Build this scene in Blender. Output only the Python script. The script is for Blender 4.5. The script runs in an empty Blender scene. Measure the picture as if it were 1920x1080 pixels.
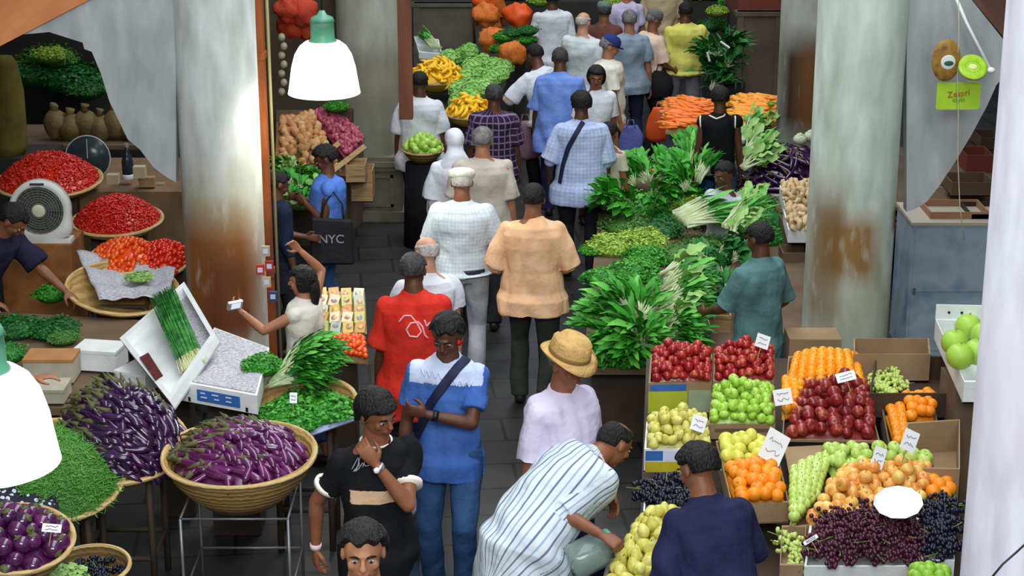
import bpy, bmesh, math, random
import numpy as np
from mathutils import Vector, Matrix, Quaternion
from mathutils.bvhtree import BVHTree
random.seed(7); RNG = np.random.RandomState(11)
R = math.radians
SC = bpy.context.scene
COL = SC.collection
# ------------------------------------------------------------------ camera
FPX, PITCH, CAMZ = 3460.0, R(17.5), 5.0
KY = 1.24
cd = bpy.data.cameras.new('camera'); cam = bpy.data.objects.new('camera', cd); COL.objects.link(cam)
cam.location = (0, 0, CAMZ); cam.rotation_euler = (R(90) - PITCH, 0, 0)
cd.sensor_width = 36; cd.lens = FPX / 1920 * 36; cd.clip_end = 200
SC.camera = cam
# ------------------------------------------------------------------ world, lights, exposure
w = bpy.data.worlds.new('world'); SC.world = w; w.use_nodes = True
bg = w.node_tree.nodes['Background']; bg.inputs[0].default_value = (0.86, 0.93, 1.0, 1); bg.inputs[1].default_value = 0.28
SC.view_settings.view_transform = 'Standard'; SC.view_settings.look = 'None'
SC.view_settings.gamma = 1; SC.view_settings.use_curve_mapping = False
SC.view_settings.exposure = 0.35
def area(name, loc, rot, sx, sy, power, col):
    l = bpy.data.lights.new(name, 'AREA'); l.shape = 'RECTANGLE'; l.size = sx; l.size_y = sy; l.energy = power; l.color = col
    o = bpy.data.objects.new(name, l); COL.objects.link(o); o.location = loc; o.rotation_euler = rot
    return o
# daylight falling through the long roof lantern above the aisle, and from the open gallery behind the camera
area('roof_lantern_daylight', (0.7, 13.0, 9.0), (0, 0, 0), 4.0, 21, 950, (0.92, 0.96, 1.0))
area('gallery_daylight', (0.4, -2.0, 8.0), (R(60), 0, 0), 7, 3, 700, (0.95, 0.98, 1.0))

# ------------------------------------------------------------------ projection helpers (camera -> place)
CP, SP = math.cos(PITCH), math.sin(PITCH)
def ray(px, py):
    a, b = px - 960, 540 - py
    return Vector((a, FPX * CP + b * SP, -FPX * SP + b * CP))
def at(px, py, z):
    d = ray(px, py); return Vector((0, 0, CAMZ)) + d * ((z - CAMZ) / d.z)
def atY(px, py, Y):
    d = ray(px, py); return Vector((0, 0, CAMZ)) + d * (Y / d.y)
def atL(px, py, Y): return atY(px, py, Y * KY)
def mpp(p):
    return (p.y * CP + (CAMZ - p.z) * SP) / FPX       # metres per pixel at a point
# ------------------------------------------------------------------ materials
def lin(c):
    return tuple((x / 12.92 if x <= 0.04045 else ((x + 0.055) / 1.055) ** 2.4) for x in c)
def C8(h):
    return lin(tuple(int(h[i:i + 2], 16) / 255 for i in (0, 2, 4)))
_M = {}
def nodes(name):
    m = bpy.data.materials.new(name); m.use_nodes = True
    nt = m.node_tree; return m, nt, nt.nodes['Principled BSDF']
def setspec(b, v):
    if 'Specular IOR Level' in b.inputs: b.inputs['Specular IOR Level'].default_value = v
def mat(name, cols, rough=0.6, scale=8.0, bump=0.0, bscale=None, spec=0.4, rnd=0.0, metal=0.0, detail=3.0, sss=0.0, stretch=None, attr=None):
    """cols: list of hex colours blended by noise (and per-object random when rnd>0)"""
    if name in _M: return _M[name]
    m, nt, b = nodes(name); N, L = nt.nodes, nt.links
    cols = [C8(c) for c in cols]
    b.inputs['Roughness'].default_value = rough; b.inputs['Metallic'].default_value = metal; setspec(b, spec)
    tc = N.new('ShaderNodeTexCoord'); src = tc.outputs['Object']
    if stretch:
        mp = N.new('ShaderNodeMapping'); mp.inputs['Scale'].default_value = stretch; L.new(src, mp.inputs['Vector']); src = mp.outputs[0]
    if len(cols) == 1 and not rnd:
        b.inputs['Base Color'].default_value = (*cols[0], 1)
    else:
        nz = N.new('ShaderNodeTexNoise'); nz.inputs['Scale'].default_value = scale; nz.inputs['Detail'].default_value = detail
        L.new(src, nz.inputs['Vector'])
        fac = nz.outputs[0]
        mr = N.new('ShaderNodeMapRange'); mr.inputs[1].default_value = 0.3; mr.inputs[2].default_value = 0.7; L.new(fac, mr.inputs[0]); fac = mr.outputs[0]
        if rnd:
            oi = N.new('ShaderNodeObjectInfo'); mx = N.new('ShaderNodeMix'); mx.inputs[0].default_value = rnd
            L.new(fac, mx.inputs[2]); L.new(oi.outputs['Random'], mx.inputs[3]); fac = mx.outputs[0]
        if attr:
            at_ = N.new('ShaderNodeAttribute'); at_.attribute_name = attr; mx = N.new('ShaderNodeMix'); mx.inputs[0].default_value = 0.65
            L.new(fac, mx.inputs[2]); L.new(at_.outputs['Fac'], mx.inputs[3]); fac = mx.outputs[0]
        cr = N.new('ShaderNodeValToRGB'); el = cr.color_ramp.elements
        while len(el) < len(cols): el.new(0.5)
        for i, c in enumerate(cols): el[i].position = i / max(1, len(cols) - 1); el[i].color = (*c, 1)
        L.new(fac, cr.inputs[0]); L.new(cr.outputs[0], b.inputs['Base Color'])
    if sss: b.inputs['Subsurface Weight'].default_value = sss; b.inputs['Subsurface Radius'].default_value = (0.02, 0.008, 0.004)
    if bump:
        nb = N.new('ShaderNodeTexNoise'); nb.inputs['Scale'].default_value = bscale or scale * 3; nb.inputs['Detail'].default_value = 4
        L.new(src, nb.inputs['Vector']); bp = N.new('ShaderNodeBump'); bp.inputs['Strength'].default_value = bump; bp.inputs['Distance'].default_value = 0.02
        L.new(nb.outputs[0], bp.inputs['Height']); L.new(bp.outputs[0], b.inputs['Normal'])
    _M[name] = m; return m
def cloth(name, c1, c2=None, bump=0.35):
    return mat('cloth ' + name, [c1, c2 or c1], rough=0.85, scale=5, bump=bump * 2.2, bscale=11, spec=0.15)
def cloth_pattern(name, base, line, kind, freq, width=0.2, line2=None):
    """stripe / check / dots driven by the garment's own around (su) and along (sv) coordinates"""
    if name in _M: return _M[name]
    m, nt, b = nodes(name); N, L = nt.nodes, nt.links
    b.inputs['Roughness'].default_value = 0.85; setspec(b, 0.15)
    def band(attr, f, wd, ph=0.0):
        a = N.new('ShaderNodeAttribute'); a.attribute_name = attr
        mu = N.new('ShaderNodeMath'); mu.operation = 'MULTIPLY_ADD'; mu.inputs[1].default_value = f; mu.inputs[2].default_value = ph; L.new(a.outputs['Fac'], mu.inputs[0])
        fr = N.new('ShaderNodeMath'); fr.operation = 'FRACT'; L.new(mu.outputs[0], fr.inputs[0])
        lt = N.new('ShaderNodeMath'); lt.operation = 'LESS_THAN'; lt.inputs[1].default_value = wd; L.new(fr.outputs[0], lt.inputs[0])
        return lt.outputs[0]
    s = band('su', freq, width)
    if kind == 'check':
        s2 = band('sv', freq, width); mx = N.new('ShaderNodeMath'); mx.operation = 'MAXIMUM'; L.new(s, mx.inputs[0]); L.new(s2, mx.inputs[1]); s = mx.outputs[0]
    mixn = N.new('ShaderNodeMix'); mixn.data_type = 'RGBA'; L.new(s, mixn.inputs[0])
    mixn.inputs[6].default_value = (*C8(base), 1); mixn.inputs[7].default_value = (*C8(line), 1)
    out = mixn.outputs[2]
    if line2:
        s3 = band('su', freq, width, 0.5); m2 = N.new('ShaderNodeMix'); m2.data_type = 'RGBA'; L.new(s3, m2.inputs[0]); L.new(out, m2.inputs[6]); m2.inputs[7].default_value = (*C8(line2), 1); out = m2.outputs[2]
    L.new(out, b.inputs['Base Color'])
    tc = N.new('ShaderNodeTexCoord'); nb = N.new('ShaderNodeTexNoise'); nb.inputs['Scale'].default_value = 11; L.new(tc.outputs['Object'], nb.inputs['Vector'])
    bp = N.new('ShaderNodeBump'); bp.inputs['Strength'].default_value = 0.7; bp.inputs['Distance'].default_value = 0.02; L.new(nb.outputs[0], bp.inputs['Height']); L.new(bp.outputs[0], b.inputs['Normal'])
    _M[name] = m; return m
def emit(name, col, strength):
    if name in _M: return _M[name]
    m, nt, b = nodes(name); b.inputs['Base Color'].default_value = (*C8(col), 1)
    b.inputs['Emission Color'].default_value = (*C8(col), 1); b.inputs['Emission Strength'].default_value = strength
    _M[name] = m; return m
# ------------------------------------------------------------------ mesh helpers
class G:
    """collects verts and faces (with material slot per face) for ONE mesh"""
    def __init__(s): s.v = []; s.f = []; s.m = []
    def add(s, v, f, mi=0):
        o = len(s.v); s.v.extend([tuple(p) for p in v]); s.f.extend([tuple(i + o for i in q) for q in f]); s.m.extend([mi] * len(f)); return s
    def box(s, x0, x1, y0, y1, z0, z1, mi=0, M=None):
        v = [Vector((x, y, z)) for z in (z0, z1) for y in (y0, y1) for x in (x0, x1)]
        if M is not None: v = [M @ p for p in v]
        return s.add(v, [(0, 2, 3, 1), (4, 5, 7, 6), (0, 1, 5, 4), (2, 6, 7, 3), (0, 4, 6, 2), (1, 3, 7, 5)], mi)
    def prism(s, bot, top, mi=0):
        n = len(bot); v = list(bot) + list(top)
        f = [tuple(range(n))[::-1], tuple(range(n, 2 * n))] + [(i, (i + 1) % n, (i + 1) % n + n, i + n) for i in range(n)]
        return s.add(v, f, mi)
    def lathe(s, prof, n=24, c=(0, 0, 0), mi=0, M=None, sx=1, sy=1, cap=True):
        v = []; f = []
        for r, z in prof:
            for k in range(n):
                a = 2 * math.pi * k / n; p = Vector((c[0] + r * math.cos(a) * sx, c[1] + r * math.sin(a) * sy, c[2] + z))
                v.append(M @ p if M is not None else p)
        for i in range(len(prof) - 1):
            for k in range(n):
                k2 = (k + 1) % n; f.append((i * n + k, i * n + k2, (i + 1) * n + k2, (i + 1) * n + k))
        if cap:
            f.append(tuple(range(n))[::-1]); f.append(tuple((len(prof) - 1) * n + k for k in range(n)))
        return s.add(v, f, mi)
    def tube(s, pts, r, n=8, mi=0, xref=None, ry=None, caps=True):
        """tube along pts; r scalar or list; ry optional second radius list; xref direction of rx"""
        pts = [Vector(p) for p in pts]; k = len(pts)
        rx = r if isinstance(r, (list, tuple)) else [r] * k
        ry = ry if ry is not None else rx
        v = []; f = []; px = None
        for i, p in enumerate(pts):
            t = (pts[min(i + 1, k - 1)] - pts[max(i - 1, 0)])
            t = t.normalized() if t.length > 1e-9 else Vector((0, 0, 1))
            x = (xref[i] if isinstance(xref, list) else xref) if xref is not None else px
            if x is None: x = Vector((1, 0, 0)) if abs(t.x) < 0.9 else Vector((0, 1, 0))
            x = Vector(x); x = x - t * x.dot(t)
            if x.length < 1e-6: x = Vector((0, 1, 0)) - t * t.y
            x.normalize(); px = x; y = t.cross(x)
            for j in range(n):
                a = 2 * math.pi * j / n; v.append(p + x * (math.cos(a) * rx[i]) + y * (math.sin(a) * ry[i]))
        for i in range(k - 1):
            for j in range(n):
                j2 = (j + 1) % n; f.append((i * n + j, i * n + j2, (i + 1) * n + j2, (i + 1) * n + j))
        if caps: f.append(tuple(range(n))[::-1]); f.append(tuple((k - 1) * n + j for j in range(n)))
        return s.add(v, f, mi)
    def ell(s, c, ax, nu=16, nv=10, mi=0, rot=None):
        """ellipsoid; ax radii, rot 3x3 columns"""
        c = Vector(c); v = []; f = []
        for i in range(1, nv):
            th = math.pi * i / nv
            for j in range(nu):
                a = 2 * math.pi * j / nu
                p = Vector((ax[0] * math.sin(th) * math.cos(a), ax[1] * math.sin(th) * math.sin(a), ax[2] * math.cos(th)))
                v.append(c + (rot @ p if rot is not None else p))
        for i in range(nv - 2):
            for j in range(nu):
                j2 = (j + 1) % nu; f.append((i * nu + j, (i + 1) * nu + j, (i + 1) * nu + j2, i * nu + j2))
        t = Vector((0, 0, ax[2])); v.append(c + (rot @ t if rot is not None else t)); v.append(c - (rot @ t if rot is not None else t))
        a, b = len(v) - 2, len(v) - 1
        for j in range(nu):
            j2 = (j + 1) % nu; f.append((a, j, j2)); f.append((b, (nv - 2) * nu + j2, (nv - 2) * nu + j))
        return s.add(v, f, mi)
    def mesh(s, name, mats, smooth=True):
        me = bpy.data.meshes.new(name); me.from_pydata(s.v, [], s.f)
        for m in (mats if isinstance(mats, (list, tuple)) else [mats]): me.materials.append(m)
        me.polygons.foreach_set('material_index', s.m)
        me.polygons.foreach_set('use_smooth', [smooth] * len(s.f)); me.update(); return me
def fattr(me, name, vals):
    a = me.attributes.new(name, 'FLOAT', 'POINT'); a.data.foreach_set('value', np.asarray(vals, dtype=np.float32))
def obj(name, me, parent=None, M=None):
    o = bpy.data.objects.new(name, me); COL.objects.link(o)
    if parent is not None: o.parent = parent
    if M is not None: o.matrix_basis = M
    return o
def tag(o, label=None, cat=None, group=None, kind=None):
    if label: o['label'] = label
    if cat: o['category'] = cat
    if group: o['group'] = group
    if kind: o['kind'] = kind
    return o
def recenter(o):
    """put the origin of a freshly built top-level mesh at its base centre"""
    me = o.data; n = len(me.vertices); a = np.empty(n * 3); me.vertices.foreach_get('co', a); a = a.reshape(-1, 3)
    c = Vector(((a[:, 0].min() + a[:, 0].max()) / 2, (a[:, 1].min() + a[:, 1].max()) / 2, a[:, 2].min()))
    me.transform(Matrix.Translation(-c)); o.location = c
    for ch in o.children: ch.location = ch.location - c
    return o
def thing(name, g, mats, label, cat, group=None, smooth=False, kind=None):
    o = obj(name, g.mesh(name, mats, smooth)); tag(o, label, cat, group, kind); return o
def struct(name, g, mats, smooth=False):
    o = obj(name, g.mesh(name, mats, smooth)); o['kind'] = 'structure'; return o
def empty(name, label, cat, loc=(0, 0, 0), group=None):
    o = bpy.data.objects.new(name, None); COL.objects.link(o); o.location = loc; o.empty_display_size = 0.1; tag(o, label, cat, group); return o
def part(name, g, mats, parent, smooth=False, label=None):
    o = obj(name, g.mesh(name, mats, smooth), parent)
    if parent is not None and parent.type == 'EMPTY' or parent.location.length > 0:
        o.matrix_parent_inverse = parent_inv(parent)
    if label: o['label'] = label
    return o
def parent_inv(p):
    M = Matrix.LocRotScale(p.location, p.rotation_euler, p.scale)
    return M.inverted()
def frame(c, n, x=Vector((1, 0, 0))):
    """matrix with z along n, x near x"""
    n = Vector(n).normalized(); x = Vector(x); x = (x - n * x.dot(n)).normalized(); y = n.cross(x)
    M = Matrix((x, y, n)).transposed().to_4x4(); M.translation = Vector(c); return M
# ================================================================== SETTING
M_CONC = None
def concrete(name, c1, c2, rust=None):
    m, nt, b = nodes(name); N, L = nt.nodes, nt.links
    b.inputs['Roughness'].default_value = 0.75; setspec(b, 0.3)
    tc = N.new('ShaderNodeTexCoord'); geo = N.new('ShaderNodeNewGeometry')
    mp = N.new('ShaderNodeMapping'); mp.inputs['Scale'].default_value = (3.2, 3.2, 1.0); L.new(geo.outputs['Position'], mp.inputs['Vector'])
    nz = N.new('ShaderNodeTexNoise'); nz.inputs['Scale'].default_value = 2.2; nz.inputs['Detail'].default_value = 8; L.new(mp.outputs[0], nz.inputs['Vector'])
    mr = N.new('ShaderNodeMapRange'); mr.inputs[1].default_value = .3; mr.inputs[2].default_value = .7; L.new(nz.outputs[0], mr.inputs[0])
    mx = N.new('ShaderNodeMix'); mx.data_type = 'RGBA'; L.new(mr.outputs[0], mx.inputs[0]); mx.inputs[6].default_value = (*C8(c1), 1); mx.inputs[7].default_value = (*C8(c2), 1)
    out = mx.outputs[2]
    for (x0, x1, y0, y1, colr, strength, Yc) in (rust or []):
        pa, pb = atL(x0, y0, Yc), atL(x1, y1, Yc); z1, z0, cx, rr = pa.z, pb.z, (pa.x + pb.x) / 2, (pb.x - pa.x) / 2 * 1.35
        # stains: height window x horizontal window x noise
        sp = N.new('ShaderNodeSeparateXYZ'); L.new(geo.outputs['Position'], sp.inputs[0])
        def win(sock, c, h):
            s1 = N.new('ShaderNodeMath'); s1.operation = 'SUBTRACT'; s1.inputs[1].default_value = c; L.new(sock, s1.inputs[0])
            a1 = N.new('ShaderNodeMath'); a1.operation = 'ABSOLUTE'; L.new(s1.outputs[0], a1.inputs[0])
            r1 = N.new('ShaderNodeMapRange'); r1.inputs[1].default_value = h; r1.inputs[2].default_value = h * 0.45; L.new(a1.outputs[0], r1.inputs[0]); return r1.outputs[0]
        wz = win(sp.outputs[2], (z0 + z1) / 2, (z1 - z0) / 2 * 1.3); wx = win(sp.outputs[0], cx, rr)
        n2 = N.new('ShaderNodeTexNoise'); n2.inputs['Scale'].default_value = 3.5; n2.inputs['Detail'].default_value = 7; L.new(mp.outputs[0], n2.inputs['Vector'])
        m2 = N.new('ShaderNodeMapRange'); m2.inputs[1].default_value = .12; m2.inputs[2].default_value = .44; L.new(n2.outputs[0], m2.inputs[0])
        p1 = N.new('ShaderNodeMath'); p1.operation = 'MULTIPLY'; L.new(wz, p1.inputs[0]); L.new(wx, p1.inputs[1])
        p2 = N.new('ShaderNodeMath'); p2.operation = 'MULTIPLY'; L.new(p1.outputs[0], p2.inputs[0]); L.new(m2.outputs[0], p2.inputs[1])
        p3 = N.new('ShaderNodeMath'); p3.operation = 'MULTIPLY'; p3.inputs[1].default_value = strength; L.new(p2.outputs[0], p3.inputs[0])
        mm = N.new('ShaderNodeMix'); mm.data_type = 'RGBA'; L.new(p3.outputs[0], mm.inputs[0]); L.new(out, mm.inputs[6]); mm.inputs[7].default_value = (*C8(colr), 1); out = mm.outputs[2]
    L.new(out, b.inputs['Base Color'])
    bp = N.new('ShaderNodeBump'); bp.inputs['Strength'].default_value = .12; bp.inputs['Distance'].default_value = .01; L.new(nz.outputs[0], bp.inputs['Height']); L.new(bp.outputs[0], b.inputs['Normal'])
    return m
# floor: dark wet stone slabs
def floor_mat():
    m, nt, b = nodes('dark stone slabs'); N, L = nt.nodes, nt.links
    g = N.new('ShaderNodeNewGeometry'); mp = N.new('ShaderNodeMapping'); mp.inputs['Rotation'].default_value = (0, 0, R(-6)); L.new(g.outputs['Position'], mp.inputs[0])
    br = N.new('ShaderNodeTexBrick'); br.inputs['Scale'].default_value = 1.0; br.inputs['Brick Width'].default_value = .62; br.inputs['Row Height'].default_value = .42; br.inputs['Mortar Size'].default_value = .012
    br.inputs['Color1'].default_value = (*C8('2c2c2e'), 1); br.inputs['Color2'].default_value = (*C8('383836'), 1); br.inputs['Mortar'].default_value = (*C8('161616'), 1); L.new(mp.outputs[0], br.inputs['Vector'])
    nz = N.new('ShaderNodeTexNoise'); nz.inputs['Scale'].default_value = 3; nz.inputs['Detail'].default_value = 8; L.new(g.outputs['Position'], nz.inputs['Vector'])
    mx = N.new('ShaderNodeMix'); mx.data_type = 'RGBA'; mx.blend_type = 'MULTIPLY'; mx.inputs[0].default_value = .7; L.new(br.outputs[0], mx.inputs[6]); L.new(nz.outputs[0], mx.inputs[7]); L.new(mx.outputs[2], b.inputs['Base Color'])
    r = N.new('ShaderNodeMapRange'); r.inputs[3].default_value = .25; r.inputs[4].default_value = .6; L.new(nz.outputs[0], r.inputs[0]); L.new(r.outputs[0], b.inputs['Roughness'])
    bp = N.new('ShaderNodeBump'); bp.inputs['Strength'].default_value = .4; bp.inputs['Distance'].default_value = .01; L.new(br.outputs['Fac'], bp.inputs['Height']); bp.invert = True; L.new(bp.outputs[0], b.inputs['Normal'])
    return m
struct('floor', G().box(-10, 10, 1, 40, -.2, 0), floor_mat())
MW_DARK = mat('dark plastered wall', ['2a2b28', '3a3a34'], .9, 2)
struct('wall_back', G().box(-10, 10, 39.8, 40, 0, 7), MW_DARK)
struct('wall_left', G().box(-8.7, -8.5, 4, 40, 0, 7), MW_DARK)
struct('wall_right', G().box(8.5, 8.7, 4, 40, 0, 7), MW_DARK)
# columns
LAT = 0.5 / 4.4
CL = [(-1.70, 10.5), (-1.17, 14.9)]
CR = [(1.58, 4.9), (1.96, 10.3), (2.42, 14.9)]
def column(name, x, y, r, ms, h=6.2, ped=None, n=32, taper=.0):
    g = G(); x, y, r = x * KY, y * KY, r * KY; g.lathe([(r * 1.02, 0), (r * 1.02, .3), (r, .32), (r * (1 - taper), h + 1.2)], n, (x, y, 0)); return struct(name, g, ms, True)
cL = at(405, 500, 1.2)
colmat_a = concrete('column concrete stained', '9c9f96', 'c6cac8', [(330, 480, 330, 620, '8f845c', .75, 10.3), (325, 490, 400, 660, '7a4a1c', 1.0, 10.3), (380, 480, 470, 640, '5a2c10', .9, 10.3)])
colmat_b = concrete('column concrete grey', '7f8074', '9da096', [(640, 760, 100, 220, '6a5c46', .55, 14.6), (640, 760, 180, 320, '62604a', .6, 14.6)])
colmat_c = concrete('column concrete pale green', '93a090', 'bfcac0', [(1545, 1640, 400, 530, '80591f', .95, 10.1), (1680, 1712, 395, 445, '6e420e', 1, 10.1), (1530, 1568, 340, 640, '6a4a24', .8, 10.1), (1550, 1690, 520, 700, '8e8a6c', .5, 10.1)])
colmat_d = concrete('column concrete rusty', '83877d', '9ca098', [(1470, 1540, 70, 260, '33220f', 1.0, 14.7), (1500, 1570, 80, 260, '6a4418', .8, 14.7)])
colmat_e = concrete('column concrete whitewashed', 'b4b2ba', 'dcdce6', [(1840, 1960, 600, 900, 'c8c0c6', .4, 4.7)])
column('column_aisle_left', CL[0][0], CL[0][1], .235, colmat_a)
column('column_back_left', CL[1][0], CL[1][1], .255, colmat_b)
column('column_near_right', CR[0][0] , CR[0][1], .26, colmat_e)
column('column_aisle_right', CR[1][0], CR[1][1], .25, colmat_c)
column('column_back_right', CR[2][0], CR[2][1], .245, colmat_d)
# stone pedestal round the back-left column (square, with a moulded cap)
mped = mat('pedestal stone', ['5e584c', '7c7464'], .8, 4, .3)
px_, py_ = CL[1][0] * KY, CL[1][1] * KY; g = G()
for (a, z0, z1) in ((.38, 0, .10), (.335, .10, .52), (.36, .52, .57), (.385, .57, .62), (.35, .62, .66)): g.box(px_ - a, px_ + a, py_ - a, py_ + a, z0, z1)
for (x0, x1, z0, z1) in ((-.25, .25, .15, .18), (-.25, .25, .45, .48), (-.25, -.22, .15, .48), (.22, .25, .15, .48)): g.box(px_ + x0, px_ + x1, py_ - .355, py_ - .33, z0, z1)
struct('trim_1', g, mped)
# spandrel plates beside the columns (curved underside) and lean-to roofs over the stalls
mplate = concrete('spandrel concrete', '92979a', 'b6bab8', None)
def plate(name, pix, Y, th, ms):
    Y *= KY; P = [atY(x, y, Y) for x, y in pix]; Q = [p + Vector((0, th, 0)) for p in P]; return struct(name, G().prism(P, Q), ms)
plate('beam_left', [(330, -120), (330, 342), (312, 332), (288, 314), (262, 280), (240, 262), (222, 225), (205, 190), (190, 140), (172, 97), (158, 92), (155, 80), (92, 60), (30, 66), (205, -20), (330, -120)][:-1], 10.4, .12, mplate)
plate('beam_right', [(1700, -80), (1790, -40), (1822, 0), (1875, 66), (1900, 100), (1900, 120), (1868, 160), (1850, 200), (1822, 252), (1790, 305), (1760, 350), (1738, 378), (1716, 392), (1700, 398)], 10.25, .12, mplate)
# beam edge lines (the raised seam of the left plate)
mor = mat('orange painted roofing', ['c97a45', 'd98c55'], .55, 3, .2)
mbr = mat('brown painted roofing', ['5c3a2c', '6e4a3a'], .6, 3, .2)
def roofslab(name, a, b, Y0, Y1, ms, th=.05, dz=0):
    # a,b: pixels of the front edge line at depth Y0
    Y0 *= KY; Y1 *= KY; A = atY(*a, Y0); B = atY(*b, Y0); dy = Vector((0, Y1 - Y0, dz)); up = Vector((0, 0, th))
    return struct(name, G().prism([A, B, B + dy, A + dy], [A + up, B + up, B + dy + up, A + dy + up]), ms)
roofslab('roof_left', (-420, 305), (205, -20), 10.38, 15.0, mor, dz=2.2)
roofslab('roof_right', (1818, -6), (2100, 330), 10.3, 14.6, mbr, dz=1.5)
# downpipes: orange-brown square posts
mpost = mat('orange painted post', ['7a3a14', '9c5220', '5e2c12'], .5, 6, .2, stretch=(1, 1, .25))
mpost2 = mat('brown painted post', ['5e3422', '80492c'], .5, 6, .2, stretch=(1, 1, .25))
p0 = atL(495, 430, 10.75)
g = G().box(p0.x - .055, p0.x + .055, 13.28, 13.39, 0, 7).box(p0.x - .065, p0.x + .065, 13.27, 13.4, .9, .95).box(p0.x - .065, p0.x + .065, 13.27, 13.4, 2.55, 2.6)
thing('square_post', g, mpost, 'orange painted square post standing just behind the stained left column', 'post')
p0 = atL(512, 300, 10.9)
thing('cable_pipe', G().tube([(p0.x, 13.52, 0), (p0.x, 13.52, 7)], .013), mat('yellowish pipe', ['b8b07a'], .4), 'thin pale pipe running up beside the orange post', 'pipe', smooth=True)
p0 = atL(760, 120, 12.9)
g = G().box(p0.x - .06, p0.x + .06, 15.94, 16.06, atL(760, 222, 12.9).z, 7)
thing('hanging_post', g, mpost2, 'brown square post ending above the seated man in white', 'post')
# lamps
def lamp(name, c, r, h, label, power, cable=2.5):
    root = empty(name, label, 'lamp', c)
    M0 = Matrix.Translation(c)
    prof = [(r * .36, h), (r * .5, h * .985), (r * .66, h * .9), (r * .8, h * .74), (r * .9, h * .5), (r * .955, h * .25), (r * 1.0, h * .06), (r * 1.02, 0), (r * .99, -h * .01), (r * .96, h * .05), (r * .9, h * .27), (r * .76, h * .72), (r * .6, h * .88), (r * .3, h * .95)]
    s = part('lamp_shade', G().lathe(prof, 40, c, cap=False), emit('glowing white shade', 'fdfff6', 1.6), root, True)
    mg = mat('green enamel', ['4f8f74', '5fa283'], .35, 5)
    part('lamp_cap', G().lathe([(r * .38, h * .95), (r * .4, h * 1.0), (r * .34, h * 1.05), (r * .33, h * 1.36), (r * .36, h * 1.37), (r * .30, h * 1.45), (r * .14, h * 1.5), (r * .07, h * 1.58)], 28, c), mg, root, True, 'green enamel cap')
    part('bulb', G().ell((c[0], c[1], c[2] + h * .45), (r * .28, r * .28, h * .34)), emit('lamp bulb', 'fffbe8', 8), root, True)
    part('cable', G().tube([(c[0], c[1], c[2] + h * 1.5), (c[0], c[1], c[2] + cable)], .006), mat('black cable', ['1a1a1a'], .5), root, True)
    l = bpy.data.lights.new('lamp_light', 'POINT'); l.energy = power; l.color = (1, .98, .86); l.shadow_soft_size = .1
    o = bpy.data.objects.new('lamp_light', l); COL.objects.link(o); o.parent = root; o.matrix_parent_inverse = parent_inv(root); o.location = (c[0], c[1], c[2] - .03)
    return root
c = atL(608, 174, 10.4); lamp('pendant_lamp', c, .252, .37, 'glowing bell-shaped pendant lamp hanging beside the stained left column', 16, 3.5)
c = atL(-14, 868, 5.0); lamp('pendant_lamp', c, .24, .36, 'glowing pendant lamp cut by the left edge above the green beans', 10, 3)
# ================================================================== PEOPLE
SKIN = {'dark': ['50301f', '663f2b'], 'brown': ['7a4a30', '925e42'], 'mid': ['9a6546', 'b07a5a'], 'light': ['c08c70', 'd0a084']}
def skin(k): return mat('skin ' + k, SKIN[k], .5, 9, .12, 60, spec=.4)
def hairm(k):
    return mat('hair ' + k, {'black': ['0b0908', '191411'], 'grey': ['5a5855', '8a8884'], 'darkgrey': ['2b2a2b', '4a4848'], 'white': ['a8a29a', 'cfc9c0'], 'brown': ['2a1a12', '3c281c']}[k], .55, 30, .8, 90, spec=.35, stretch=(1, 1, .4))
def remesh(g, voxel, smooth=3):
    me = bpy.data.meshes.new('tmp'); me.from_pydata(g.v, [], g.f); me.update()
    o = bpy.data.objects.new('tmp', me); COL.objects.link(o)
    m = o.modifiers.new('r', 'REMESH'); m.mode = 'VOXEL'; m.voxel_size = voxel; m.use_smooth_shade = True
    if smooth: k = o.modifiers.new('s', 'SMOOTH'); k.factor = .5; k.iterations = smooth
    dg = bpy.context.evaluated_depsgraph_get(); e = o.evaluated_get(dg)
    r = bpy.data.meshes.new_from_object(e); bpy.data.objects.remove(o); bpy.data.meshes.remove(me); return r
def getco(me):
    a = np.empty(len(me.vertices) * 3, dtype=np.float64); me.vertices.foreach_get('co', a); return a.reshape(-1, 3)
def getno(me):
    a = np.empty(len(me.vertices) * 3, dtype=np.float32); me.vertices.foreach_get('normal', a); return a.reshape(-1, 3)
def setco(me, a): me.vertices.foreach_set('co', np.asarray(a, dtype=np.float32).ravel()); me.update()
def wrinkle(me, amp, freq=14, seed=0):
    a = getco(me); n = getno(me); rs = np.random.RandomState(seed); h = np.zeros(len(a))
    for i in range(7):
        k = rs.normal(size=3); k /= np.linalg.norm(k); k[2] *= .55; f = freq * (1.0 + .9 * i / 2)
        h += np.sin(a @ k * f + 2.2 * np.sin(a @ rs.normal(size=3) * freq * .4) + rs.rand() * 6) / (1 + .5 * i)
    h = np.sign(h) * np.abs(h) ** 1.2
    setco(me, a + n * (h * amp)[:, None])
def ik(a, b, l1, l2, hint):
    """middle joint between a and b, bending toward hint; returns (mid, end)"""
    d = b - a; D = d.length; mx = (l1 + l2) * .995
    if D > mx: b = a + d.normalized() * mx; d = b - a; D = mx
    if D < abs(l1 - l2) * 1.05 + .02: D = abs(l1 - l2) * 1.05 + .02; b = a + d.normalized() * D; d = b - a
    u = d.normalized(); q = (l1 * l1 - l2 * l2 + D * D) / (2 * D); h = math.sqrt(max(0, l1 * l1 - q * q))
    hn = Vector(hint); hn = hn - u * hn.dot(u); hn = hn.normalized() if hn.length > 1e-5 else Vector((0, 1, 0))
    return a + u * q + hn * h, b
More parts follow.
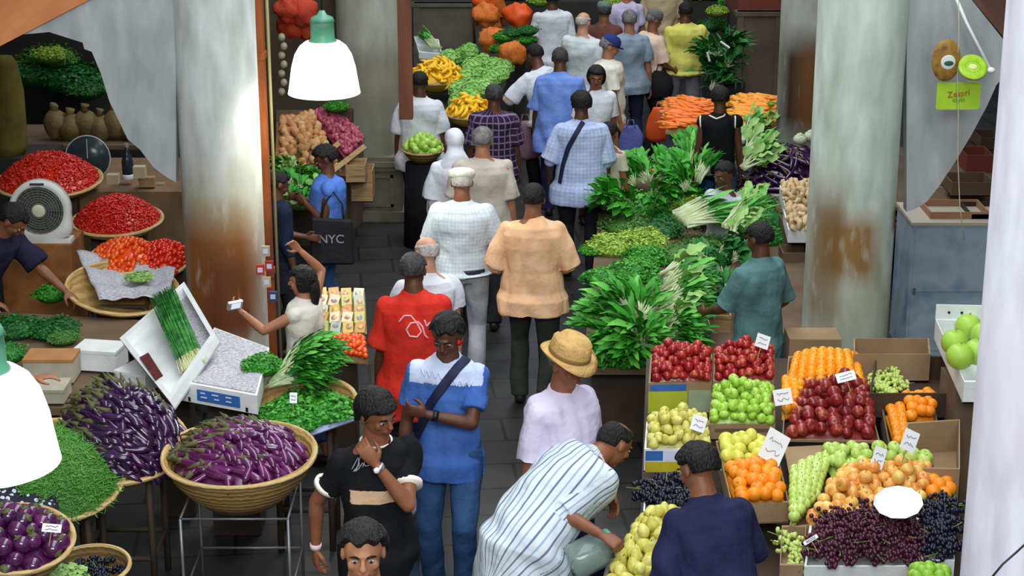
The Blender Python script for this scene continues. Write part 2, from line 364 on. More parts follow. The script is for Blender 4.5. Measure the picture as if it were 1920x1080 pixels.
def hand_geo(g, wrist, fwd, palm, s, curl, side, n=8):
    """palm plus four unequal bent fingers and a thumb leaving the side of the palm. palm = direction the palm faces, side=+1: thumb along +x'"""
    fwd = fwd.normalized(); palm = (palm - fwd * palm.dot(fwd)).normalized(); x = fwd.cross(palm) * side
    def P(a, b, c): return wrist + x * (a * s) + fwd * (b * s) + palm * (c * s)
    g.tube([P(0, -.012, 0), P(0, .0, 0), P(.002, .03, 0), P(.002, .06, 0), P(0, .088, .002), P(0, .097, .004)], [.02 * s, .027 * s, .036 * s, .041 * s, .039 * s, .03 * s], 12, xref=x, ry=[.016 * s, .017 * s, .016 * s, .014 * s, .012 * s, .008 * s])
    for k, (ox, L, dv) in enumerate(((.029, .070, .06), (.010, .079, .0), (-.010, .074, -.05), (-.028, .058, -.12))):
        c = curl * (1 + .08 * k); p = P(ox, .085, .002); d = fwd * 1.0 + x * dv; pts = [p - fwd * .012 * s, p]; ang = 0
        for j, seg in enumerate((.42, .33, .25)):
            ang += c * (1.0, 1.15, .8)[j]; dd = (fwd * math.cos(ang) + palm * math.sin(ang) + x * dv * math.cos(ang)); p = p + dd * (L * seg * s); pts.append(p)
        g.tube(pts, [.0092 * s, .0092 * s, .0086 * s, .0078 * s, .006 * s], n, xref=x)
    p = P(.026, .012, .004); d1 = (x * .75 + fwd * .65 + palm * (.25 + .3 * curl)).normalized(); d2 = (x * (.45 - .5 * curl) + fwd * .9 + palm * (.2 + .5 * curl)).normalized(); d3 = (x * (.2 - .6 * curl) + fwd * .95 + palm * (.2 + .7 * curl)).normalized()
    q = [p, p + d1 * .035 * s]; q.append(q[-1] + d2 * .03 * s); q.append(q[-1] + d3 * .024 * s)
    g.tube(q, [.014 * s, .0125 * s, .0105 * s, .008 * s], n)
def person(label, head=None, loc=None, H=1.70, yaw=180, lean=0, hpitch=8, hyaw=0, build=1.0, belly=0.0, sk='brown', hair='short', hcol='black',
           shirt=None, sleeve=.62, hem=-.10, pants=None, skirt=None, shoes='2a2320', arms=(None, None), legs=None, voxel=.009, cat='person', shirt_mats=None,
           open_neck=.0, face=False, hat=None, curl=(.35, .35), palms=(None, None), group=None, sit=False, loose=.0, dress=None, wr=.007, zoff=0.0, feet=True, elbow=(None, None), trim=None, yoke=None, twist=0, headless=False):
    """head=(px,py) picks where the head centre stands; H stature. Local frame: faces -Y, left hand at +X."""
    s = H / 1.72; a = R(lean)
    def fwdv(t): return Vector((0, -math.cos(t), -math.sin(t))) # forward at lean t
    def upv(t): return Vector((0, -math.sin(t), math.cos(t)))
    hipz = (.92 if not sit else .50) * s + zoff
    X = Vector((1, 0, 0)); hb = -.12 * math.sin(a) * s
    L = [0, .08, .16, .25, .34, .43, .49, .54, .60]
    hip = Vector((0, -hb * 0, hipz)); sp = [hip]; ang = [a * .55]
    for i in range(1, len(L)):
        t = a * (.6 + .55 * min(1, L[i] / .45)); ang.append(t); sp.append(sp[-1] + upv(t) * ((L[i] - L[i - 1]) * s))
    hp = a * .75 + R(hpitch)                                   # head pitch: absolute
    neckbase = sp[7]; A_ = ang[5]
    hy = R(hyaw)
    hc = sp[8] + upv(min(a, R(70))) * (.075 * s) + fwdv(a) * (.018 * s)
    # head frame
    up = upv(hp); fw = fwdv(hp); rx_ = X.copy()
    q = Quaternion(up, hy); fw = q @ fw; rx_ = q @ rx_
    HM = Matrix((rx_, -fw, up)).transposed()                   # columns: left(+X), back(+Y), up
    def HP(x, f, u): return hc + rx_ * (x * s) + fw * (f * s) + up * (u * s)
    bw = build
    prof = {0: (.158, .112), 1: (.152, .108), 2: (.138, .102), 3: (.145, .108), 4: (.160, .115), 5: (.166, .108), 6: (.132, .086), 7: (.068, .064), 8: (.058, .060)}
    sh = [sp[6] + upv(ang[6]) * (-.045 * s) + X * (sg * .157 * s * bw) for sg in (-1, 1)]   # right(-X), left(+X)
    world = Matrix.Rotation(R(yaw), 4, 'Z')
    if head is not None:
        p = at(head[0], head[1], hc.z); off = world @ Vector((hc.x, hc.y, 0)); loc = Vector((p.x - off.x, p.y - off.y, 0))
    else: loc = Vector((loc[0], loc[1], 0))
    world = Matrix.Translation(loc) @ world; inv = world.inverted()
    arm_pts = []
    for i, sg in enumerate((-1, 1)):
        sp_ = arms[i]; S = sh[i]
        if sp_ is None: wr_ = S + Vector((sg * .075 * s, -.05 * s - math.sin(a) * .08, -.53 * s)); hint = (sg * .25, 1, 0)
        elif isinstance(sp_[0], str) and sp_[0] == 'px': wr_ = inv @ atY(sp_[1], sp_[2], loc.y + sp_[3]); hint = (sg * .6, .6, -.8)
        elif isinstance(sp_[0], str) and sp_[0] == 'w': wr_ = inv @ Vector(sp_[1:4]); hint = (sg * .6, .6, -.8)
        else: wr_ = Vector(sp_) * s; hint = (sg * .6, .6, -.8)
        if elbow[i] is not None: hint = elbow[i]
        el, wr_ = ik(S, wr_, .285 * s, .255 * s, hint); arm_pts.append((S, el, wr_))
    lg = legs or ((-.02, .03), (.04, -.02))
    leg_pts = []
    for i, sg in enumerate((-1, 1)):
        hj = hip + Vector((sg * .088 * s * bw, 0, -.02 * s))
        if sit: kn = hj + Vector((sg * .05 * s, -.42 * s, -.02)); an = kn + Vector((0, .02, -.40 * s)); an.z = max(an.z, .08)
        else:
            an = Vector((sg * (.10 + lg[i][0] * 0) * s, lg[i][1] * 4 * s + (.0), .085 * s)); kn, an = ik(hj, an, .43 * s, .42 * s, (sg * .1, -1, 0))
        leg_pts.append((hj, kn, an))
    # ---- body
    b = G(); lean_in = .86
    k6 = list(range(9))
    b.tube([sp[0] - upv(ang[0]) * .07 * s] + [sp[i] for i in k6], [.11 * s] + [prof[i][0] * s * bw * lean_in if i < 6 else prof[i][0] * s for i in k6], 18, xref=X, ry=[.08 * s] + [prof[i][1] * s * lean_in if i < 7 else prof[i][1] * s for i in k6])
    b.tube([sp[7] - up * 0, sp[8], hc - up * .03 * s], [.062 * s, .058 * s, .056 * s], 14)
    for S in sh: b.ell(S, (.05 * s, .05 * s, .05 * s))
    fem = 1.0
    for i, (S, E_, W) in enumerate(arm_pts):
        b.tube([S, S.lerp(E_, .25), S.lerp(E_, .6), E_], [.05 * s, .048 * s, .043 * s, .037 * s], 12)
        b.ell(E_, (.037 * s,) * 3); b.tube([E_, E_.lerp(W, .25), E_.lerp(W, .7), W], [.037 * s, .040 * s, .030 * s, .0235 * s], 12)
        d = (W - E_).normalized(); sg = -1 if i == 0 else 1
        pm = palms[i] if palms[i] is not None else Vector((-sg, .15, 0))
        pm = Vector(pm); side = 1
        x = d.cross(pm.normalized())
        # thumb points forward (-Y) / up for a relaxed hand
        side = 1 if (x.dot(Vector((0, -1, .6))) > 0) else -1
        hand_geo(b, W + d * .01 * s, d, pm, s, curl[i], side)
    for hj, kn, an in leg_pts:
        b.tube([hj, hj.lerp(kn, .4), kn, kn.lerp(an, .3), an], [.078 * s, .07 * s, .05 * s, .05 * s, .036 * s], 12)
    # head: skull, face, jaw, nose, brow, cheeks, ears, chin
    b.ell(HP(0, -.008, .025), (.075 * s, .094 * s, .085 * s), 20, 14, rot=HM)
    b.ell(HP(0, .020, -.030), (.062 * s, .070 * s, .080 * s), 18, 12, rot=HM)
    b.ell(HP(0, .050, -.088), (.030 * s, .030 * s, .024 * s), 12, 8, rot=HM)
    b.ell(HP(0, .086, .030), (.040 * s, .012 * s, .010 * s), 12, 8, rot=HM)
    b.tube([HP(0, .088, .022), HP(0, .102, .0), HP(0, .110, -.016), HP(0, .098, -.024)], [.009 * s, .011 * s, .015 * s, .011 * s], 8)
    b.ell(HP(0, .088, -.048), (.024 * s, .010 * s, .011 * s), 10, 6, rot=HM)
    for sg in (-1, 1):
        b.ell(HP(sg * .077, -.006, -.004), (.010 * s, .019 * s, .031 * s), 10, 8, rot=HM)
        b.ell(HP(sg * .040, .064, -.018), (.020 * s, .018 * s, .022 * s), 10, 8, rot=HM)
    vx = voxel * max(.75, s)
    me = remesh(b, vx, 2 if voxel > .007 else 3)
    me.materials.clear(); ms = skin(sk); me.materials.append(ms)
    fm = [mat('lip ' + sk, [{'dark': '4a2420', 'brown': '7a3f36', 'mid': '95564a', 'light': 'b06a60'}[sk]], .5), mat('eye white', ['a8a096'], .5), mat('iris', ['120b08'], .15), hairm('black')]
    root = empty('person', label, cat, loc, group); root.rotation_euler = (0, 0, R(yaw))
    def child(name, me_): o = bpy.data.objects.new(name, me_); COL.objects.link(o); o.parent = root; return o
    if face:
        fg = G()
        fg.ell(HP(0, .0965, -.045), (.021 * s, .0045 * s, .0042 * s), 12, 6, 1, HM); fg.ell(HP(0, .0965, -.053), (.018 * s, .0045 * s, .0048 * s), 12, 6, 1, HM)
        for sg in (-1, 1):
            fg.ell(HP(sg * .031, .0795, .008), (.0135 * s, .009 * s, .0055 * s), 12, 8, 2, HM); fg.ell(HP(sg * .031, .086, .007), (.0062 * s, .004 * s, .0055 * s), 10, 6, 3, HM)
            fg.tube([HP(sg * .014, .093, .028), HP(sg * .030, .095, .034), HP(sg * .050, .082, .028)], [.004 * s, .005 * s, .003 * s], 6, 4)
        # joined with the body mesh
        n0 = len(me.vertices); v = [tuple(x) for x in getco(me)]; f = [tuple(p.vertices) for p in me.polygons]
        me2 = bpy.data.meshes.new('body'); me2.from_pydata(v + fg.v, [], f + [tuple(i + n0 for i in q_) for q_ in fg.f])
        for m_ in [ms] + fm: me2.materials.append(m_)
        me2.polygons.foreach_set('material_index', [0] * len(f) + fg.m); bpy.data.meshes.remove(me); me = me2
        me.update()
    me.polygons.foreach_set('use_smooth', [True] * len(me.polygons))
    child('body', me)
    # ---- attributes for cloth patterns
    def pattern_attr(mm):
        co = getco(mm); n = len(co); best = np.full(n, 1e9); su = np.zeros(n); sv = np.zeros(n)
        segs = [(sp[0] - upv(ang[0]) * .15 * s, sp[7], X, fwdv(A_), .17, 0.0)]
        for (S, E_, W) in arm_pts: segs.append((S, E_, (E_ - S).cross(Vector((0, 1, .2))).normalized(), None, .06, .5))
        for A0, B0, xr, fr, rad, off in segs:
            A_0 = np.array(A0); d = np.array(B0 - A0); ln = np.linalg.norm(d); d = d / ln
            t = np.clip((co - A_0) @ d, 0, ln); c = A_0 + t[:, None] * d; r = co - c; dist = np.linalg.norm(r, axis=1) / rad
            x = np.array(xr); x = x - d * (x @ d); x /= np.linalg.norm(x); y = np.cross(d, x)
            u = np.arctan2(r @ y, r @ x) * max(rad, .07) + off; better = dist < best
            su[better] = u[better]; sv[better] = ((co - A_0) @ d)[better]; best[better] = dist[better]
        fattr(mm, 'su', su + 10); fattr(mm, 'sv', sv + 10)
    # ---- shirt
    seed = int(abs(loc.x * 977 + loc.y * 131)) % 9999
    sg_meshes = {}
    def paint(mm, rules):
        """rules: list of (fn(co)->mask, slot)"""
        co = getco(mm); pc = np.array([tuple(p.center) for p in mm.polygons]); idx = np.zeros(len(pc), dtype=np.int32)
        for fn, sl in rules: idx[fn(pc)] = sl
        mm.polygons.foreach_set('material_index', idx)
    if shirt is not None:
        g = G(); inf = .018 + loose
        pts = []; rr = []; ry = []
        if hem < 0:
            n_ = 3 if hem > -.3 else 6
            for j in range(n_):
                t = hem * (1 - j / n_); pts.append(sp[0] + upv(ang[0] * (1 if hem > -.3 else .3)) * t * s); rr.append((.192 + loose * 1.3) * s * bw); ry.append((.150 + loose * 1.3 + belly * .5) * s)
        for i in range(0, 7):
            if L[i] < hem: continue
            pts.append(sp[i] + fwdv(ang[i]) * (belly * .55 * (1 - abs(L[i] - .16) / .35) * s if L[i] < .5 else 0)); rr.append((prof[i][0] * bw + inf + belly * .25) * s); ry.append((prof[i][1] + inf + belly * .5 * max(0, 1 - abs(L[i] - .16) / .35)) * s)
        pts.append(sp[7] - upv(ang[7]) * .012 * s); rr.append(.085 * s); ry.append(.072 * s)
        pts.append(sp[7] + upv(ang[7]) * .008 * s); rr.append(.068 * s); ry.append(.062 * s)
        g.tube(pts, rr, 24, xref=X, ry=ry)
        for i, (S, E_, W) in enumerate(arm_pts):
            g.ell(S, (.071 * s,) * 3); sl = sleeve
            if sl <= 0: continue
            u = min(sl, 1.0); e = S.lerp(E_, u); g.tube([S, S.lerp(E_, u * .5), e], [.071 * s, (.066 + loose * .6) * s, (.061 + loose * .9) * s], 14)
            if sl > 1: e2 = E_.lerp(W, sl - 1); g.ell(E_, (.055 * s,) * 3); g.tube([E_, E_.lerp(e2, .5), e2], [.056 * s, .050 * s, .040 * s], 14)
        mm = remesh(g, max(vx, .008), 2); wrinkle(mm, wr * s, 15, seed); pattern_attr(mm)
        mm.materials.clear()
        if shirt_mats:
            for m_ in shirt_mats[0]: mm.materials.append(m_)
            paint(mm, [(lambda pc, fn=fn: fn(pc / s, sp, arm_pts), sl) for fn, sl in shirt_mats[1]])
        else: mm.materials.append(shirt)
        mm.polygons.foreach_set('use_smooth', [True] * len(mm.polygons)); so = child('shirt', mm)
        if shirt_mats or sleeve >= .3:
            pass
        if trim:
            tg = G(); c = sp[7] - upv(ang[7]) * .004 * s
            ring = [c + X * (.073 * s * math.cos(t)) - fwdv(ang[7]) * (-.066 * s * math.sin(t)) - up * (.018 * s * max(0, math.sin(t))) for t in [2 * math.pi * k / 24 for k in range(25)]]
            tg.tube(ring, .010 * s, 8); child('collar_trim', tg.mesh('trim', trim)).parent = so
            for (S, E_, W) in arm_pts:
                e = S.lerp(E_, sleeve); d = (E_ - S).normalized(); tg = G(); tg.tube([e - d * .012 * s, e + d * .012 * s], (.064 + loose * .9) * s, 18); child('cuff_trim', tg.mesh('trim', trim)).parent = so
    # ---- trousers / skirt
    if skirt is not None:
        g = G(); z0 = skirt[1] * s
        g.tube([sp[2], sp[1], sp[0], hip + Vector((0, 0, -.12 * s)), Vector((hip.x, hip.y + .01, (hip.z + z0) / 2)), Vector((hip.x, hip.y + .01, z0))], [.15 * s * bw, .165 * s * bw, .185 * s * bw, .195 * s * bw, .21 * s * bw, .235 * s * bw], 24, xref=X, ry=[.11 * s, .125 * s, .135 * s, .145 * s, .17 * s, .19 * s])
        mm = remesh(g, max(vx, .009), 2); wrinkle(mm, .006, 13, seed + 1); pattern_attr(mm); mm.materials.clear(); mm.materials.append(skirt[0]); mm.polygons.foreach_set('use_smooth', [True] * len(mm.polygons)); child('skirt', mm)
    if pants is not None:
        g = G(); g.tube([sp[0] - upv(ang[0]) * .09 * s, sp[0], sp[1], sp[1].lerp(sp[2], .5)], [.13 * s * bw, (.170 if hem > -.05 else .158) * s * bw, (.165 if hem > -.05 else .142) * s * bw, (.155 if hem > -.05 else .12) * s * bw], 20, xref=X, ry=[.10 * s, (.125 if hem > -.05 else .112) * s, (.122 if hem > -.05 else .10) * s, (.117 if hem > -.05 else .085) * s])
        for hj, kn, an in leg_pts:
            ae = an + Vector((0, 0, -.02 * s)); g.tube([hj + Vector((0, 0, .02)), hj.lerp(kn, .35), kn, kn.lerp(an, .5), ae], [.095 * s, .092 * s, .073 * s, .068 * s, .064 * s], 16)
        mm = remesh(g, max(vx, .009), 2); wrinkle(mm, .005, 15, seed + 2); pattern_attr(mm); mm.materials.clear(); mm.materials.append(pants); mm.polygons.foreach_set('use_smooth', [True] * len(mm.polygons)); child('trousers', mm)
    if feet:
        for hj, kn, an in leg_pts:
            g = G(); f0 = Vector((an.x, an.y, .045 * s + (0 if not sit else an.z - .085 * s)))
            g.tube([f0 + Vector((0, .055, 0)) * s, f0 + Vector((0, .03, .005)) * s, f0 + Vector((0, -.05, 0)) * s, f0 + Vector((0, -.13, -.01)) * s, f0 + Vector((0, -.17, -.015)) * s, f0 + Vector((0, -.19, -.018)) * s], [.028 * s, .036 * s, .041 * s, .046 * s, .036 * s, .015 * s], 12, xref=X, ry=[.03 * s, .043 * s, .042 * s, .032 * s, .026 * s, .015 * s])
            child('shoe', g.mesh('shoe', mat('shoe ' + shoes, [shoes], .5)))
    # ---- hair
    if hair:
        bm = bmesh.new(); bmesh.ops.create_icosphere(bm, subdivisions=5 if voxel < .009 else 4, radius=1); hm = bpy.data.meshes.new('hair'); bm.to_mesh(hm); bm.free()
        d = getco(hm); x, y, z = d[:, 0], -d[:, 1], d[:, 2]    # y: forward
        rad = 1 / np.sqrt((x / .078) ** 2 + (y / .098) ** 2 + (z / np.where(z > 0, .088, .10)) ** 2)
        def ss(v, e0, e1): t = np.clip((v - e0) / (e1 - e0), 0, 1); return t * t * (3 - 2 * t)
        fr = .50 + .08 * np.sin(x * 9)                       # front hairline height
        low = np.where(y > .1, fr * 1.0 * ss(y, .0, .5) + (-.35) * (1 - ss(y, .0, .5)), -.55)
        m_ = ss(z, low - .06, low + .08); th = .013
        if hair == 'fringe': low = np.where(y > .1, .34 * ss(y, .1, .6) - .45 * (1 - ss(y, .1, .6)), -.60); m_ = ss(z, low - .06, low + .08); th = .024
        if hair == 'thick': th = .024
        if hair == 'woman': th = .026; low = np.where(y > .25, .45, -.95); m_ = ss(z, low - .08, low + .1)
        if hair == 'bald': m_ = m_ * (1 - ss(z, .30, .5)); th = .007
        if hair == 'thin': m_ = m_ * (1 - .75 * ss(z, .75, .9) * ss(-y + .5, 0, .4)); th = .008
        if hair == 'shaved': th = .005
        m_ = m_ * (1 - (ss(np.abs(x), .72, .86) * ss(.34 - np.abs(y + .05), 0, .12) * ss(.16 - z, 0, .12)) * (hair != 'woman'))
        rs = np.random.RandomState(seed + 5); nz = np.zeros(len(d))
        for k in range(10):
            kv = rs.normal(size=3); nz += np.sin(d @ kv * (5 + 2.0 * k) + rs.rand() * 6) / (1 + .35 * k)
        r = rad * (1 - .16 * (1 - m_)) + (th + nz * th * .07) * m_
        p = d * r[:, None] * s
        c = np.array(HP(0, -.008, .022)); Mx = np.array(HM); setco(hm, p @ Mx.T + c)
        hm.materials.append(hairm(hcol)); hm.polygons.foreach_set('use_smooth', [True] * len(hm.polygons)); child('hair', hm)
        if hair == 'woman':
            g = G(); g.tube([HP(0, -.06, .05), HP(0, -.095, -.02), HP(0, -.10, -.10), HP(0, -.09, -.17), HP(0, -.085, -.22)], [.05 * s, .07 * s, .066 * s, .05 * s, .025 * s], 16, xref=rx_, ry=[.03 * s, .045 * s, .04 * s, .03 * s, .015 * s]); wv = child('hair', g.mesh('back_hair', hairm(hcol)))
        if hair == 'bun' or hat == 'bun':
            child('hair', G().ell(HP(0, -.12, .0), (.045 * s, .04 * s, .045 * s), 16, 12).mesh('bun', hairm(hcol)))
    W4 = lambda M3, c: Matrix.Translation(c) @ M3.to_4x4()
    if hat and hat[0] == 'flatcap':
        g = G(); M_ = W4(HM, HP(0, .0, .055)); sc = s
        g.lathe([(.086 * sc, -.02 * sc), (.100 * sc, .0), (.104 * sc, .022 * sc), (.092 * sc, .045 * sc), (.055 * sc, .060 * sc), (.01, .064 * sc)], 28, mi=0, M=M_, sy=1.16); g.tube([HP(-.06, .085, .045), HP(0, .125, .035), HP(.06, .085, .045)], [.02 * s, .03 * s, .02 * s], 10, ry=[.006, .008, .006])
        child('flat_cap', g.mesh('cap', hat[1]))
    if hat and hat[0] == 'kufi':
        child('cap', G().lathe([(.085 * s, -.02 * s), (.090 * s, .02 * s), (.085 * s, .06 * s), (.06 * s, .085 * s), (.01, .09 * s)], 24, M=W4(HM, HP(0, -.005, .04)), sy=1.15).mesh('cap', hat[1]))
    if hat and hat[0] == 'ballcap':
        g = G().lathe([(.086 * s, -.02 * s), (.091 * s, .01 * s), (.086 * s, .045 * s), (.06 * s, .078 * s), (.02 * s, .09 * s), (.004, .092 * s)], 28, M=W4(HM, HP(0, -.002, .045)), sy=1.15)
        child('cap', g.mesh('cap', hat[1])); g = G()
        n = 13; t0 = []; t1 = []
        for k in range(n):
            an_ = math.pi * k / (n - 1); xx = math.cos(an_) * .075; yy = .075 + math.sin(an_) * .075; t0.append(HP(xx, yy, .035 - .012 * abs(math.cos(an_)))); t1.append(HP(xx, yy, .041 - .012 * abs(math.cos(an_))))
        child('cap_peak', g.prism(t0, t1).mesh('peak', hat[1]))
    if hat and hat[0] == 'straw':
        M_ = W4(HM, HP(0, -.005, .045)); g = G(); n = 40; pr = [(.133, -.012), (.136, -.008), (.118, .0), (.100, .004), (.096, .012), (.095, .05), (.090, .085), (.078, .100), (.05, .096), (.012, .088)]
        v = []; 
        for (r, z) in pr:
            for k in range(n):
                an_ = 2 * math.pi * k / n; cx, cy = math.cos(an_), math.sin(an_); zz = z
                if r > .13: zz += .030 * cx * cx - .020 * max(0, -cy)
                if r < .10 and z > .06: zz -= .022 * max(0, 1 - abs(cx) * 2.6) * (1 if z < .099 else .8)
                v.append(M_ @ Vector((r * cx * s, r * cy * 1.16 * s, zz * s)))
        f = [(i * n + k, i * n + (k + 1) % n, (i + 1) * n + (k + 1) % n, (i + 1) * n + k) for i in range(len(pr) - 1) for k in range(n)] + [tuple((len(pr) - 1) * n + k for k in range(n))]
        g.add(v, f); ho = child('straw_hat', g.mesh('straw_hat', hat[1])); hat_o = ho; md = ho.modifiers.new('t', 'SOLIDIFY'); md.thickness = .004
        g = G(); g.lathe([(.0975 * s, .012 * s), (.0985 * s, .013 * s), (.0975 * s, .032 * s), (.0965 * s, .033 * s)], 40, M=M_, sy=1.16, cap=False); child('hat_band', g.mesh('band', hat[2])).parent = hat_o
    if hat and hat[0] == 'scarf':
        g = G(); g.ell(HP(0, -.012, .022), (.090 * s, .112 * s, .102 * s), 20, 14, rot=HM); g.ell(HP(0, -.015, -.06), (.080 * s, .088 * s, .085 * s), 18, 12, rot=HM)
        g.tube([HP(0, -.02, -.08), HP(0, -.04, -.14), HP(0, -.06, -.22), HP(0, -.10, -.30)], [.08 * s, .11 * s, .15 * s, .13 * s], 18, xref=rx_, ry=[.08 * s, .10 * s, .09 * s, .04 * s])
        mm = remesh(g, .010, 3); wrinkle(mm, .003, 22, seed); mm.materials.clear(); mm.materials.append(hat[1]); mm.polygons.foreach_set('use_smooth', [True] * len(mm.polygons)); child('headscarf', mm)
    root['_h'] = 1; del root['_h']
    info = dict(root=root, M=world, hc=hc, HP=HP, sp=sp, arms=arm_pts, s=s, loc=loc, legs=leg_pts, child=child, ang=ang, upv=upv, fwdv=fwdv)
    return info
def band_on(info, name, i, t, r, m, w=.012):
    S, E_, W = info['arms'][i]; p = E_.lerp(W, t); d = (W - E_).normalized(); return info['child'](name, G().tube([p - d * w, p + d * w], r * info['s'], 18).mesh(name, m))
def strokes(info, target, name, lines, m, r=.006, side=1, lift=.003):
    """raised print: polylines given as pixel points, projected on to a garment of the person along the view"""
    root = info['root']; bpy.context.view_layer.update(); me = target.data
    bv = BVHTree.FromPolygons([v.co for v in me.vertices], [p.vertices for p in me.polygons]); inv = info['M'].inverted(); o = inv @ Vector((0, 0, CAMZ)); g = G()
    for ln in lines:
        pts = []
        for k in range(len(ln) - 1):
            for j in range(4 if k < len(ln) - 2 else 5):
                t = j / 4; px = ln[k][0] * (1 - t) + ln[k + 1][0] * t; py = ln[k][1] * (1 - t) + ln[k + 1][1] * t
                d = (inv.to_3x3() @ ray(px, py)).normalized(); h = bv.ray_cast(o, d)
                if h[0] is not None: pts.append(h[0] + h[1] * lift * (1 if h[1].dot(d) < 0 else -1))
        if len(pts) > 1: g.tube(pts, r, 6)
    if g.v: r_ = info['child'](name, g.mesh(name, m)); r_.parent = target; return r_
# ================================================================== PRODUCE
KIND = {}
def kind(name, me, parts=()): KIND[name] = (me, list(parts)); return name
def fruit_mesh(name, m, rx=1, rz=1, dimple=.25, pear=0, nu=14, nv=10, bumpy=0, point=0):
    """unit-radius fruit of revolution"""
    g = G(); pr = []
    for i in range(nv + 1):
        th = math.pi * i / nv; r = math.sin(th); z = math.cos(th)
        if z > 0: z -= dimple * math.exp(-(r / .33) ** 2)
        if z < 0: z += dimple * .5 * math.exp(-(r / .3) ** 2)
        if pear: r *= (1 - pear * max(0, z) ** 1.1); z = z * (1 + pear * .35 * (z > 0))
        if point: z = z * (1 + point * abs(z) ** 6)
        pr.append((max(r, .004) * rx, z * rz))
    pr = pr[::-1]; g.lathe(pr, nu)
    if bumpy:
        rs = np.random.RandomState(3); a = np.array(g.v); h = sum(np.sin(a @ rs.normal(size=3) * 5 + rs.rand() * 6) for _ in range(5)); a *= (1 + bumpy * h / 5)[:, None]; g.v = [tuple(p) for p in a]
    return g.mesh(name, m)
def stem_mesh(name, z, l, m, r=.05):
    return G().tube([(0, 0, z), (.04, 0, z + l * .5), (.12, 0, z + l)], [r, r * .8, r * 1.2], 6).mesh(name, m, True)
mstem = mat('woody stem', ['5a4a22', '74602e'], .7, 5); mgst = mat('green stalk', ['5c7434', '86954e'], .6, 6, rnd=.4)
def fm(name, cols, rough=.35, sc=1.2, rnd=.5, spec=.5): return mat(name, cols, rough, sc, 0, None, spec, rnd)
kind('red_apple', fruit_mesh('red_apple', fm('red apple skin', ['6d0f14', '94181c', 'ac2a28', 'c97a4a'], .25), rz=.9, dimple=.3), [('stem', stem_mesh('stem', .6, .35, mstem))])
kind('big_red_apple', fruit_mesh('big_red_apple', fm('big red apple skin', ['5f1016', '821a1e', '97302a', 'b9744a'], .25), rz=.9, dimple=.3), [('stem', stem_mesh('stem', .6, .35, mstem))])
kind('green_apple', fruit_mesh('green_apple', fm('green apple skin', ['86b82e', 'a3cf48', 'bfe06a'], .3), rz=.9, dimple=.28), [('stem', stem_mesh('stem', .6, .35, mstem))])
kind('pale_green_apple', fruit_mesh('pale_green_apple', fm('pale green apple skin', ['9cbd4a', 'b9d468', 'cfe088'], .3), rz=.92, dimple=.25), [('stem', stem_mesh('stem', .6, .35, mstem))])
kind('blush_apple', fruit_mesh('blush_apple', fm('blush apple skin', ['d9622e', 'e8a04a', 'efc060', 'e8d272'], .3), rz=.9, dimple=.28), [('stem', stem_mesh('stem', .6, .35, mstem))])
kind('orange', fruit_mesh('orange', fm('orange peel', ['e8780a', 'f59212', 'ffa726'], .45), rz=.95, dimple=.08), [('stem', stem_mesh('stem', .9, .08, mgst, .07))])
kind('mango', fruit_mesh('mango', fm('golden peel', ['ee8a08', 'f9a010', 'ffb62a'], .4), rz=1.15, dimple=.05), [('stem', stem_mesh('stem', 1.1, .1, mgst, .07))])
kind('lemon', fruit_mesh('lemon', fm('pale lemon peel', ['ccc944', 'dedb60', 'c2cf52'], .4), rx=.95, rz=1.05, dimple=.05, point=.1))
kind('pear', fruit_mesh('pear', fm('pear skin', ['b2b040', 'cfc85a', 'dfd678', 'a8b648'], .4), rx=.95, rz=1.15, dimple=.12, pear=.48), [('stem', stem_mesh('stem', 1.3, .35, mstem))])
kind('pomelo', fruit_mesh('pomelo', fm('pomelo peel', ['9cc83c', 'b4da5a'], .4), rz=.97, dimple=.1, nu=22, nv=14), [('stem', stem_mesh('stem', .95, .1, mgst, .05))])
kind('guava', fruit_mesh('guava', fm('guava skin', ['7fae30', 'a2c850', 'bddc78'], .4), rx=.9, rz=1.2, dimple=.08, nu=12, nv=8))
kind('lime', fruit_mesh('lime', fm('lime peel', ['7fb42a', '9ccb44'], .4), rz=1.1, dimple=.05))
kind('cherry_tomato', fruit_mesh('cherry_tomato', fm('red tomato skin', ['b81a0c', 'd8280e', 'e84418'], .18, spec=.7), rz=1.1, dimple=.1, nu=10, nv=7))
kind('orange_tomato', fruit_mesh('orange_tomato', fm('orange tomato skin', ['d8320c', 'ee5a14', 'f8781e'], .18, spec=.7), rz=1.1, dimple=.1, nu=10, nv=7))
kind('potato', fruit_mesh('potato', fm('potato skin', ['a87846', 'c89a66', 'dcb482'], .8), rx=.85, rz=1.3, dimple=0, nu=12, nv=8, bumpy=.25))
kind('shallot', fruit_mesh('shallot', fm('pink onion skin', ['8e3048', 'b04c66', 'c87888'], .45), rz=1.1, dimple=0, nu=10, nv=8, point=.5))
kind('brown_onion', fruit_mesh('brown_onion', fm('brown onion skin', ['b8743c', 'd09a66', 'e0b890'], .5), rz=.95, dimple=0, nu=12, nv=8, point=.4))
kind('ginger', fruit_mesh('ginger', fm('ginger skin', ['c9a878', 'e0c8a0'], .8), rx=.8, rz=1.5, dimple=0, nu=10, nv=8, bumpy=.5))
mpur = fm('long aubergine skin', ['1e0c26', '34123e', '4a1a52'], .16, 2.0, .5, .8); mpur2 = fm('purple aubergine skin', ['3c0f38', '5e1c54', '7e3070'], .18, 2.0, .5, .8); mpur3 = fm('round aubergine skin', ['2a0a2c', '4a1448', '6e2a66'], .14, 1.5, .5, .8)
mcal = mat('calyx green', ['3a3c1e', '585c34', '5c4a34'], .6, 6, rnd=.5)
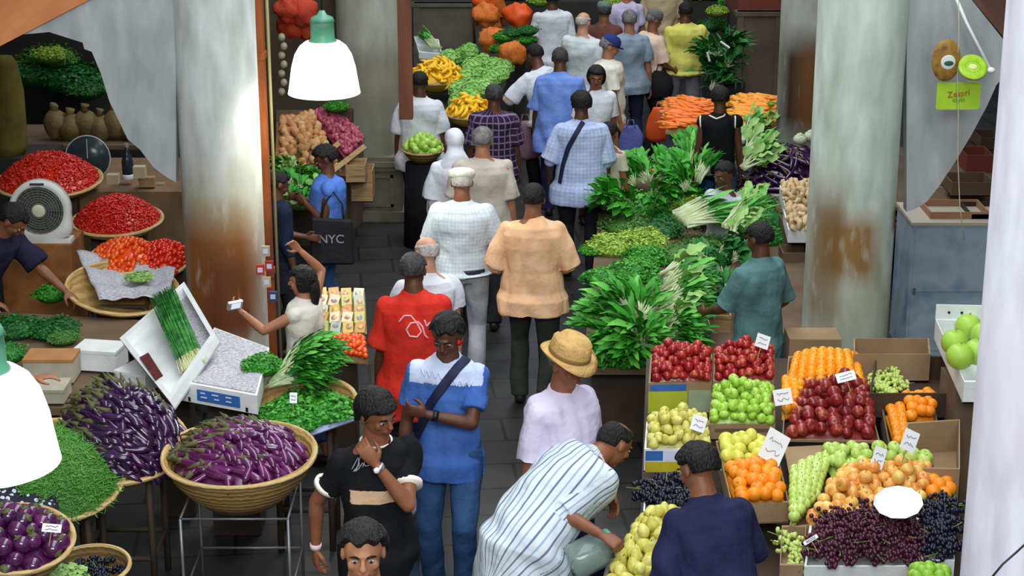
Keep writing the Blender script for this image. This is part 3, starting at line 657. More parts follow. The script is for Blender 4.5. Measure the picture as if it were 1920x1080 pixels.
def aub(name, m, L, r, bend, wv=.0):
    pts = []; rr = []
    for i in range(11):
        t = i / 10; x = (t - .5) * L; pts.append((x, bend * (4 * (t - .5) ** 2 - .5) + wv * math.sin(t * 5), .0)); rr.append(r * (.55 + .45 * math.sin(min(1, t * 1.25) * math.pi / 2)) * (1 if t < .85 else math.sqrt(max(.02, 1 - ((t - .85) / .155) ** 2))))
    body = G().tube(pts, rr, 10).mesh(name, m, True)
    p0 = Vector(pts[0]); d = (Vector(pts[0]) - Vector(pts[1])).normalized()
    cg = G().tube([p0 - d * .034, p0 - d * .01, p0 + d * .008, p0 + d * .025, p0 + d * .045], [r * .78, r * .74, r * .5, r * .26, r * .22], 8)
    return kind(name, body, [('calyx', cg.mesh('calyx', mcal, True))])
for k in range(3): aub('long_aubergine%d' % k, mpur, (.30, .34, .27)[k], (.0225, .021, .024)[k], (.02, .035, -.025)[k])
for k in range(3): aub('purple_aubergine%d' % k, mpur2, (.27, .30, .24)[k], (.022, .021, .023)[k], (.02, .03, -.02)[k])
ra = fruit_mesh('round_aubergine', mpur3, rz=1.12, dimple=.03, nu=20, nv=14)
cg = G().lathe([(.08, 1.35), (.1, 1.2), (.2, 1.1), (.42, 1.03), (.55, .93)], 12)
kind('round_aubergine', ra, [('calyx', cg.mesh('calyx', mcal, True))])
def carrot(name, m, L=.22, r=.021):
    return kind(name, G().tube([(-L / 2, 0, 0), (-L * .4, 0, 0), (0, .004, 0), (L * .4, 0, 0), (L / 2, 0, 0)], [r * .6, r, r * .8, r * .45, r * .08], 10).mesh(name, m, True), [('stalk', G().tube([(-L / 2, 0, 0), (-L / 2 - .03, 0, .004)], [r * .3, r * .15], 6).mesh('stalk', mgst))])
carrot('carrot', fm('carrot skin', ['e0641a', 'f07c24', 'f88e3a'], .5)); carrot('golden_carrot', fm('golden carrot skin', ['e8861a', 'f5a02a', 'f8b24a'], .5), .21, .024)
def banana(name, m): 
    pts = [Vector((.095 * math.cos(t), .095 * math.sin(t), 0)) for t in [R(a_) for a_ in range(-65, 66, 13)]]
    return kind(name, G().tube(pts, [.008, .015, .019, .021, .0215, .0215, .021, .0195, .016, .009, .006], 7).mesh(name, m, True), [('stalk', G().tube([pts[0], pts[0] + Vector((-.012, -.012, 0))], .005, 6).mesh('stalk', mgst))])
banana('yellow_pepper', fm('yellow fruit skin', ['eeb00c', 'f8c418', 'ffd63a'], .4))
kind('chilli', G().tube([(-.03, 0, 0), (-.015, .002, 0), (.0, .003, 0), (.02, 0, 0), (.034, -.004, 0)], [.004, .0065, .006, .004, .0008], 7).mesh('chilli', fm('red chilli skin', ['a81410', 'c81e12', 'dc3418'], .2, spec=.7), True))
mbean = fm('green bean skin', ['3f7a28', '569438', '72ac50'], .5)
kind('green_bean', G().tube([(-.06, .012, 0), (-.03, 0, 0), (.0, -.004, .002), (.03, .0, 0), (.06, .012, 0)], [.0018, .0036, .0038, .0036, .0012], 6).mesh('green_bean', mbean, True))
def cabbage_mesh(name, m):
    g = G(); g.ell((0, 0, 0), (.86, .86, .8), 16, 10)
    rs = random.Random(4)
    for k in range(11):
        th = k * 2.4; el = .3 + .09 * k; n = 7; v = []; f = []
        c = Vector((math.cos(th) * math.cos(el), math.sin(th) * math.cos(el), math.sin(el))).normalized(); u = c.cross(Vector((0, 0, 1))).normalized(); w_ = u.cross(c)
        for i in range(n):
            for j in range(n):
                a_ = (i / (n - 1) - .5) * 1.7; b_ = (j / (n - 1) - .5) * 1.7; d = (c + u * a_ + w_ * b_).normalized()
                ed = max(abs(a_), abs(b_)) / .85; v.append(d * (.93 + .02 * k / 11 + .10 * ed ** 3 + .03 * math.sin(i * 2 + j * 3 + k)))
        for i in range(n - 1):
            for j in range(n - 1): f.append((i * n + j, (i + 1) * n + j, (i + 1) * n + j + 1, i * n + j + 1))
        g.add(v, f)
    return g.mesh(name, m, True)
kind('cabbage', cabbage_mesh('cabbage', mat('cabbage leaf', ['5c9a3c', '86bf58', 'b2d88a'], .5, 2.5, .2, 9, rnd=.3)))
def grape_bunch(name, m, n=46, L=.16, r=.0095, seed=1):
    rs = random.Random(seed); g = G(); 
    for k in range(n):
        t = rs.random(); a = rs.random() * 6.28; rr = .036 * (1 - .6 * t) * math.sqrt(.35 + .65 * rs.random()); g.ell((-L / 2 + t * L, rr * math.cos(a) * 1.25, rr * math.sin(a) * .8), (r, r, r * 1.1), 8, 6)
    return kind(name, g.mesh(name, m, True), [('stalk', G().tube([(-L / 2 - .03, 0, .015), (-L / 2, 0, .01), (0, 0, 0)], .0025, 5).mesh('stalk', mgst))])
grape_bunch('red_grape_bunch', fm('red grape skin', ['2c0e1c', '4a1a2e', '6a3048'], .25), seed=2)
grape_bunch('black_grape_bunch', fm('black grape skin', ['0c0c1a', '16182c', '262a44'], .3), seed=3)
grape_bunch('green_grape_bunch', fm('green grape skin', ['a8bf52', 'c6d878', 'b4cc5e'], .25), seed=4)
CNT = {}
def inst(kd, M, label, cat, group, name=None, parts=True):
    me, ps = KIND[kd]; nm = name or re_digits(kd)
    o = bpy.data.objects.new(nm, me); COL.objects.link(o); o.matrix_basis = M; o['label'] = label; o['category'] = cat; o['group'] = group
    if parts:
        for pn, pm in ps: c = bpy.data.objects.new(pn, pm); COL.objects.link(c); c.parent = o
    return o
def re_digits(s): return s.rstrip('0123456789')
def rand_rot(rs): return Quaternion(Vector((rs.gauss(0, 1), rs.gauss(0, 1), rs.gauss(0, 1))).normalized(), rs.random() * 6.28).to_matrix().to_4x4()
def surf_quad(Q):
    TL, TR, BR, BL = [Vector(q) for q in Q]
    def S(u, v): return (TL.lerp(TR, u)).lerp(BL.lerp(BR, u), v)
    n = (TR - TL).cross(TL - BL).normalized()
    if n.z < 0: n = -n
    return S, n, ((TR - TL).length + (BR - BL).length) / 2, ((BL - TL).length + (BR - TR).length) / 2
def core_quad(name, Q, dome, d, m, label, cat, group, drop, lump=.25, nu=28, prof=None):
    """the buried fruit under the visible layer, one uncounted mass"""
    S, n, W, H = surf_quad(Q); g = G(); k = nu; v = []; rs = random.Random(5)
    for j in range(k + 1):
        for i in range(k + 1):
            u, w_ = i / k, j / k; e = (prof or dprof)(u, w_); v.append(S(u, w_) + n * (dome * e * .88 - drop + d * lump * .5 * (math.sin(i * 2.1) * math.sin(j * 2.3))))
    f = [(j * (k + 1) + i, j * (k + 1) + i + 1, (j + 1) * (k + 1) + i + 1, (j + 1) * (k + 1) + i) for j in range(k) for i in range(k)]
    g.add(v, f); nb = len(v); bot = [S(u, w_) - n * (drop + .05) for (u, w_) in ((0, 0), (1, 0), (1, 1), (0, 1))]
    return g, n
def dprof(u, v): return (max(0, 1 - (2 * u - 1) ** 2) * max(0, 1 - (2 * v - 1) ** 2)) ** .45
def heap_quad(kd, Q, d, dome, label, cat, group, rows=False, jit=.18, drop=None, sq=.84, core=None, tilt=None, prof=None, mask=None, maxn=300, parts=True, seed=1, layer2=0, elong=1.0, rise=0.0, name=None, dirv=None, spread=.5):
    rs = random.Random(seed); S, n, W, H = surf_quad(Q); P_ = prof or dprof; st = d * sq
    nx = max(1, int(W / st)); ny = max(1, int(H / (st * .87) * (1 if rows else 1.22))); pts = []
    for j in range(ny):
        for i in range(nx):
            u = (i + .5 + (.25 if j % 2 else -.25) * (0 if rows else 1)) / nx; v = (j + .5) / ny
            if not rows: u += rs.gauss(0, jit) / nx; v += rs.gauss(0, jit) / ny
            u = min(max(u, .5 / nx * .9), 1 - .5 / nx * .9); v = min(max(v, .4 / ny), 1 - .4 / ny)
            if mask and not mask(u, v): continue
            v = v if rows else .55 * v + .45 * (.5 - .5 * math.cos(math.pi * v)); pts.append((u, v, rise + rs.uniform(-.12, .22) * d * (0 if rows else 1)))
    for k in range(layer2):
        u, v = rs.uniform(.2, .8), rs.uniform(.2, .8)
        if mask and not mask(u, v): continue
        pts.append((u, v, d * .75 + rise))
    rs.shuffle(pts); pts = pts[:maxn]; r = d / 2
    for u, v, h in pts:
        p = S(u, v) + n * (dome * P_(u, v) + h); s = r * rs.uniform(.92, 1.06)
        if dirv is None:
            M = Matrix.Translation(p) @ (rand_rot(rs) if not rows else frame((0, 0, 0), (rs.gauss(0, .35), rs.gauss(-.3, .35), 1))) @ Matrix.Scale(s, 4)
        else:
            dv = (Vector(dirv) + Vector((rs.gauss(0, spread), rs.gauss(0, spread), rs.gauss(0, spread * .4)))).normalized(); z = n.cross(dv).cross(dv) * -1
            X_ = dv; Z_ = (n - X_ * n.dot(X_)).normalized(); Y_ = Z_.cross(X_); M = Matrix((X_, Y_, Z_)).transposed().to_4x4(); M = M @ Matrix.Rotation(rs.random() * 6.28, 4, 'X'); M = Matrix.Translation(p) @ M @ Matrix.Scale(rs.uniform(.88, 1.1), 4)
        kk = kd if not isinstance(kd, (list, tuple)) else rs.choice(kd)
        inst(kk, M, label, cat, group, parts=parts, name=name)
    if core:
        g, n = core_quad('core', Q, dome, d, core[1], None, None, None, drop if drop is not None else r * .95, prof=prof)
        o = obj(core[0], g.mesh(core[0], core[1], True)); tag(o, core[2], cat, group, 'stuff')
    return pts
def heap_disc(kd, c, R_, n, d, dome, label, cat, group, core=None, squash=1.0, seed=1, sq=.84, parts=True, maxn=300, dirv=None, spread=.5, drop=None, name=None, aspect=1.0, lay=1, fill=.97, peak=2.0, pts_only=False, flat=False):
    """dome heap on a disc of radius R_ whose plane has normal n"""
    rs = random.Random(seed); M0 = frame(c, n); nn = Vector(n).normalized(); st = d * sq; pts = []; N = int(math.pi * (R_ * fill) ** 2 / (st * st * .87) * (1 + .5 * (dome / R_) ** 2))
    for l in range(lay):
        for k in range(N):
            t = (k + .5) / N; rr = R_ * fill * math.sqrt(t); a = k * 2.39996 + l * 1.1; pts.append((rr * math.cos(a) + rs.gauss(0, st * .12), rr * math.sin(a) * aspect + rs.gauss(0, st * .12), -l * d * .6))
    if len(pts) > maxn:
        tmp = pts[:]; rs.shuffle(tmp); pts = tmp[:maxn]
    kf = .7 if dirv is not None else 1
    def hgt(x, y): q = min(1, math.hypot(x, y / aspect) / R_); return dome * (1 - q ** peak)
    for x, y, dz in pts:
        z = hgt(x, y); p = M0 @ Vector((x, y, z + dz + rs.uniform(-.1, .2) * d)); s = d / 2 * rs.uniform(.9, 1.08)
        e = .01; gn = M0.to_3x3() @ Vector((-(hgt(x + e, y) - z) / e * kf, -(hgt(x, y + e) - z) / e * kf, 1)).normalized()
        if dirv is None: M = Matrix.Translation(p) @ rand_rot(rs) @ Matrix.Scale(s, 4)
        else:
            dv = Vector(dirv) if not callable(dirv) else Vector(dirv(x / R_, y / R_)); dv = dv + Vector((rs.gauss(0, spread), rs.gauss(0, spread), rs.gauss(0, spread * .3))); X_ = (dv - gn * dv.dot(gn)).normalized()
            if flat is False: X_ = (X_ + gn * rs.gauss(0, .07)).normalized()
            Z_ = (gn - X_ * gn.dot(X_)).normalized(); Y_ = Z_.cross(X_); M = Matrix.Translation(p) @ Matrix((X_, Y_, Z_)).transposed().to_4x4() @ Matrix.Rotation(rs.choice((0, math.pi)) + rs.gauss(0, .4), 4, 'X') @ Matrix.Scale(rs.uniform(.88, 1.12), 4)
        kk = kd if not isinstance(kd, (list, tuple)) else rs.choice(kd)
        inst(kk, M, label, cat, group, parts=parts, name=name)
    if core:
        g = G(); k = 14; na = 36; v = [M0 @ Vector((0, 0, dome - (drop if drop is not None else d * .45)))]; f = []
        for i in range(1, k + 1):
            for j in range(na):
                a = 2 * math.pi * j / na; q = i / k; x, y = R_ * q * math.cos(a) * .98, R_ * q * math.sin(a) * aspect * .98
                v.append(M0 @ Vector((x, y, hgt(x, y) - (drop if drop is not None else d * .45) + d * .12 * math.sin(i * 2.2) * math.sin(j * 2.7))))
        for j in range(na): f.append((0, 1 + j, 1 + (j + 1) % na))
        for i in range(k - 1):
            for j in range(na): a_ = 1 + i * na + j; b_ = 1 + i * na + (j + 1) % na; f.append((a_, a_ + na, b_ + na, b_))
        g.add(v, f); o = obj(core[0], g.mesh(core[0], core[1], True)); tag(o, core[2], cat, group, 'stuff')
# containers -------------------------------------------------------
def wick(name, c1, c2, f=60):
    if name in _M: return _M[name]
    m, nt, b = nodes(name); N, L = nt.nodes, nt.links; b.inputs['Roughness'].default_value = .75; setspec(b, .2)
    tc = N.new('ShaderNodeTexCoord'); wv = N.new('ShaderNodeTexWave'); wv.bands_direction = 'Z'; wv.inputs['Scale'].default_value = f / 6; wv.inputs['Distortion'].default_value = 3; wv.inputs['Detail'].default_value = 3; wv.inputs['Detail Scale'].default_value = 3; L.new(tc.outputs['Object'], wv.inputs[0])
    nz = N.new('ShaderNodeTexNoise'); nz.inputs['Scale'].default_value = 14; nz.inputs['Detail'].default_value = 5; L.new(tc.outputs['Object'], nz.inputs[0])
    ad = N.new('ShaderNodeMix'); ad.inputs[0].default_value = .55; L.new(wv.outputs['Fac'], ad.inputs[2]); L.new(nz.outputs[0], ad.inputs[3])
    mx = N.new('ShaderNodeMix'); mx.data_type = 'RGBA'; L.new(ad.outputs[0], mx.inputs[0]); mx.inputs[6].default_value = (*C8(c1), 1); mx.inputs[7].default_value = (*C8(c2), 1); L.new(mx.outputs[2], b.inputs['Base Color'])
    bp = N.new('ShaderNodeBump'); bp.inputs['Strength'].default_value = .7; bp.inputs['Distance'].default_value = .01; L.new(ad.outputs[0], bp.inputs['Height']); L.new(bp.outputs[0], b.inputs['Normal'])
    _M[name] = m; return m
mwick = wick('woven cane', '8a6a38', 'c9a868'); mwick2 = wick('dark woven cane', '5a4526', '8f7344'); mrim = wick('cane rim', 'b0905a', 'd8be8a')
def basket(name, c, R_, depth, n, label, group=None, m=mwick, rim=mrim, wob=0.0, rb=.5, cat='basket'):
    M = frame(c, n); root = empty(name, label, cat, Vector(c) - Vector(n).normalized() * depth, group); k = 44
    pr_o = [(R_ * rb * .02, -depth), (R_ * rb, -depth), (R_ * (rb * .6 + .4), -depth * .72), (R_ * (rb * .25 + .75), -depth * .4), (R_ * .97, -depth * .1), (R_, 0)]
    pr_i = [(r * .965, z + .012) for r, z in pr_o[::-1]]
    g = G().lathe(pr_o + pr_i, k, M=M, cap=False); part('basket_bowl', g, m, root, True)
    pts = [M @ Vector((R_ * 1.0 * math.cos(2 * math.pi * i / k), R_ * math.sin(2 * math.pi * i / k), wob * math.sin(6 * math.pi * i / k))) for i in range(k + 1)]
    part('rim', G().tube(pts, .013 if R_ > .2 else .009, 8, caps=False), rim, root, True)
    return root
mcard = mat('brown cardboard', ['8e7354', 'a38867'], .85, 3, .1); mcard2 = mat('dark cardboard', ['5e4a36', '74604a'], .85, 3, .1); mwhite = mat('white polystyrene', ['d8dcdc', 'eef0ee'], .7, 5, .15, 60)
mwoodc = mat('crate wood', ['8a6c46', 'b39468', '9a7a50'], .8, 5, .25, stretch=(1, 6, 6))
def crate(name, Q, depth, m, label, cat='crate', group=None, th=.008, front=None, over=.0, n=None, floor_at=None):
    """open box hanging below the rim quad Q (TL,TR,BR,BL); front = [(h0,h1,u0,u1,mat)] printed panels"""
    S, nn, W, H = surf_quad(Q); dn = Vector((0, 0, -1)) if n is None else -Vector(n); Q = [Vector(q) for q in Q]; cen = sum(Q, Vector()) / 4
    root = empty(name, label, cat, cen + dn * depth, group); g = G()
    B = [q + dn * depth for q in Q]
    for i in range(4):
        a, b_ = Q[i], Q[(i + 1) % 4]; ia, ib = a.lerp(cen, th * 2 / (a - cen).length), b_.lerp(cen, th * 2 / (b_ - cen).length)
        g.prism([a + dn * depth, b_ + dn * depth, ib + dn * depth, ia + dn * depth], [a, b_, ib, ia])
    g.prism([b_ for b_ in B], [b_ - dn * th for b_ in B]); part('box_body', g, m, root)
    fr = Q[3]; fe = Q[2]; out = (fe - fr).cross(Vector((0, 0, 1))).normalized(); out = out if out.y < 0 else -out
    for (h0, h1, u0, u1, pm) in (front or []):
        a = fr.lerp(fe, u0) + dn * (depth * h0) + out * .002; b_ = fr.lerp(fe, u1) + dn * (depth * h0) + out * .002; c_ = fr.lerp(fe, u1) + dn * (depth * h1) + out * .002; d_ = fr.lerp(fe, u0) + dn * (depth * h1) + out * .002
        part('printed_panel', G().prism([d_, c_, b_, a], [p + out * .0015 for p in (d_, c_, b_, a)]), pm, root)
    return root
def price_tag(px, py, w_, h_, z, label, ang=10, tilt=35, group='handwritten price cards'):
    p = at(px, py, z); s = mpp(p); w2, h2 = w_ * s / 2, h_ * s / 2
    M = Matrix.Translation(p) @ Matrix.Rotation(R(ang), 4, 'Y') @ Matrix.Rotation(R(-tilt), 4, 'X')
    root = empty('price_card', label, 'price card', p, group); m_ = mat('white card', ['e8e8ea', 'f4f4f4'], .6)
    v = [M @ Vector(q) for q in ((-w2, 0, -h2), (w2, 0, -h2), (w2, 0, h2), (-w2, 0, h2))]; nrm = (M.to_3x3() @ Vector((0, 1, 0))) * .003
    part('card', G().prism(v, [q + nrm for q in v]), m_, root)
    part('stick', G().tube([M @ Vector((0, .004, 0)), M @ Vector((0, .004, -h2 - .07))], .003, 6), mat('stick', ['9a8050']), root)
    g = G(); rs = random.Random(px)
    for j in range(2):
        yy = h2 * (.35 - .7 * j); pts = [M @ Vector((-w2 * .65 + w2 * 1.3 * i / 9, -.001, yy + rs.uniform(-1, 1) * h2 * .18)) for i in range(10)]; g.tube(pts, .0018, 4)
    part('handwriting', g, mat('pen ink', ['5a5a70']), root)
    return root
# leafy greens -----------------------------------------------------
def leafmat(name, cols, rough=.5, rnd=.25): return mat(name, cols, rough, 14, .25, 60, .35, rnd, attr='lv')
def leafblade(g, base, d, up, L, w_, curl, rs, seg=6, wav=.12, fold=.25, lv=None, vals=None, mi=0):
    """one curved leaf with midrib fold and wavy edges"""
    d = d.normalized(); side = d.cross(up).normalized(); up = side.cross(d).normalized(); v = []; p = Vector(base); dd = d.copy()
    ph = rs.random() * 6
    for i in range(seg + 1):
        t = i / seg; wd = w_ * (math.sin(math.pi * min(1, t * .92 + .08)) ** .7) * (.35 + .65 * t if t < .4 else 1) * (1 if t < 1 else .2)
        un = side.cross(dd).normalized(); e = wav * w_ * math.sin(t * 14 + ph); e2 = wav * w_ * math.sin(t * 13 + ph + 2)
        v += [p - side * wd + un * (fold * wd + e), p - side * wd * .5 + un * (fold * wd * .3), p, p + side * wd * .5 + un * (fold * wd * .3), p + side * wd + un * (fold * wd + e2)]
        dd = (dd * math.cos(curl / seg) - un * math.sin(curl / seg)).normalized(); p = p + dd * (L / seg)
    f = [(i * 5 + j, i * 5 + j + 1, (i + 1) * 5 + j + 1, (i + 1) * 5 + j) for i in range(seg) for j in range(4)]
    g.add(v, f, mi)
    if vals is not None: vals += [rs.random()] * len(v)
LB = {}
def bunch_kind(name, leafm, stemm, n=26, L=.28, w_=.045, stem=.35, fan=.5, fanz=.35, curl=.7, wav=.15, seed=1, sr=.004, fold=.25):
    """tied bunch: root end at the origin, leaves fanning out along +X"""
    rs = random.Random(seed); gl = G(); gs = G(); vals = []
    for k in range(n):
        a = rs.gauss(0, fan * .5); b_ = abs(rs.gauss(0, fanz)) * .9 + .02; d = Vector((math.cos(a) * math.cos(b_), math.sin(a) * math.cos(b_), math.sin(b_))); l = L * rs.uniform(.75, 1.1); o = Vector((0, rs.gauss(0, .018), rs.uniform(0, .03)))
        p1 = o + d * (l * stem); gs.tube([o, o.lerp(p1, .5) + Vector((0, 0, .004)), p1 + d * .01], [sr * 1.3, sr, sr * .7], 5)
        leafblade(gl, p1, d, Vector((rs.gauss(0, .3), rs.gauss(0, .4), 1)), l * (1 - stem), w_ * rs.uniform(.7, 1.15), curl * rs.uniform(.4, 1.3), rs, 6, wav, fold, vals=vals)
    ml = gl.mesh('leaves', leafm, True); fattr(ml, 'lv', vals); LB[name] = (ml, gs.mesh('stems', stemm, True)); return name
def bush_kind(name, leafm, n=420, R_=1.0, hz=.55, lf=.16, seed=1, curl=.8, wav=.2, wd=.38, seg=2):
    """loose heap of small herb leaves on a low dome (unit radius)"""
    rs = random.Random(seed); gl = G(); vals = []
    for k in range(n):
        th = math.acos(1 - rs.random() * .98); a = rs.random() * 6.283; r = rs.uniform(.78, 1.06) * (1 + .1 * math.sin(3 * a + seed) + .08 * math.sin(7 * a)); c = Vector((math.sin(th) * math.cos(a) * r, math.sin(th) * math.sin(a) * r, math.cos(th) * hz * r))
        nn = Vector((c.x, c.y, c.z / hz / hz)).normalized(); d = (nn * .6 + Vector((rs.gauss(0, 1), rs.gauss(0, 1), rs.gauss(0, .5))).normalized()).normalized()
        leafblade(gl, c - d * lf * .5, d, nn + Vector((.1, .2, 0)), lf * rs.uniform(.7, 1.3), lf * wd * rs.uniform(.7, 1.2), curl, rs, seg, wav, .2, vals=vals)
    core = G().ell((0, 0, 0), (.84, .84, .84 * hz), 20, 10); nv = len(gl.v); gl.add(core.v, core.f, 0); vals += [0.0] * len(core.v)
    ml = gl.mesh('leaves', leafm, True); fattr(ml, 'lv', vals); LB[name] = (ml, None); return name
mL1 = leafmat('bright leaf', ['1c6214', '3a9a28', '74c452']); mL2 = leafmat('dark leaf', ['103f14', '1f6a26', '3a8a38']); mL3 = leafmat('yellow green leaf', ['6a9228', '98bc44', 'c4dc6c']); mL4 = leafmat('dull herb leaf', ['30601e', '4f8434', '78a452']); mL5 = leafmat('pale leaf', ['6fa048', '9cc470', 'c2dc98']); mL6 = leafmat('grassy leaf', ['186020', '2c8a2c', '56ac44'])
mS1 = mat('pale stalks', ['a8c078', 'dfe8c4'], .5, 8); mS2 = mat('white stalks', ['b4c48c', 'd8dfbc'], .45, 8); mS3 = mat('pinkish roots', ['c8a890', 'e0cdb8'], .6, 8)
bunch_kind('leafy', mL1, mS1, 34, .30, .040, .32, .9, .45, .9, .22, 1); bunch_kind('darkleafy', mL2, mS1, 34, .28, .036, .35, .9, .45, .9, .2, 2)
bunch_kind('palecabbage', mL5, mS2, 22, .32, .05, .45, .55, .3, .7, .3, 3, .009); bunch_kind('leek', mL1, mS2, 26, .42, .014, .5, .3, .2, .5, .05, 4, .008, .1)
bunch_kind('celery', mL1, mS1, 60, .34, .020, .5, .5, .3, .6, .25, 5, .006); bunch_kind('chard', mL2, mS2, 30, .34, .036, .35, .6, .35, .8, .2, 6, .008)
bunch_kind('lettuce', mL1, mS2, 44, .34, .026, .34, 1.0, .5, .9, .25, 7, .006); bunch_kind('palmfrond', mL2, mS1, 40, .6, .02, .3, 1.5, .6, 1.3, .05, 8)
bush_kind('parsley', mL1, 900, seed=1, lf=.14, wd=.42, wav=.4); bush_kind('darkherb', mL2, 800, seed=2, lf=.14); bush_kind('curly', mL3, 900, seed=3, lf=.14, wd=.42, wav=.5); bush_kind('dullherb', mL4, 1000, seed=4, lf=.13, wd=.25); bush_kind('fineherb', mL6, 700, seed=5, lf=.17, wd=.22, wav=.05); bush_kind('paleherb', mL5, 420, seed=6, lf=.26, wd=.5)
def green(kd, c, size, rz, label, name='bunch_of_greens', cat='leafy greens', group=None, pitch=0, sz=None, roll=0):
    ml, ms_ = LB[kd]; root = bpy.data.objects.new(name, ml); COL.objects.link(root); root.location = c; root.rotation_euler = (R(roll), R(-pitch), R(rz)); root.scale = (size, size, sz or size); tag(root, label, cat, group)
    if ms_ is not None: s_ = bpy.data.objects.new('stems', ms_); COL.objects.link(s_); s_.parent = root
    return root

def loose_mass(name, c, n, R_, dome, cnt, L, r, m, label, cat, group, lift=-.01, seed=9, aspect=1):
    """countless thin pods lying all over a heap, as one mass"""
    M0 = frame(c, n); g = G(); rb = random.Random(seed)
    for k in range(cnt):
        q = math.sqrt(rb.random()) * .97; a = rb.random() * 6.28; x, y = q * R_ * math.cos(a), q * R_ * math.sin(a) * aspect; p = M0 @ Vector((x, y, dome * (1 - q * q) + lift + rb.uniform(0, .4) * r))
        d = Vector((rb.gauss(0, 1), rb.gauss(0, 1), rb.gauss(0, .35))).normalized() * (L / 2); sd = Vector((rb.gauss(0, .1) * L, rb.gauss(0, .1) * L, r * .5)); g.tube([p - d, p + sd, p + d], [r * .6, r, r * .3], 5)
    o = obj(name, g.mesh(name, m, True)); tag(o, label, cat, group, 'stuff'); return o
# ================================================================== PEOPLE IN PLACE
def ribbon(info, target, name, ln, m, w_=.024, th=.003, root=None, step=6):
    me = target.data; bv = BVHTree.FromPolygons([v.co for v in me.vertices], [p.vertices for p in me.polygons]); inv = info['M'].inverted(); o = inv @ Vector((0, 0, CAMZ)); pts = []; ns = []
    for k in range(len(ln) - 1):
        for j in range(step + (k == len(ln) - 2)):
            t = j / step; px = ln[k][0] * (1 - t) + ln[k + 1][0] * t; py = ln[k][1] * (1 - t) + ln[k + 1][1] * t
            h = bv.ray_cast(o, (inv.to_3x3() @ ray(px, py)).normalized())
            if h[0] is not None: pts.append(h[0] + h[1] * .008); ns.append(h[1])
    if len(pts) < 3: return None
    P2 = [(pts[max(i - 1, 0)] + pts[i] * 2 + pts[min(i + 1, len(pts) - 1)]) / 4 for i in range(len(pts))]
    xr = [ns[i].cross((P2[min(i + 1, len(pts) - 1)] - P2[max(i - 1, 0)])) for i in range(len(pts))]
    return info['child'](name, G().tube(P2, w_, 10, xref=xr, ry=[th] * len(P2)).mesh(name, m, True))
def shirtof(info): return [c for c in info['root'].children if c.name.startswith('shirt')][0]
jeans = cloth('blue denim', '2a466e', '3b5c88'); djeans = cloth('dark denim', '1c2638', '2a3448'); blackc = cloth('black cotton', '101114', '1a1b1f'); navy = cloth('navy cotton', '20223e', '2b2e50')
greyp = cloth('grey trousers', '9ea2aa', 'b8bcc2'); olive = cloth('dark olive trousers', '2a2e28', '3a4038'); darkp = cloth('charcoal trousers', '1e2024', '2c2e34'); whitec = cloth('white cotton', 'cdd1da', 'dcdfe6'); cream = cloth('cream cotton', 'd8d4c4', 'e6e2d2')
creamtrim = mat('cream trim', ['efe8d8'], .8)
# --- the boy cut by the bottom edge
person('black-haired boy cut off at the bottom edge, only head and cream collar showing', head=(681, 1036), H=1.66, yaw=4, hpitch=4, zoff=.50, sk='mid', hair='thick', shirt=blackc, pants=djeans, voxel=.0055, face=True, trim=creamtrim)
# --- boy in the black T-shirt
pch = cloth('peach print', 'c9a180', 'd8b494')
def bt(pc, sp, arms): return (pc[:, 2] < sp[3].z + .035) & (pc[:, 2] > sp[3].z - .035) & (pc[:, 1] < .02) & (np.abs(pc[:, 0]) < .16)
p = person('teenage boy in black T-shirt with cream trim, hand held to his chin', head=(706, 776), H=1.78, yaw=22, hyaw=22, hpitch=18, build=1.02, sk='brown', hair='fringe', shirt=blackc, hem=-.30, loose=.008, sleeve=.60, pants=djeans, voxel=.0055, face=True, trim=creamtrim,
           arms=(('px', 592, 1026, .02), ('px', 706, 872, -.17)), elbow=((-.6, .5, -.2), (.35, -.5, -1)), palms=((1, .1, 0), (.2, 1, .15)), curl=(.45, .55), shirt_mats=([blackc, pch], [(bt, 1)]))
wt_ = band_on(p, 'watch', 1, .93, .030, mat('steel watch', ['b8b8b4', 'e0e0dc'], .25, metal=.7)); 
S_, E__, W_ = p['arms'][1]; d_ = (W_ - E__).normalized(); wp = E__.lerp(W_, .93); p['child']('watch_dial', G().ell(wp + Vector((-.02, -.028, 0)), (.016, .012, .016)).mesh('watch_face', mat('watch dial', ['f0f0ea'], .3))).parent = wt_
band_on(p, 'wristband', 0, .97, .029, mat('pink white wristband', ['e6cdd6'], .7), .014)
strokes(p, shirtof(p), 'shirt_print', [[(660, 880), (672, 858), (674, 872), (663, 884), (672, 880), (680, 868), (686, 874), (694, 872)], [(676, 856), (668, 884)], [(680, 876), (684, 866)]], mat('silver print', ['aab0b8'], .4), .0022)
# --- young man in the blue T-shirt with a shoulder strap
bl1 = cloth('blue tee', '3a5fa8', '4c74bc'); bl2 = cloth('pale blue yoke', 'b6c4e2', 'd4dcf0')
def yk(pc, sp, arms): return (pc[:, 2] > sp[5].z - .045) & (np.abs(pc[:, 0]) < .205)
p = person('young man in blue T-shirt with pale yoke and navy shoulder strap', head=(838, 628), H=1.76, yaw=-6, hyaw=-8, hpitch=26, sk='dark', hair='thick', hcol='black', build=1.05, shirt=bl1, shirt_mats=([bl1, bl2], [(yk, 1)]), hem=-.16, sleeve=.72, pants=jeans, voxel=.0055, face=True, loose=.008,
           arms=((-.26, -.06, .83), (-.085, -.235, 1.21)), elbow=((-.6, .6, -.3), (1, .0, -.6)), palms=(None, (-.2, 1, .3)), curl=(.4, .7), legs=((-.10, .02), (.1, -.02)))
blue_man = p; ribbon(p, shirtof(p), 'shoulder_strap', [(884, 662), (858, 690), (832, 722), (806, 760), (786, 812), (778, 850)], mat('navy webbing', ['161c3a', '1e2648'], .7), .027)
band_on(p, 'wristwatch', 1, .82, .032, mat('black watch strap', ['14141a'], .4), .016)
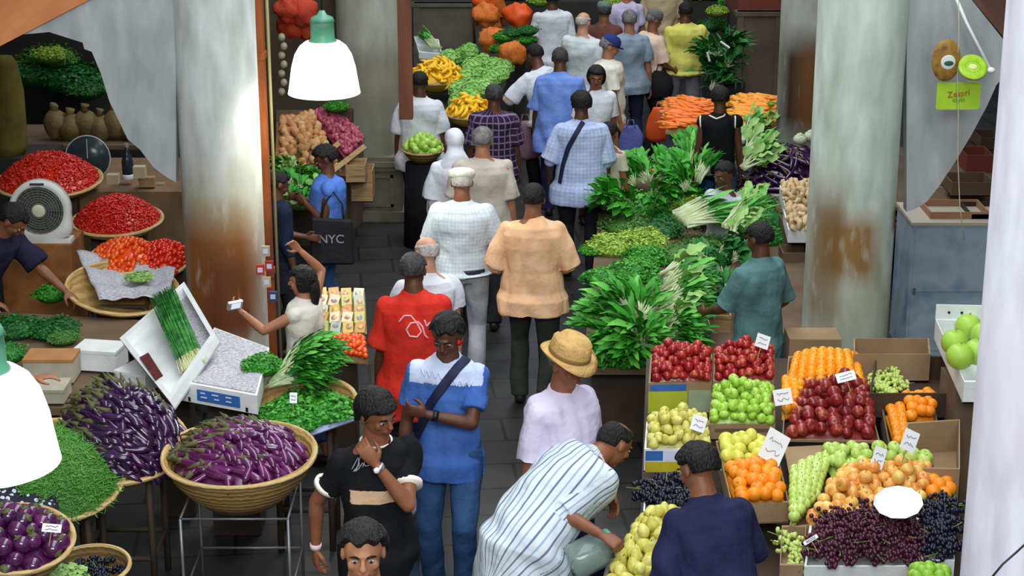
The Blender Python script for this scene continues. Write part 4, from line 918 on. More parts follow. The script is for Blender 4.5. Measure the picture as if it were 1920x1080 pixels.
for ln_ in ([(790, 690), (796, 705), (801, 692), (806, 707), (811, 694), (817, 709), (822, 698), (828, 712)], [(850, 711), (856, 724), (862, 712), (868, 725), (874, 714), (880, 726), (886, 716)]): strokes(p, shirtof(p), 'shirt_print', [ln_], mat('pale print', ['cfd8ee'], .6), .0035)
# --- old man with the straw hat
lil = cloth('pale lilac shirt', 'c6bcd6', 'd8cfe4')
p = person('elderly man in straw hat and pale lilac short-sleeved shirt', head=(1064, 682), H=1.84, yaw=50, lean=4, hyaw=-6, hpitch=14, sk='brown', hair='shaved', hcol='grey', build=1.06, belly=.06, loose=.022, shirt=lil, hem=-.12, sleeve=.85, pants=navy, voxel=.0055, face=True, hat=('straw', mat('straw hat', ['b08a50', 'd0a868', 'c09a5c'], .8, 9, .5, 70), mat('hat band', ['8a6a3e'], .8)), arms=((-.25, -.03, .82), (.22, -.16, .88)))
# --- bent man in the striped shirt
stripe = cloth_pattern('striped shirting', 'd6e0e8', '6a7a94', 'stripe', 17, .13, '9fb4c4')
p = person('man bent forward in white shirt with thin blue stripes', head=(1152, 832), H=1.76, yaw=128, lean=60, hyaw=-8, hpitch=-4, sk='brown', hair='thin', hcol='black', build=1.12, belly=.05, loose=.035, shirt=stripe, hem=-.36, sleeve=.98, pants=darkp, voxel=.0055, face=True, wr=.007,
           arms=(('px', 1128, 1003, -.20), (.20, -.46, .70)), elbow=((.2, 1.1, -.5), None), curl=(.9, .5), palms=((.3, -.2, -1), None))
bent = p
# --- man in navy shirt at the fruit
p = person('man in plain navy shirt seen from behind at the fruit stall', head=(1308, 880), H=1.74, yaw=205, lean=20, hyaw=14, hpitch=22, sk='brown', hair='thick', build=1.08, loose=.025, shirt=navy, hem=-.16, sleeve=1.75, pants=darkp, voxel=.006, face=True, arms=((-.26, -.42, .98), (.20, -.22, .86)), hcol='black')
# --- red T-shirt
redc = cloth('red cotton', 'c2281c', 'd6382a')
p = person('grey-haired man in red T-shirt with pink script on the back', head=(775, 508), H=1.72, yaw=183, hyaw=-14, hpitch=12, sk='dark', hair='short', hcol='darkgrey', build=1.06, loose=.03, shirt=redc, hem=-.26, sleeve=.9, pants=darkp, voxel=.007, lean=4)
strokes(p, shirtof(p), 'shirt_script', [[(748, 604), (758, 592), (770, 592), (780, 604), (790, 622), (782, 632), (768, 630), (762, 618), (770, 606), (784, 604), (792, 612), (796, 628), (802, 634)], [(796, 600), (800, 612), (806, 604), (808, 620)], [(810, 600), (812, 616)]], mat('pink print', ['f0a8b0'], .6), .006)
# --- old man white tee
person('elderly light-skinned man in plain white T-shirt behind the man in red', head=(799, 474), H=1.66, yaw=196, hyaw=20, hpitch=16, sk='light', hair='bald', hcol='white', loose=.03, shirt=whitec, pants=jeans, hem=-.2, voxel=.008)
# --- checked shirt with flat cap
chk = cloth_pattern('checked shirting', 'd4dce2', 'c0ccd6', 'check', 34, .22)
p = person('man in white flat cap, white checked shirt and grey trousers', head=(866, 343), H=1.72, yaw=181, hpitch=14, sk='brown', hair='shaved', hcol='white', build=1.12, shirt=chk, hem=-.02, sleeve=.8, loose=.022, pants=greyp, hat=('flatcap', mat('cream wool', ['dedbc8', 'eae6d6'], .9, 20, .3)), voxel=.007, arms=((-.26, -.18, .92), (.24, -.22, .96)), legs=((-.06, .03), (.08, -.02)))
p['child']('belt', G().tube([p['sp'][0] - Vector((0, 0, -.0)), p['sp'][0] + Vector((0, 0, .035))], .203, 28, xref=Vector((1, 0, 0)), ry=[.150, .150]).mesh('belt', mat('navy belt', ['22283c'], .5)))
# --- peach shirt
person('dark-haired man in peach long-sleeved shirt walking away', head=(1000, 374), H=1.72, yaw=176, hpitch=12, sk='brown', hair='short', build=1.12, loose=.032, shirt=cloth('peach shirt', 'e0ac80', 'eec49c'), sleeve=1.6, hem=-.17, pants=olive, voxel=.007, arms=((-.20, -.24, 1.0), (.22, -.24, 1.0)), wr=.008, legs=((-.08, .03), (.08, -.02)))
# --- hooded woman, man in beige
person('person wearing a white headscarf and white robe', head=(852, 266), H=1.62, yaw=188, hpitch=10, sk='mid', hair=None, hat=('scarf', whitec), shirt=whitec, hem=-.3, sleeve=1.6, loose=.04, skirt=(whitec, .15), voxel=.009)
person('grey-haired man in beige shirt beside the white headscarf', head=(905, 264), H=1.72, yaw=176, hpitch=12, sk='mid', hair='short', hcol='grey', build=1.18, loose=.035, shirt=cloth('beige shirt', 'b0a69a', 'c4bbb0'), hem=-.16, sleeve=.85, pants=darkp, voxel=.009)
# --- light blue shirt with strap
lb = cloth_pattern('pale blue print shirting', 'bcc8e6', 'a6b6de', 'check', 30, .3)
p = person('dark-haired man in pale blue shirt with dark bag strap over his back', head=(1090, 196), H=1.74, yaw=184, hpitch=10, sk='dark', hair='thick', build=1.12, loose=.04, shirt=lb, hem=-.2, sleeve=1.1, pants=darkp, voxel=.009, arms=(None, (.27, -.14, .9)))
ribbon(p, shirtof(p), 'shoulder_strap', [(1094, 228), (1080, 250), (1066, 276), (1056, 310), (1050, 345)], mat('navy webbing', ['161c3a', '1e2648'], .7), .022)
person('short dark-haired woman in beige top beside the pale blue shirt', head=(1142, 250), H=1.42, yaw=150, hpitch=25, sk='brown', hair='thick', shirt=cloth('light beige top', 'b4ac98', 'c8c0ac'), hem=-.16, sleeve=.6, pants=darkp, voxel=.009)
person('dark-haired woman in white blouse walking toward the camera', head=(1118, 146), H=1.62, yaw=12, hpitch=14, hyaw=-14, sk='brown', hair='woman', shirt=whitec, hem=-.14, sleeve=.7, skirt=(blackc, .3), voxel=.009, face=True, loose=.02)
person('man in bright blue shirt seen from behind in the crowd', head=(1050, 110), H=1.76, yaw=178, lean=8, hpitch=14, sk='dark', hair='shaved', hcol='darkgrey', build=1.14, loose=.035, shirt=cloth('bright blue shirt', '6484cc', '7b9ae0'), hem=-.24, sleeve=.95, pants=navy, voxel=.010)
person('man in white shirt reaching over the cabbages', head=(1003, 104), H=1.72, yaw=214, lean=22, hpitch=10, sk='dark', hair='short', build=1.06, loose=.035, shirt=whitec, hem=-.06, sleeve=1.5, pants=blackc, voxel=.010, arms=((-.30, -.1, .9), (.30, -.50, 1.1)))
plaid = cloth_pattern('purple plaid', '2c1f36', '7a6888', 'check', 16, .2)
person('dark-capped person in purple plaid shirt behind the beige shirt', head=(926, 180), H=1.66, yaw=180, hpitch=10, sk='dark', hair='short', hcol='darkgrey', shirt=plaid, hem=-.2, sleeve=.85, pants=blackc, voxel=.010, build=1.08, loose=.03)
person('man in white shirt standing under the end of the brown post', head=(787, 156), H=1.66, yaw=176, hpitch=16, sk='dark', hair='short', build=1.1, loose=.035, shirt=whitec, hem=-.2, sleeve=.95, pants=darkp, voxel=.010)
person('man in blue cap and cream polo shirt', head=(1143, 88), H=1.72, yaw=98, hpitch=22, sk='mid', hair='short', hcol='grey', build=1.1, belly=.03, loose=.03, shirt=cream, hem=-.16, sleeve=.7, pants=darkp, voxel=.010, hat=('ballcap', cloth('blue cap', '1f2f62', '2a3d78', .1)), face=True, arms=((-.24, -.10, .84), None))
person('grey-haired man in grey-blue shirt and dark blue trousers', head=(1180, 38), H=1.74, yaw=180, hpitch=8, sk='mid', hair='short', hcol='grey', build=1.1, loose=.025, shirt=cloth('grey blue shirt', '7e90a0', '92a4b2'), hem=-.14, sleeve=.8, pants=cloth('dark blue trousers', '1a2438', '242f46'), voxel=.011)
person('man in grey cap and light peach shirt beside the yellow T-shirt', head=(1226, 38), H=1.68, yaw=120, hpitch=20, sk='brown', hair='shaved', hcol='grey', hat=('kufi', cloth('grey cap', '5c5e60', '6c6e70', .1)), loose=.03, shirt=cloth('light peach shirt', 'd8bca4', 'e6ccb8'), hem=-.12, sleeve=.9, pants=darkp, voxel=.011, face=True, arms=((-.10, -.25, 1.0), None))
person('man in yellow T-shirt and grey trousers at the back', head=(1285, 22), H=1.74, yaw=190, hpitch=6, sk='dark', hair='shaved', build=1.18, loose=.03, shirt=cloth('yellow tee', 'd2cc5c', 'e0da74'), hem=-.04, sleeve=.8, pants=cloth('mid grey trousers', '8c8892', 'a09ca6'), voxel=.011, arms=((-.36, -.34, 1.05), None))
person('man in white T-shirt with small print, head cut by the top edge', head=(1036, -2), H=1.74, yaw=184, sk='dark', hair='short', build=1.08, shirt=whitec, hem=-.16, sleeve=.8, loose=.03, pants=darkp, voxel=.012)
person('sunburnt white-haired man in pale shirt at the back', head=(1094, 42), H=1.74, yaw=150, hpitch=10, sk='light', hair='bald', hcol='white', build=1.14, shirt=cloth('pale aqua shirt', 'c4ced0', 'd4dcde'), hem=-.16, sleeve=.8, loose=.03, pants=darkp, voxel=.012)
person('grey-green capped person behind the blue cap', head=(1133, 22), H=1.70, yaw=170, sk='brown', hair='short', hcol='darkgrey', hat=('kufi', cloth('grey green cap', '5a6e62', '6a7e70', .1)), shirt=cloth('brown shirt', '5e3a34', '70463e'), sleeve=.7, pants=darkp, voxel=.012)
person('person in lilac shirt cut by the top edge', head=(1176, -18), H=1.72, yaw=180, sk='mid', hair='short', hcol='brown', shirt=cloth('lilac shirt', 'bcb2d2', 'ccc4de'), sleeve=.7, pants=darkp, voxel=.013)
person('person in beige shirt cut by the top edge behind the yellow T-shirt', head=(1242, -40), H=1.78, yaw=180, sk='mid', hair='short', hcol='brown', build=1.2, shirt=cloth('sand shirt', 'b8a480', 'c8b490'), sleeve=.9, loose=.03, pants=darkp, voxel=.013)
person('person in orange top at the far end, cut by the top edge', head=(918, -30), H=1.62, yaw=170, sk='dark', hair='woman', shirt=cloth('orange top', 'b4541c', 'c8682c'), sleeve=.8, skirt=(cloth('rust skirt', '7a3c1c', '8a4a28'), .3), voxel=.013)
# --- black tank top
p = person('person in black tank top with white edging, seen from behind', head=(1350, 186), H=1.62, yaw=180, hpitch=20, sk='dark', hair='thick', shirt=blackc, sleeve=0, hem=-.1, pants=jeans, voxel=.009)
for ln_ in ([(1325, 203), (1330, 217), (1343, 223), (1357, 218), (1367, 203)], [(1316, 206), (1313, 222), (1314, 240)], [(1377, 206), (1379, 222), (1378, 240)]): strokes(p, shirtof(p), 'white_edging', [ln_], creamtrim, .008)
# --- sellers among the greens
person('seated seller with white collar looking out between the greens', head=(1358, 328), H=1.70, yaw=-50, hpitch=14, sk='dark', hair='short', shirt=cloth('pale grey shirt', 'b8c0cc', 'ccd2dc'), sleeve=.9, pants=darkp, voxel=.009, face=True, sit=True, loose=.02)
person('man in teal shirt standing beside the leafy greens', head=(1424, 448), H=1.70, yaw=222, hpitch=18, sk='dark', hair='short', build=1.08, shirt=cloth('dusty teal shirt', '4e7470', '63898a'), hem=-.2, sleeve=.95, loose=.018, pants=darkp, voxel=.007, arms=((-.24, -.2, .95), (.14, -.36, 1.02)), face=True)
# --- left seller
p = person('market seller in dark navy shirt leaning in from the left edge', head=(24, 412), H=1.80, yaw=72, lean=34, hpitch=26, hyaw=10, sk='brown', hair='short', build=1.1, loose=.03, shirt=cloth('dark navy shirt', '1c1c30', '26263c'), sleeve=.95, hem=-.1, pants=darkp, voxel=.006, face=True,
           arms=((-.20, -.3, .95), ('px', 182, 604, -.02)), curl=(.35, .6), palms=((0, 0, -1), (0, 0, -1)))
person('seller hidden behind the hanging lamp, one bare arm reaching over the aubergines', head=(-52, 650), H=1.60, yaw=80, lean=24, hpitch=20, sk='mid', hair='short', shirt=cream, sleeve=.7, pants=darkp, voxel=.006, arms=(('px', 118, 706, -.06), None), curl=(.3, .4), palms=((0, 0, -1), None))
# --- woman with camera
p = person('woman in white sleeveless top and black hair holding up a camera', head=(566, 528), H=1.44, yaw=-112, hpitch=6, hyaw=10, sk='mid', hair='woman', shirt=cream, sleeve=0, hem=-.1, skirt=(djeans, .3), voxel=.007, loose=.018, build=.98,
           arms=(('px', 563, 470, .20), ('px', 452, 584, -.05)), elbow=((-.5, .6, -1), (.6, .2, -1)), curl=(.5, .5), face=True)
wcam = p
# --- woman in blue
p = person('woman in blue sleeveless top with cropped dark hair at the onion stall', head=(610, 298), H=1.60, yaw=-84, hpitch=26, sk='dark', hair='thick', hcol='black', shirt=cloth('bright blue top', '4870c4', '5c84d8'), sleeve=0, hem=-.08, loose=.02, pants=jeans, voxel=.007, build=1.08, arms=(('px', 560, 372, .12), ('px', 572, 380, -.05)), face=True, curl=(.7, .7))
wblue = p
person('person in dark blue clothes with pale collar, half hidden by the orange post', head=(521, 346), H=1.52, yaw=120, hpitch=26, sk='dark', hair='short', shirt=cloth('midnight blue shirt', '151c30', '1f2840'), sleeve=1.4, hem=-.3, pants=darkp, voxel=.008, arms=(None, (.1, -.3, 1.05)))
# ------------------------------------------------------------------ things people hold
W = lambda info, v: info['M'] @ v
# camera in the woman's hand
q = W(wcam, wcam['arms'][1][2]) + Vector((-.035, -.03, .055))
root = empty('camera', 'small silver compact camera held up by the woman in white', 'camera', q); M = Matrix.Translation(q) @ Matrix.Rotation(R(35), 4, 'Z') @ Matrix.Rotation(R(25), 4, 'X')
g = G().box(-.052, .052, -.011, .011, -.030, .030, M=M); part('camera_body', g, mat('silver plastic', ['b8bcc4', 'd6d8dc'], .3, metal=.4), root)
part('screen', G().box(-.030, .036, -.0135, -.011, -.022, .022, M=M), emit('camera screen', 'c8d4e4', .6), root); part('lens', G().lathe([(.019, 0), (.018, .018), (.012, .019)], 18, M=M @ Matrix.Translation((0, .011, 0)) @ Matrix.Rotation(R(-90), 4, 'X')), mat('black lens', ['101014'], .2), root, True)
part('strap', G().tube([q + Vector((.05, 0, 0)), q + Vector((.09, .0, -.04)), q + Vector((.08, 0, -.10)), q + Vector((.05, 0, -.05))], .003, 5), mat('black strap', ['111111']), root, True)
# shoulder bag of the blue man
sp0 = W(blue_man, blue_man['sp'][0]) + Vector((-.235, .06, -.06)); root = empty('shoulder_bag', 'small dark navy bag hanging at the hip of the man in blue', 'bag', sp0 - Vector((0, 0, .14)))
part('bag_body', G().ell(sp0, (.06, .11, .14), 18, 12), mat('navy nylon', ['141a34', '1c2444'], .6), root, True); part('flap', G().ell(sp0 + Vector((-.012, -.01, .04)), (.056, .108, .09), 16, 10), mat('navy nylon', ['141a34']), root, True)
# black tote with lettering
c_ = W(wblue, wblue['sp'][0]) + Vector((.03, -.24, -.05)); c_ = atY(622, 452, wblue['loc'].y - .26); root = empty('tote_bag', 'large black tote bag with grey letters carried by the woman in blue', 'bag', c_ - Vector((0, 0, .18)))
mtb = mat('black canvas', ['0c0c10', '16161c'], .8, 6, .3); g = G(); 
for_ = [(-.185, -.20), (.185, -.20), (.175, .18), (-.165, .20)]
f0 = [c_ + Vector((x, -.02 if i < 2 else -.012, z)) for i, (x, z) in enumerate(for_)]; f1 = [v + Vector((0, .13 if i < 2 else .04, 0)) for i, v in enumerate(f0)]; g.prism(f1, f0); bag_o = part('bag_body', g, mtb, root)
bag_o.modifiers.new('b', 'BEVEL').width = .02
part('handle', G().tube([c_ + Vector((-.08, .01, .19)), c_ + Vector((-.06, .03, .30)), c_ + Vector((.02, .05, .40)), c_ + Vector((.09, .03, .30)), c_ + Vector((.10, .01, .17))], .008, 8), mtb, root, True)
def text_on(parent, body, size, M, m, name='lettering', ext=.002):
    cu = bpy.data.curves.new(name, 'FONT'); cu.body = body; cu.size = size; cu.extrude = ext; cu.align_x = 'CENTER'; cu.align_y = 'CENTER'; cu.materials.append(m)
    t = bpy.data.objects.new('tmp', cu); COL.objects.link(t); me = bpy.data.meshes.new_from_object(t.evaluated_get(bpy.context.evaluated_depsgraph_get())); bpy.data.objects.remove(t)
    o = bpy.data.objects.new(name, me); COL.objects.link(o); o.parent = parent
    if parent is not None: o.matrix_parent_inverse = parent_inv(parent)
    o.matrix_basis = M; return o
text_on(root, 'NYC', .10, Matrix.Translation(c_ + Vector((.0, -.024, .02))) @ Matrix.Rotation(R(90), 4, 'X'), mat('grey lettering', ['8f959c'], .6))
# orange carrier bag and striped bag in the crowd
def sack(px, py, w_, h_, Y, m, name, label, sy=.35):
    c = at(px, py, Y); s = mpp(c); a, b_ = w_ * s / 2, h_ * s / 2; root = empty(name, label, 'bag', c - Vector((0, 0, b_))); g = G(); n = 20
    g.lathe([(a * .75, -b_), (a * .98, -b_ * .8), (a, -b_ * .2), (a * .85, b_ * .45), (a * .55, b_ * .85), (a * .5, b_)], n, c, sy=sy)
    o = part('bag_body', g, m, root, True); wrinkle(o.data, .008, 26, int(px)); hp_ = c + Vector((0, 0, b_))
    for k in (-1, 1): part('handle', G().tube([hp_ + Vector((-a * .35, k * .02, -.02)), hp_ + Vector((-a * .2, k * .01, .06)), hp_ + Vector((a * .2, k * .01, .06)), hp_ + Vector((a * .35, k * .02, -.02))], .006, 6), m, root, True)
sack(1238, 232, 54, 62, .62, mat('orange plastic', ['d04a1c', 'e25a28'], .4), 'carrier_bag', 'orange carrier bag standing in front of the dark handbag')
sack(1182, 268, 46, 66, .72, cloth_pattern('blue white woven plastic', 'a8aed0', '5a62a0', 'stripe', 20, .4), 'shopping_bag', 'pale blue and lilac shopping bag hanging in the crowd')
sack(1238, 158, 50, 54, .85, mat('black canvas', ['0c0c10', '16161c']), 'handbag', 'dark handbag held by the man in the grey cap')
sack(985, 262, 52, 74, .70, mat('mauve plastic', ['7c5a6c', '93707f'], .5), 'shopping_bag', 'mauve shopping bag hanging below the bright blue shirt')
sack(772, 905, 40, 120, .72, mat('thin white plastic', ['b8bcd0', 'd4d6e4'], .35), 'carrier_bag', 'thin white carrier bag hanging beside the teenage boy in black')
# glass jar with green lid held by the bent man
hw = W(bent, bent['arms'][0][2]); jc = atY(1100, 1042, hw.y + .05); root = empty('glass_jar', 'large glass jar with turquoise lid held by the bent man', 'jar', jc - Vector((0, 0, .12)))
mg_, nt_, b__ = nodes('clear glass'); b__.inputs['Transmission Weight'].default_value = .85; b__.inputs['Roughness'].default_value = .05; b__.inputs['Base Color'].default_value = (.75, .9, .84, 1); b__.inputs['IOR'].default_value = 1.3
ax = Vector((.82, .35, .30)).normalized(); Mj = frame(jc - ax * .10, ax)
part('jar_body', G().lathe([(.02, 0), (.085, .004), (.095, .03), (.095, .16), (.088, .185), (.07, .20), (.07, .22), (.066, .22), (.066, .198), (.088, .158), (.088, .03), (.08, .012), (.01, .008)], 32, M=Mj, cap=False), mg_, root, True)
part('jar_lid', G().lathe([(.05, .222), (.076, .222), (.08, .225), (.08, .25), (.076, .254), (.01, .254)], 32, M=Mj), mat('turquoise plastic', ['3f9c88', '55b09c'], .4), root, True)
# ================================================================== RIGHT FRUIT STALL
PA, PB = Vector((0, 8.4, .80)), Vector((0, 11.25, 1.18))
def onp(px, py, lift=0):
    """point of the sloping display seen at a pixel"""
    d = ray(px, py); t = (PB.z - PA.z) / (PB.y - PA.y); o = Vector((0, 0, CAMZ))
    k = (PA.z + t * (o.y - PA.y) - o.z + lift) / (d.z - t * d.y); return o + d * k
def Q4(*p, lift=0): return [onp(x, y, lift) for x, y in p]
# trestle table under the fruit
tp = Q4((1212, 672), (1800, 672), (1800, 1100), (1196, 1100), lift=-.30)
root = empty('display_table', 'dark wooden trestle table under the fruit boxes on the right', 'table', (1.5, 9.6, 0)); g = G(); g.prism([p - Vector((0, 0, .03)) for p in tp], tp)
part('table_top', g, mat('dark wood', ['3a2e24', '4a3a2c'], .7, 5), root)
for p in tp: c = (p * .94 + sum(tp, Vector()) / 4 * .06); part('leg', G().box(c.x - .025, c.x + .025, c.y - .025, c.y + .025, 0, c.z - .03), mat('dark wood', ['3a2e24']), root)
CRd = .15
myg = mat('yellow green print', ['a6b023', 'b8c030'], .6, 6); mbl = mat('blue print', ['2f62a8', '3a70b8'], .5); mwp = mat('pale print', ['c8d2dc', 'dfe6ea'], .6); mgy = mat('grey green print', ['8fa07c', 'a4b090'], .6); myo = mat('yellow box print', ['b8a81e', 'cbbc2c'], .6)
cr = []
def box(pts, depth, m, label, front=None, lift=0, name='fruit_box'): return crate(name, Q4(*pts, lift=lift), depth, m, label, 'box', 'fruit boxes on the right stall', front=front)
q_ap1 = ((1220, 664), (1336, 664), (1334, 716), (1216, 718)); q_ap2 = ((1338, 662), (1452, 662), (1452, 714), (1337, 714))
box(q_ap1, .20, mcard, 'printed carton of red apples, back left corner of the stall', [(.06, .26, .03, .60, mbl), (.28, .98, .0, .62, myg), (.26, .98, .64, 1, mgy)], lift=.03)
box(q_ap2, .12, mcard, 'carton of red apples with pale front next to the printed carton', [(.2, .9, .02, .98, mwp)], lift=.03)
box(((1478, 668), (1608, 668), (1650, 828), (1466, 824)), .12, mcard, 'long carton holding golden fruit above big red apples', [(.1, .6, .0, 1, mat('black slot', ['121010']))], lift=0)
box(((1336, 734), (1452, 734), (1454, 796), (1328, 796)), .10, mcard, 'open carton of green apples in the middle of the stall', [(.25, .45, .1, .9, mcard2)])
box(((1212, 790), (1326, 790), (1334, 842), (1208, 842)), .14, mwhite, 'white carton of pears with a blue and yellow front', [(.08, .5, .02, .28, mbl), (.08, .5, .3, .7, mwp), (.55, 1, .02, .75, myo)])
box(((1342, 826), (1452, 826), (1480, 942), (1372, 946)), .12, mcard, 'carton of lemons and oranges beside the navy shirt')
box(((1210, 898), (1296, 898), (1296, 958), (1206, 958)), .10, mwhite, 'white-edged box of black grapes left of the navy shirt')
box(((1196, 972), (1296, 972), (1302, 1100), (1120, 1104)), .12, mcard, 'large carton of yellow pears at the bottom left of the stall')
box(((1500, 850), (1752, 862), (1736, 966), (1480, 988)), .12, mcard, 'wide carton of pale green and blush apples in the middle right')
box(((1520, 966), (1722, 966), (1734, 1062), (1508, 1062)), .10, mwhite, 'white slotted box of red grapes at the bottom of the stall')
box(((1466, 985), (1512, 985), (1506, 1060), (1462, 1060)), .10, mcard, 'narrow brown box of crumpled paper left of the red grapes')
box(((1728, 940), (1792, 940), (1790, 1052), (1740, 1052)), .10, mwhite, 'box of dark grapes beside the white pillar')
box(((1726, 898), (1792, 898), (1792, 936), (1730, 936)), .08, mat('green plastic', ['2c6a48', '387a55'], .5), 'green tray of oranges beside the white pillar')
box(((1634, 700), (1690, 700), (1694, 756), (1640, 760)), .10, mcard, 'small carton of green grapes behind the red apples')
box(((1652, 762), (1752, 744), (1758, 790), (1668, 840)), .12, mcard2, 'brown carton of stacked oranges on the right')
box(((1700, 1068), (1784, 1068), (1784, 1130), (1690, 1130)), .10, mcard, 'carton of limes cut by the bottom edge')
# cardboard walls behind, right of the stall
crate('cardboard_box', [atL(1600, 634, 8.95), atL(1742, 634, 8.95), onp(1745, 664, .14), onp(1600, 664, .14)], .18, mcard, 'long flat cardboard box along the back of the fruit stall', 'box')
crate('cardboard_box', Q4((1642, 664), (1786, 668), (1782, 738), (1630, 738), lift=.1), .16, mat('black cardboard inside', ['3c2c20', '4c3a2c'], .85), 'dark open cardboard box behind the small green grapes', 'box')
crate('cardboard_box', Q4((1700, 792), (1800, 786), (1800, 880), (1690, 878), lift=.09), .2, mcard, 'brown cardboard box beside the stacked oranges', 'box')
thing('cardboard_flap', G().prism(Q4((1470, 838), (1600, 832), (1560, 862), (1480, 892), lift=.012), Q4((1470, 838), (1600, 832), (1560, 862), (1480, 892), lift=.02)), mcard, 'brown cardboard flap lying below the big red apples', 'cardboard')
GR = 'fruit on the right stall'
d = .068
def hq(kd, pts, dd, dome, label, cat, grp, cm, lift=0.0, **k): return heap_quad(kd, Q4(*pts, lift=lift), dd * 1.24, dome * 1.15, label, cat, grp, core=(k.pop('cn', 'heaped_fruit'), cm, k.pop('cl')), **k)
hq('red_apple', ((1224, 664), (1334, 664), (1332, 716), (1222, 716)), .049, .10, 'red apple in the printed carton at the back left', 'apple', 'red apples in the printed carton', KIND['red_apple'][0].materials[0], lift=.03, cl='red apples buried in the printed carton', cn='heaped_apples', seed=1, layer2=6)
hq('red_apple', ((1340, 662), (1450, 662), (1450, 712), (1340, 712)), .049, .10, 'red apple in the pale-fronted carton at the back', 'apple', 'red apples in the pale-fronted carton', KIND['red_apple'][0].materials[0], lift=.03, cl='red apples buried in the pale-fronted carton', cn='heaped_apples', seed=2, layer2=6)
hq('mango', ((1490, 672), (1606, 672), (1622, 742), (1468, 750)), .052, .10, 'golden round fruit stacked in columns at the back', 'fruit', 'golden fruit in columns', KIND['mango'][0].materials[0], cl='golden fruit buried under the columns', rows=True, seed=3, sq=.80)
hq('mango', ((1466, 720), (1492, 706), (1500, 772), (1466, 780)), .05, .06, 'golden round fruit stacked in columns at the back', 'fruit', 'golden fruit in columns', KIND['mango'][0].materials[0], cl='golden fruit buried left of the red apples', rows=True, seed=33, sq=.85)
hq('big_red_apple', ((1506, 722), (1624, 722), (1646, 822), (1472, 820)), .062, .10, 'large dark red apple heaped below the golden fruit', 'apple', 'large dark red apples', KIND['big_red_apple'][0].materials[0], cl='dark red apples buried in the heap', cn='heaped_apples', seed=4, sq=.86, layer2=5)
hq('green_apple', ((1338, 734), (1450, 734), (1451, 794), (1330, 794)), .050, .10, 'green apple in the middle carton', 'apple', 'green apples', KIND['green_apple'][0].materials[0], cl='green apples buried in the carton', cn='heaped_apples', seed=5, layer2=7)
hq('pear', ((1216, 790), (1324, 790), (1330, 840), (1212, 840)), .052, .085, 'yellow-green pear in the white carton', 'pear', 'pears in the white carton', KIND['pear'][0].materials[0], cl='pears buried in the white carton', cn='heaped_pears', seed=6, layer2=10)
hq('lemon', ((1350, 828), (1436, 828), (1440, 866), (1352, 872)), .06, .06, 'pale yellow lemon above the oranges', 'lemon', 'lemons', KIND['lemon'][0].materials[0], cl='lemons buried in the carton', cn='heaped_lemons', seed=7)
hq('orange', ((1358, 876), (1450, 876), (1476, 938), (1382, 944)), .066, .06, 'orange in the carton beside the navy shirt', 'orange', 'oranges beside the navy shirt', KIND['orange'][0].materials[0], cl='oranges buried in the carton', cn='heaped_oranges', seed=8)
hq('pear', ((1204, 974), (1292, 974), (1298, 1098), (1130, 1100)), .062, .09, 'yellow pear in the large carton at the bottom', 'pear', 'pears in the bottom carton', KIND['pear'][0].materials[0], cl='pears buried in the bottom carton', cn='heaped_pears', seed=9, layer2=10, sq=.86)
hq('pale_green_apple', ((1482, 884), (1560, 852), (1530, 930), (1484, 984)), .056, .05, 'pale green apple in the stacked rows', 'apple', 'pale green apples', KIND['pale_green_apple'][0].materials[0], cl='pale green apples buried under the rows', cn='heaped_apples', rows=True, seed=10, sq=.82)
hq('pale_green_apple', ((1540, 846), (1750, 858), (1745, 888), (1560, 886)), .06, .07, 'pale green apple in the stacked rows', 'apple', 'pale green apples', KIND['pale_green_apple'][0].materials[0], cl='pale green apples buried behind the blush apples', cn='heaped_apples', seed=11, sq=.82)
hq('blush_apple', ((1580, 884), (1748, 882), (1732, 956), (1506, 984)), .064, .085, 'yellow and orange blush apple in the wide carton', 'apple', 'blush apples', KIND['blush_apple'][0].materials[0], cl='blush apples buried in the wide carton', cn='heaped_apples', seed=12, sq=.86, layer2=8)
hq('orange', ((1736, 902), (1792, 902), (1792, 934), (1736, 934)), .07, .02, 'orange in the green tray beside the pillar', 'orange', 'oranges in the green tray', KIND['orange'][0].materials[0], cl='oranges buried in the green tray', cn='heaped_oranges', seed=13)
hq('orange', ((1660, 772), (1692, 756), (1700, 826), (1680, 838)), .052, .04, 'orange in the stacked column on the right', 'orange', 'stacked oranges on the right', KIND['orange'][0].materials[0], cl='oranges buried under the column', cn='heaped_oranges', rows=True, seed=14, sq=.85)
hq('orange', ((1690, 750), (1748, 742), (1756, 782), (1700, 788)), .06, .05, 'orange heaped in the brown carton on the right', 'orange', 'loose oranges on the right', KIND['orange'][0].materials[0], cl='oranges buried in the brown carton', cn='heaped_oranges', seed=15)
hq('lime', ((1706, 1070), (1780, 1070), (1780, 1124), (1696, 1126)), .05, .05, 'light green lime at the bottom edge', 'lime', 'limes at the bottom edge', KIND['lime'][0].materials[0], cl='limes buried at the bottom edge', cn='heaped_limes', seed=16)
def grapes(kd, pts, n, dome, label, grp, lift=0, seed=1):
    S, nn, Wd, Hd = surf_quad(Q4(*pts, lift=lift)); rs = random.Random(seed); nx = max(1, round(math.sqrt(n * Wd / Hd))); ny = max(1, round(n / nx))
    for j in range(ny):
        for i in range(nx):
            u, v = (i + .5 + rs.uniform(-.25, .25)) / nx, (j + .5 + rs.uniform(-.25, .25)) / ny
            p_ = S(u, v) + nn * (dome * dprof(u, v) - .01 + rs.uniform(-.008, .012)); inst(kd, Matrix.Translation(p_) @ frame((0, 0, 0), nn) @ Matrix.Rotation(rs.random() * 6.28, 4, 'Z') @ Matrix.Scale(rs.uniform(1.15, 1.4), 4), label, 'grapes', grp, name='bunch_of_grapes')
grapes('red_grape_bunch', ((1545, 952), (1716, 968), (1726, 1056), (1514, 1056)), 40, .085, 'bunch of dark red grapes in the slotted white box', 'red grapes', seed=1)
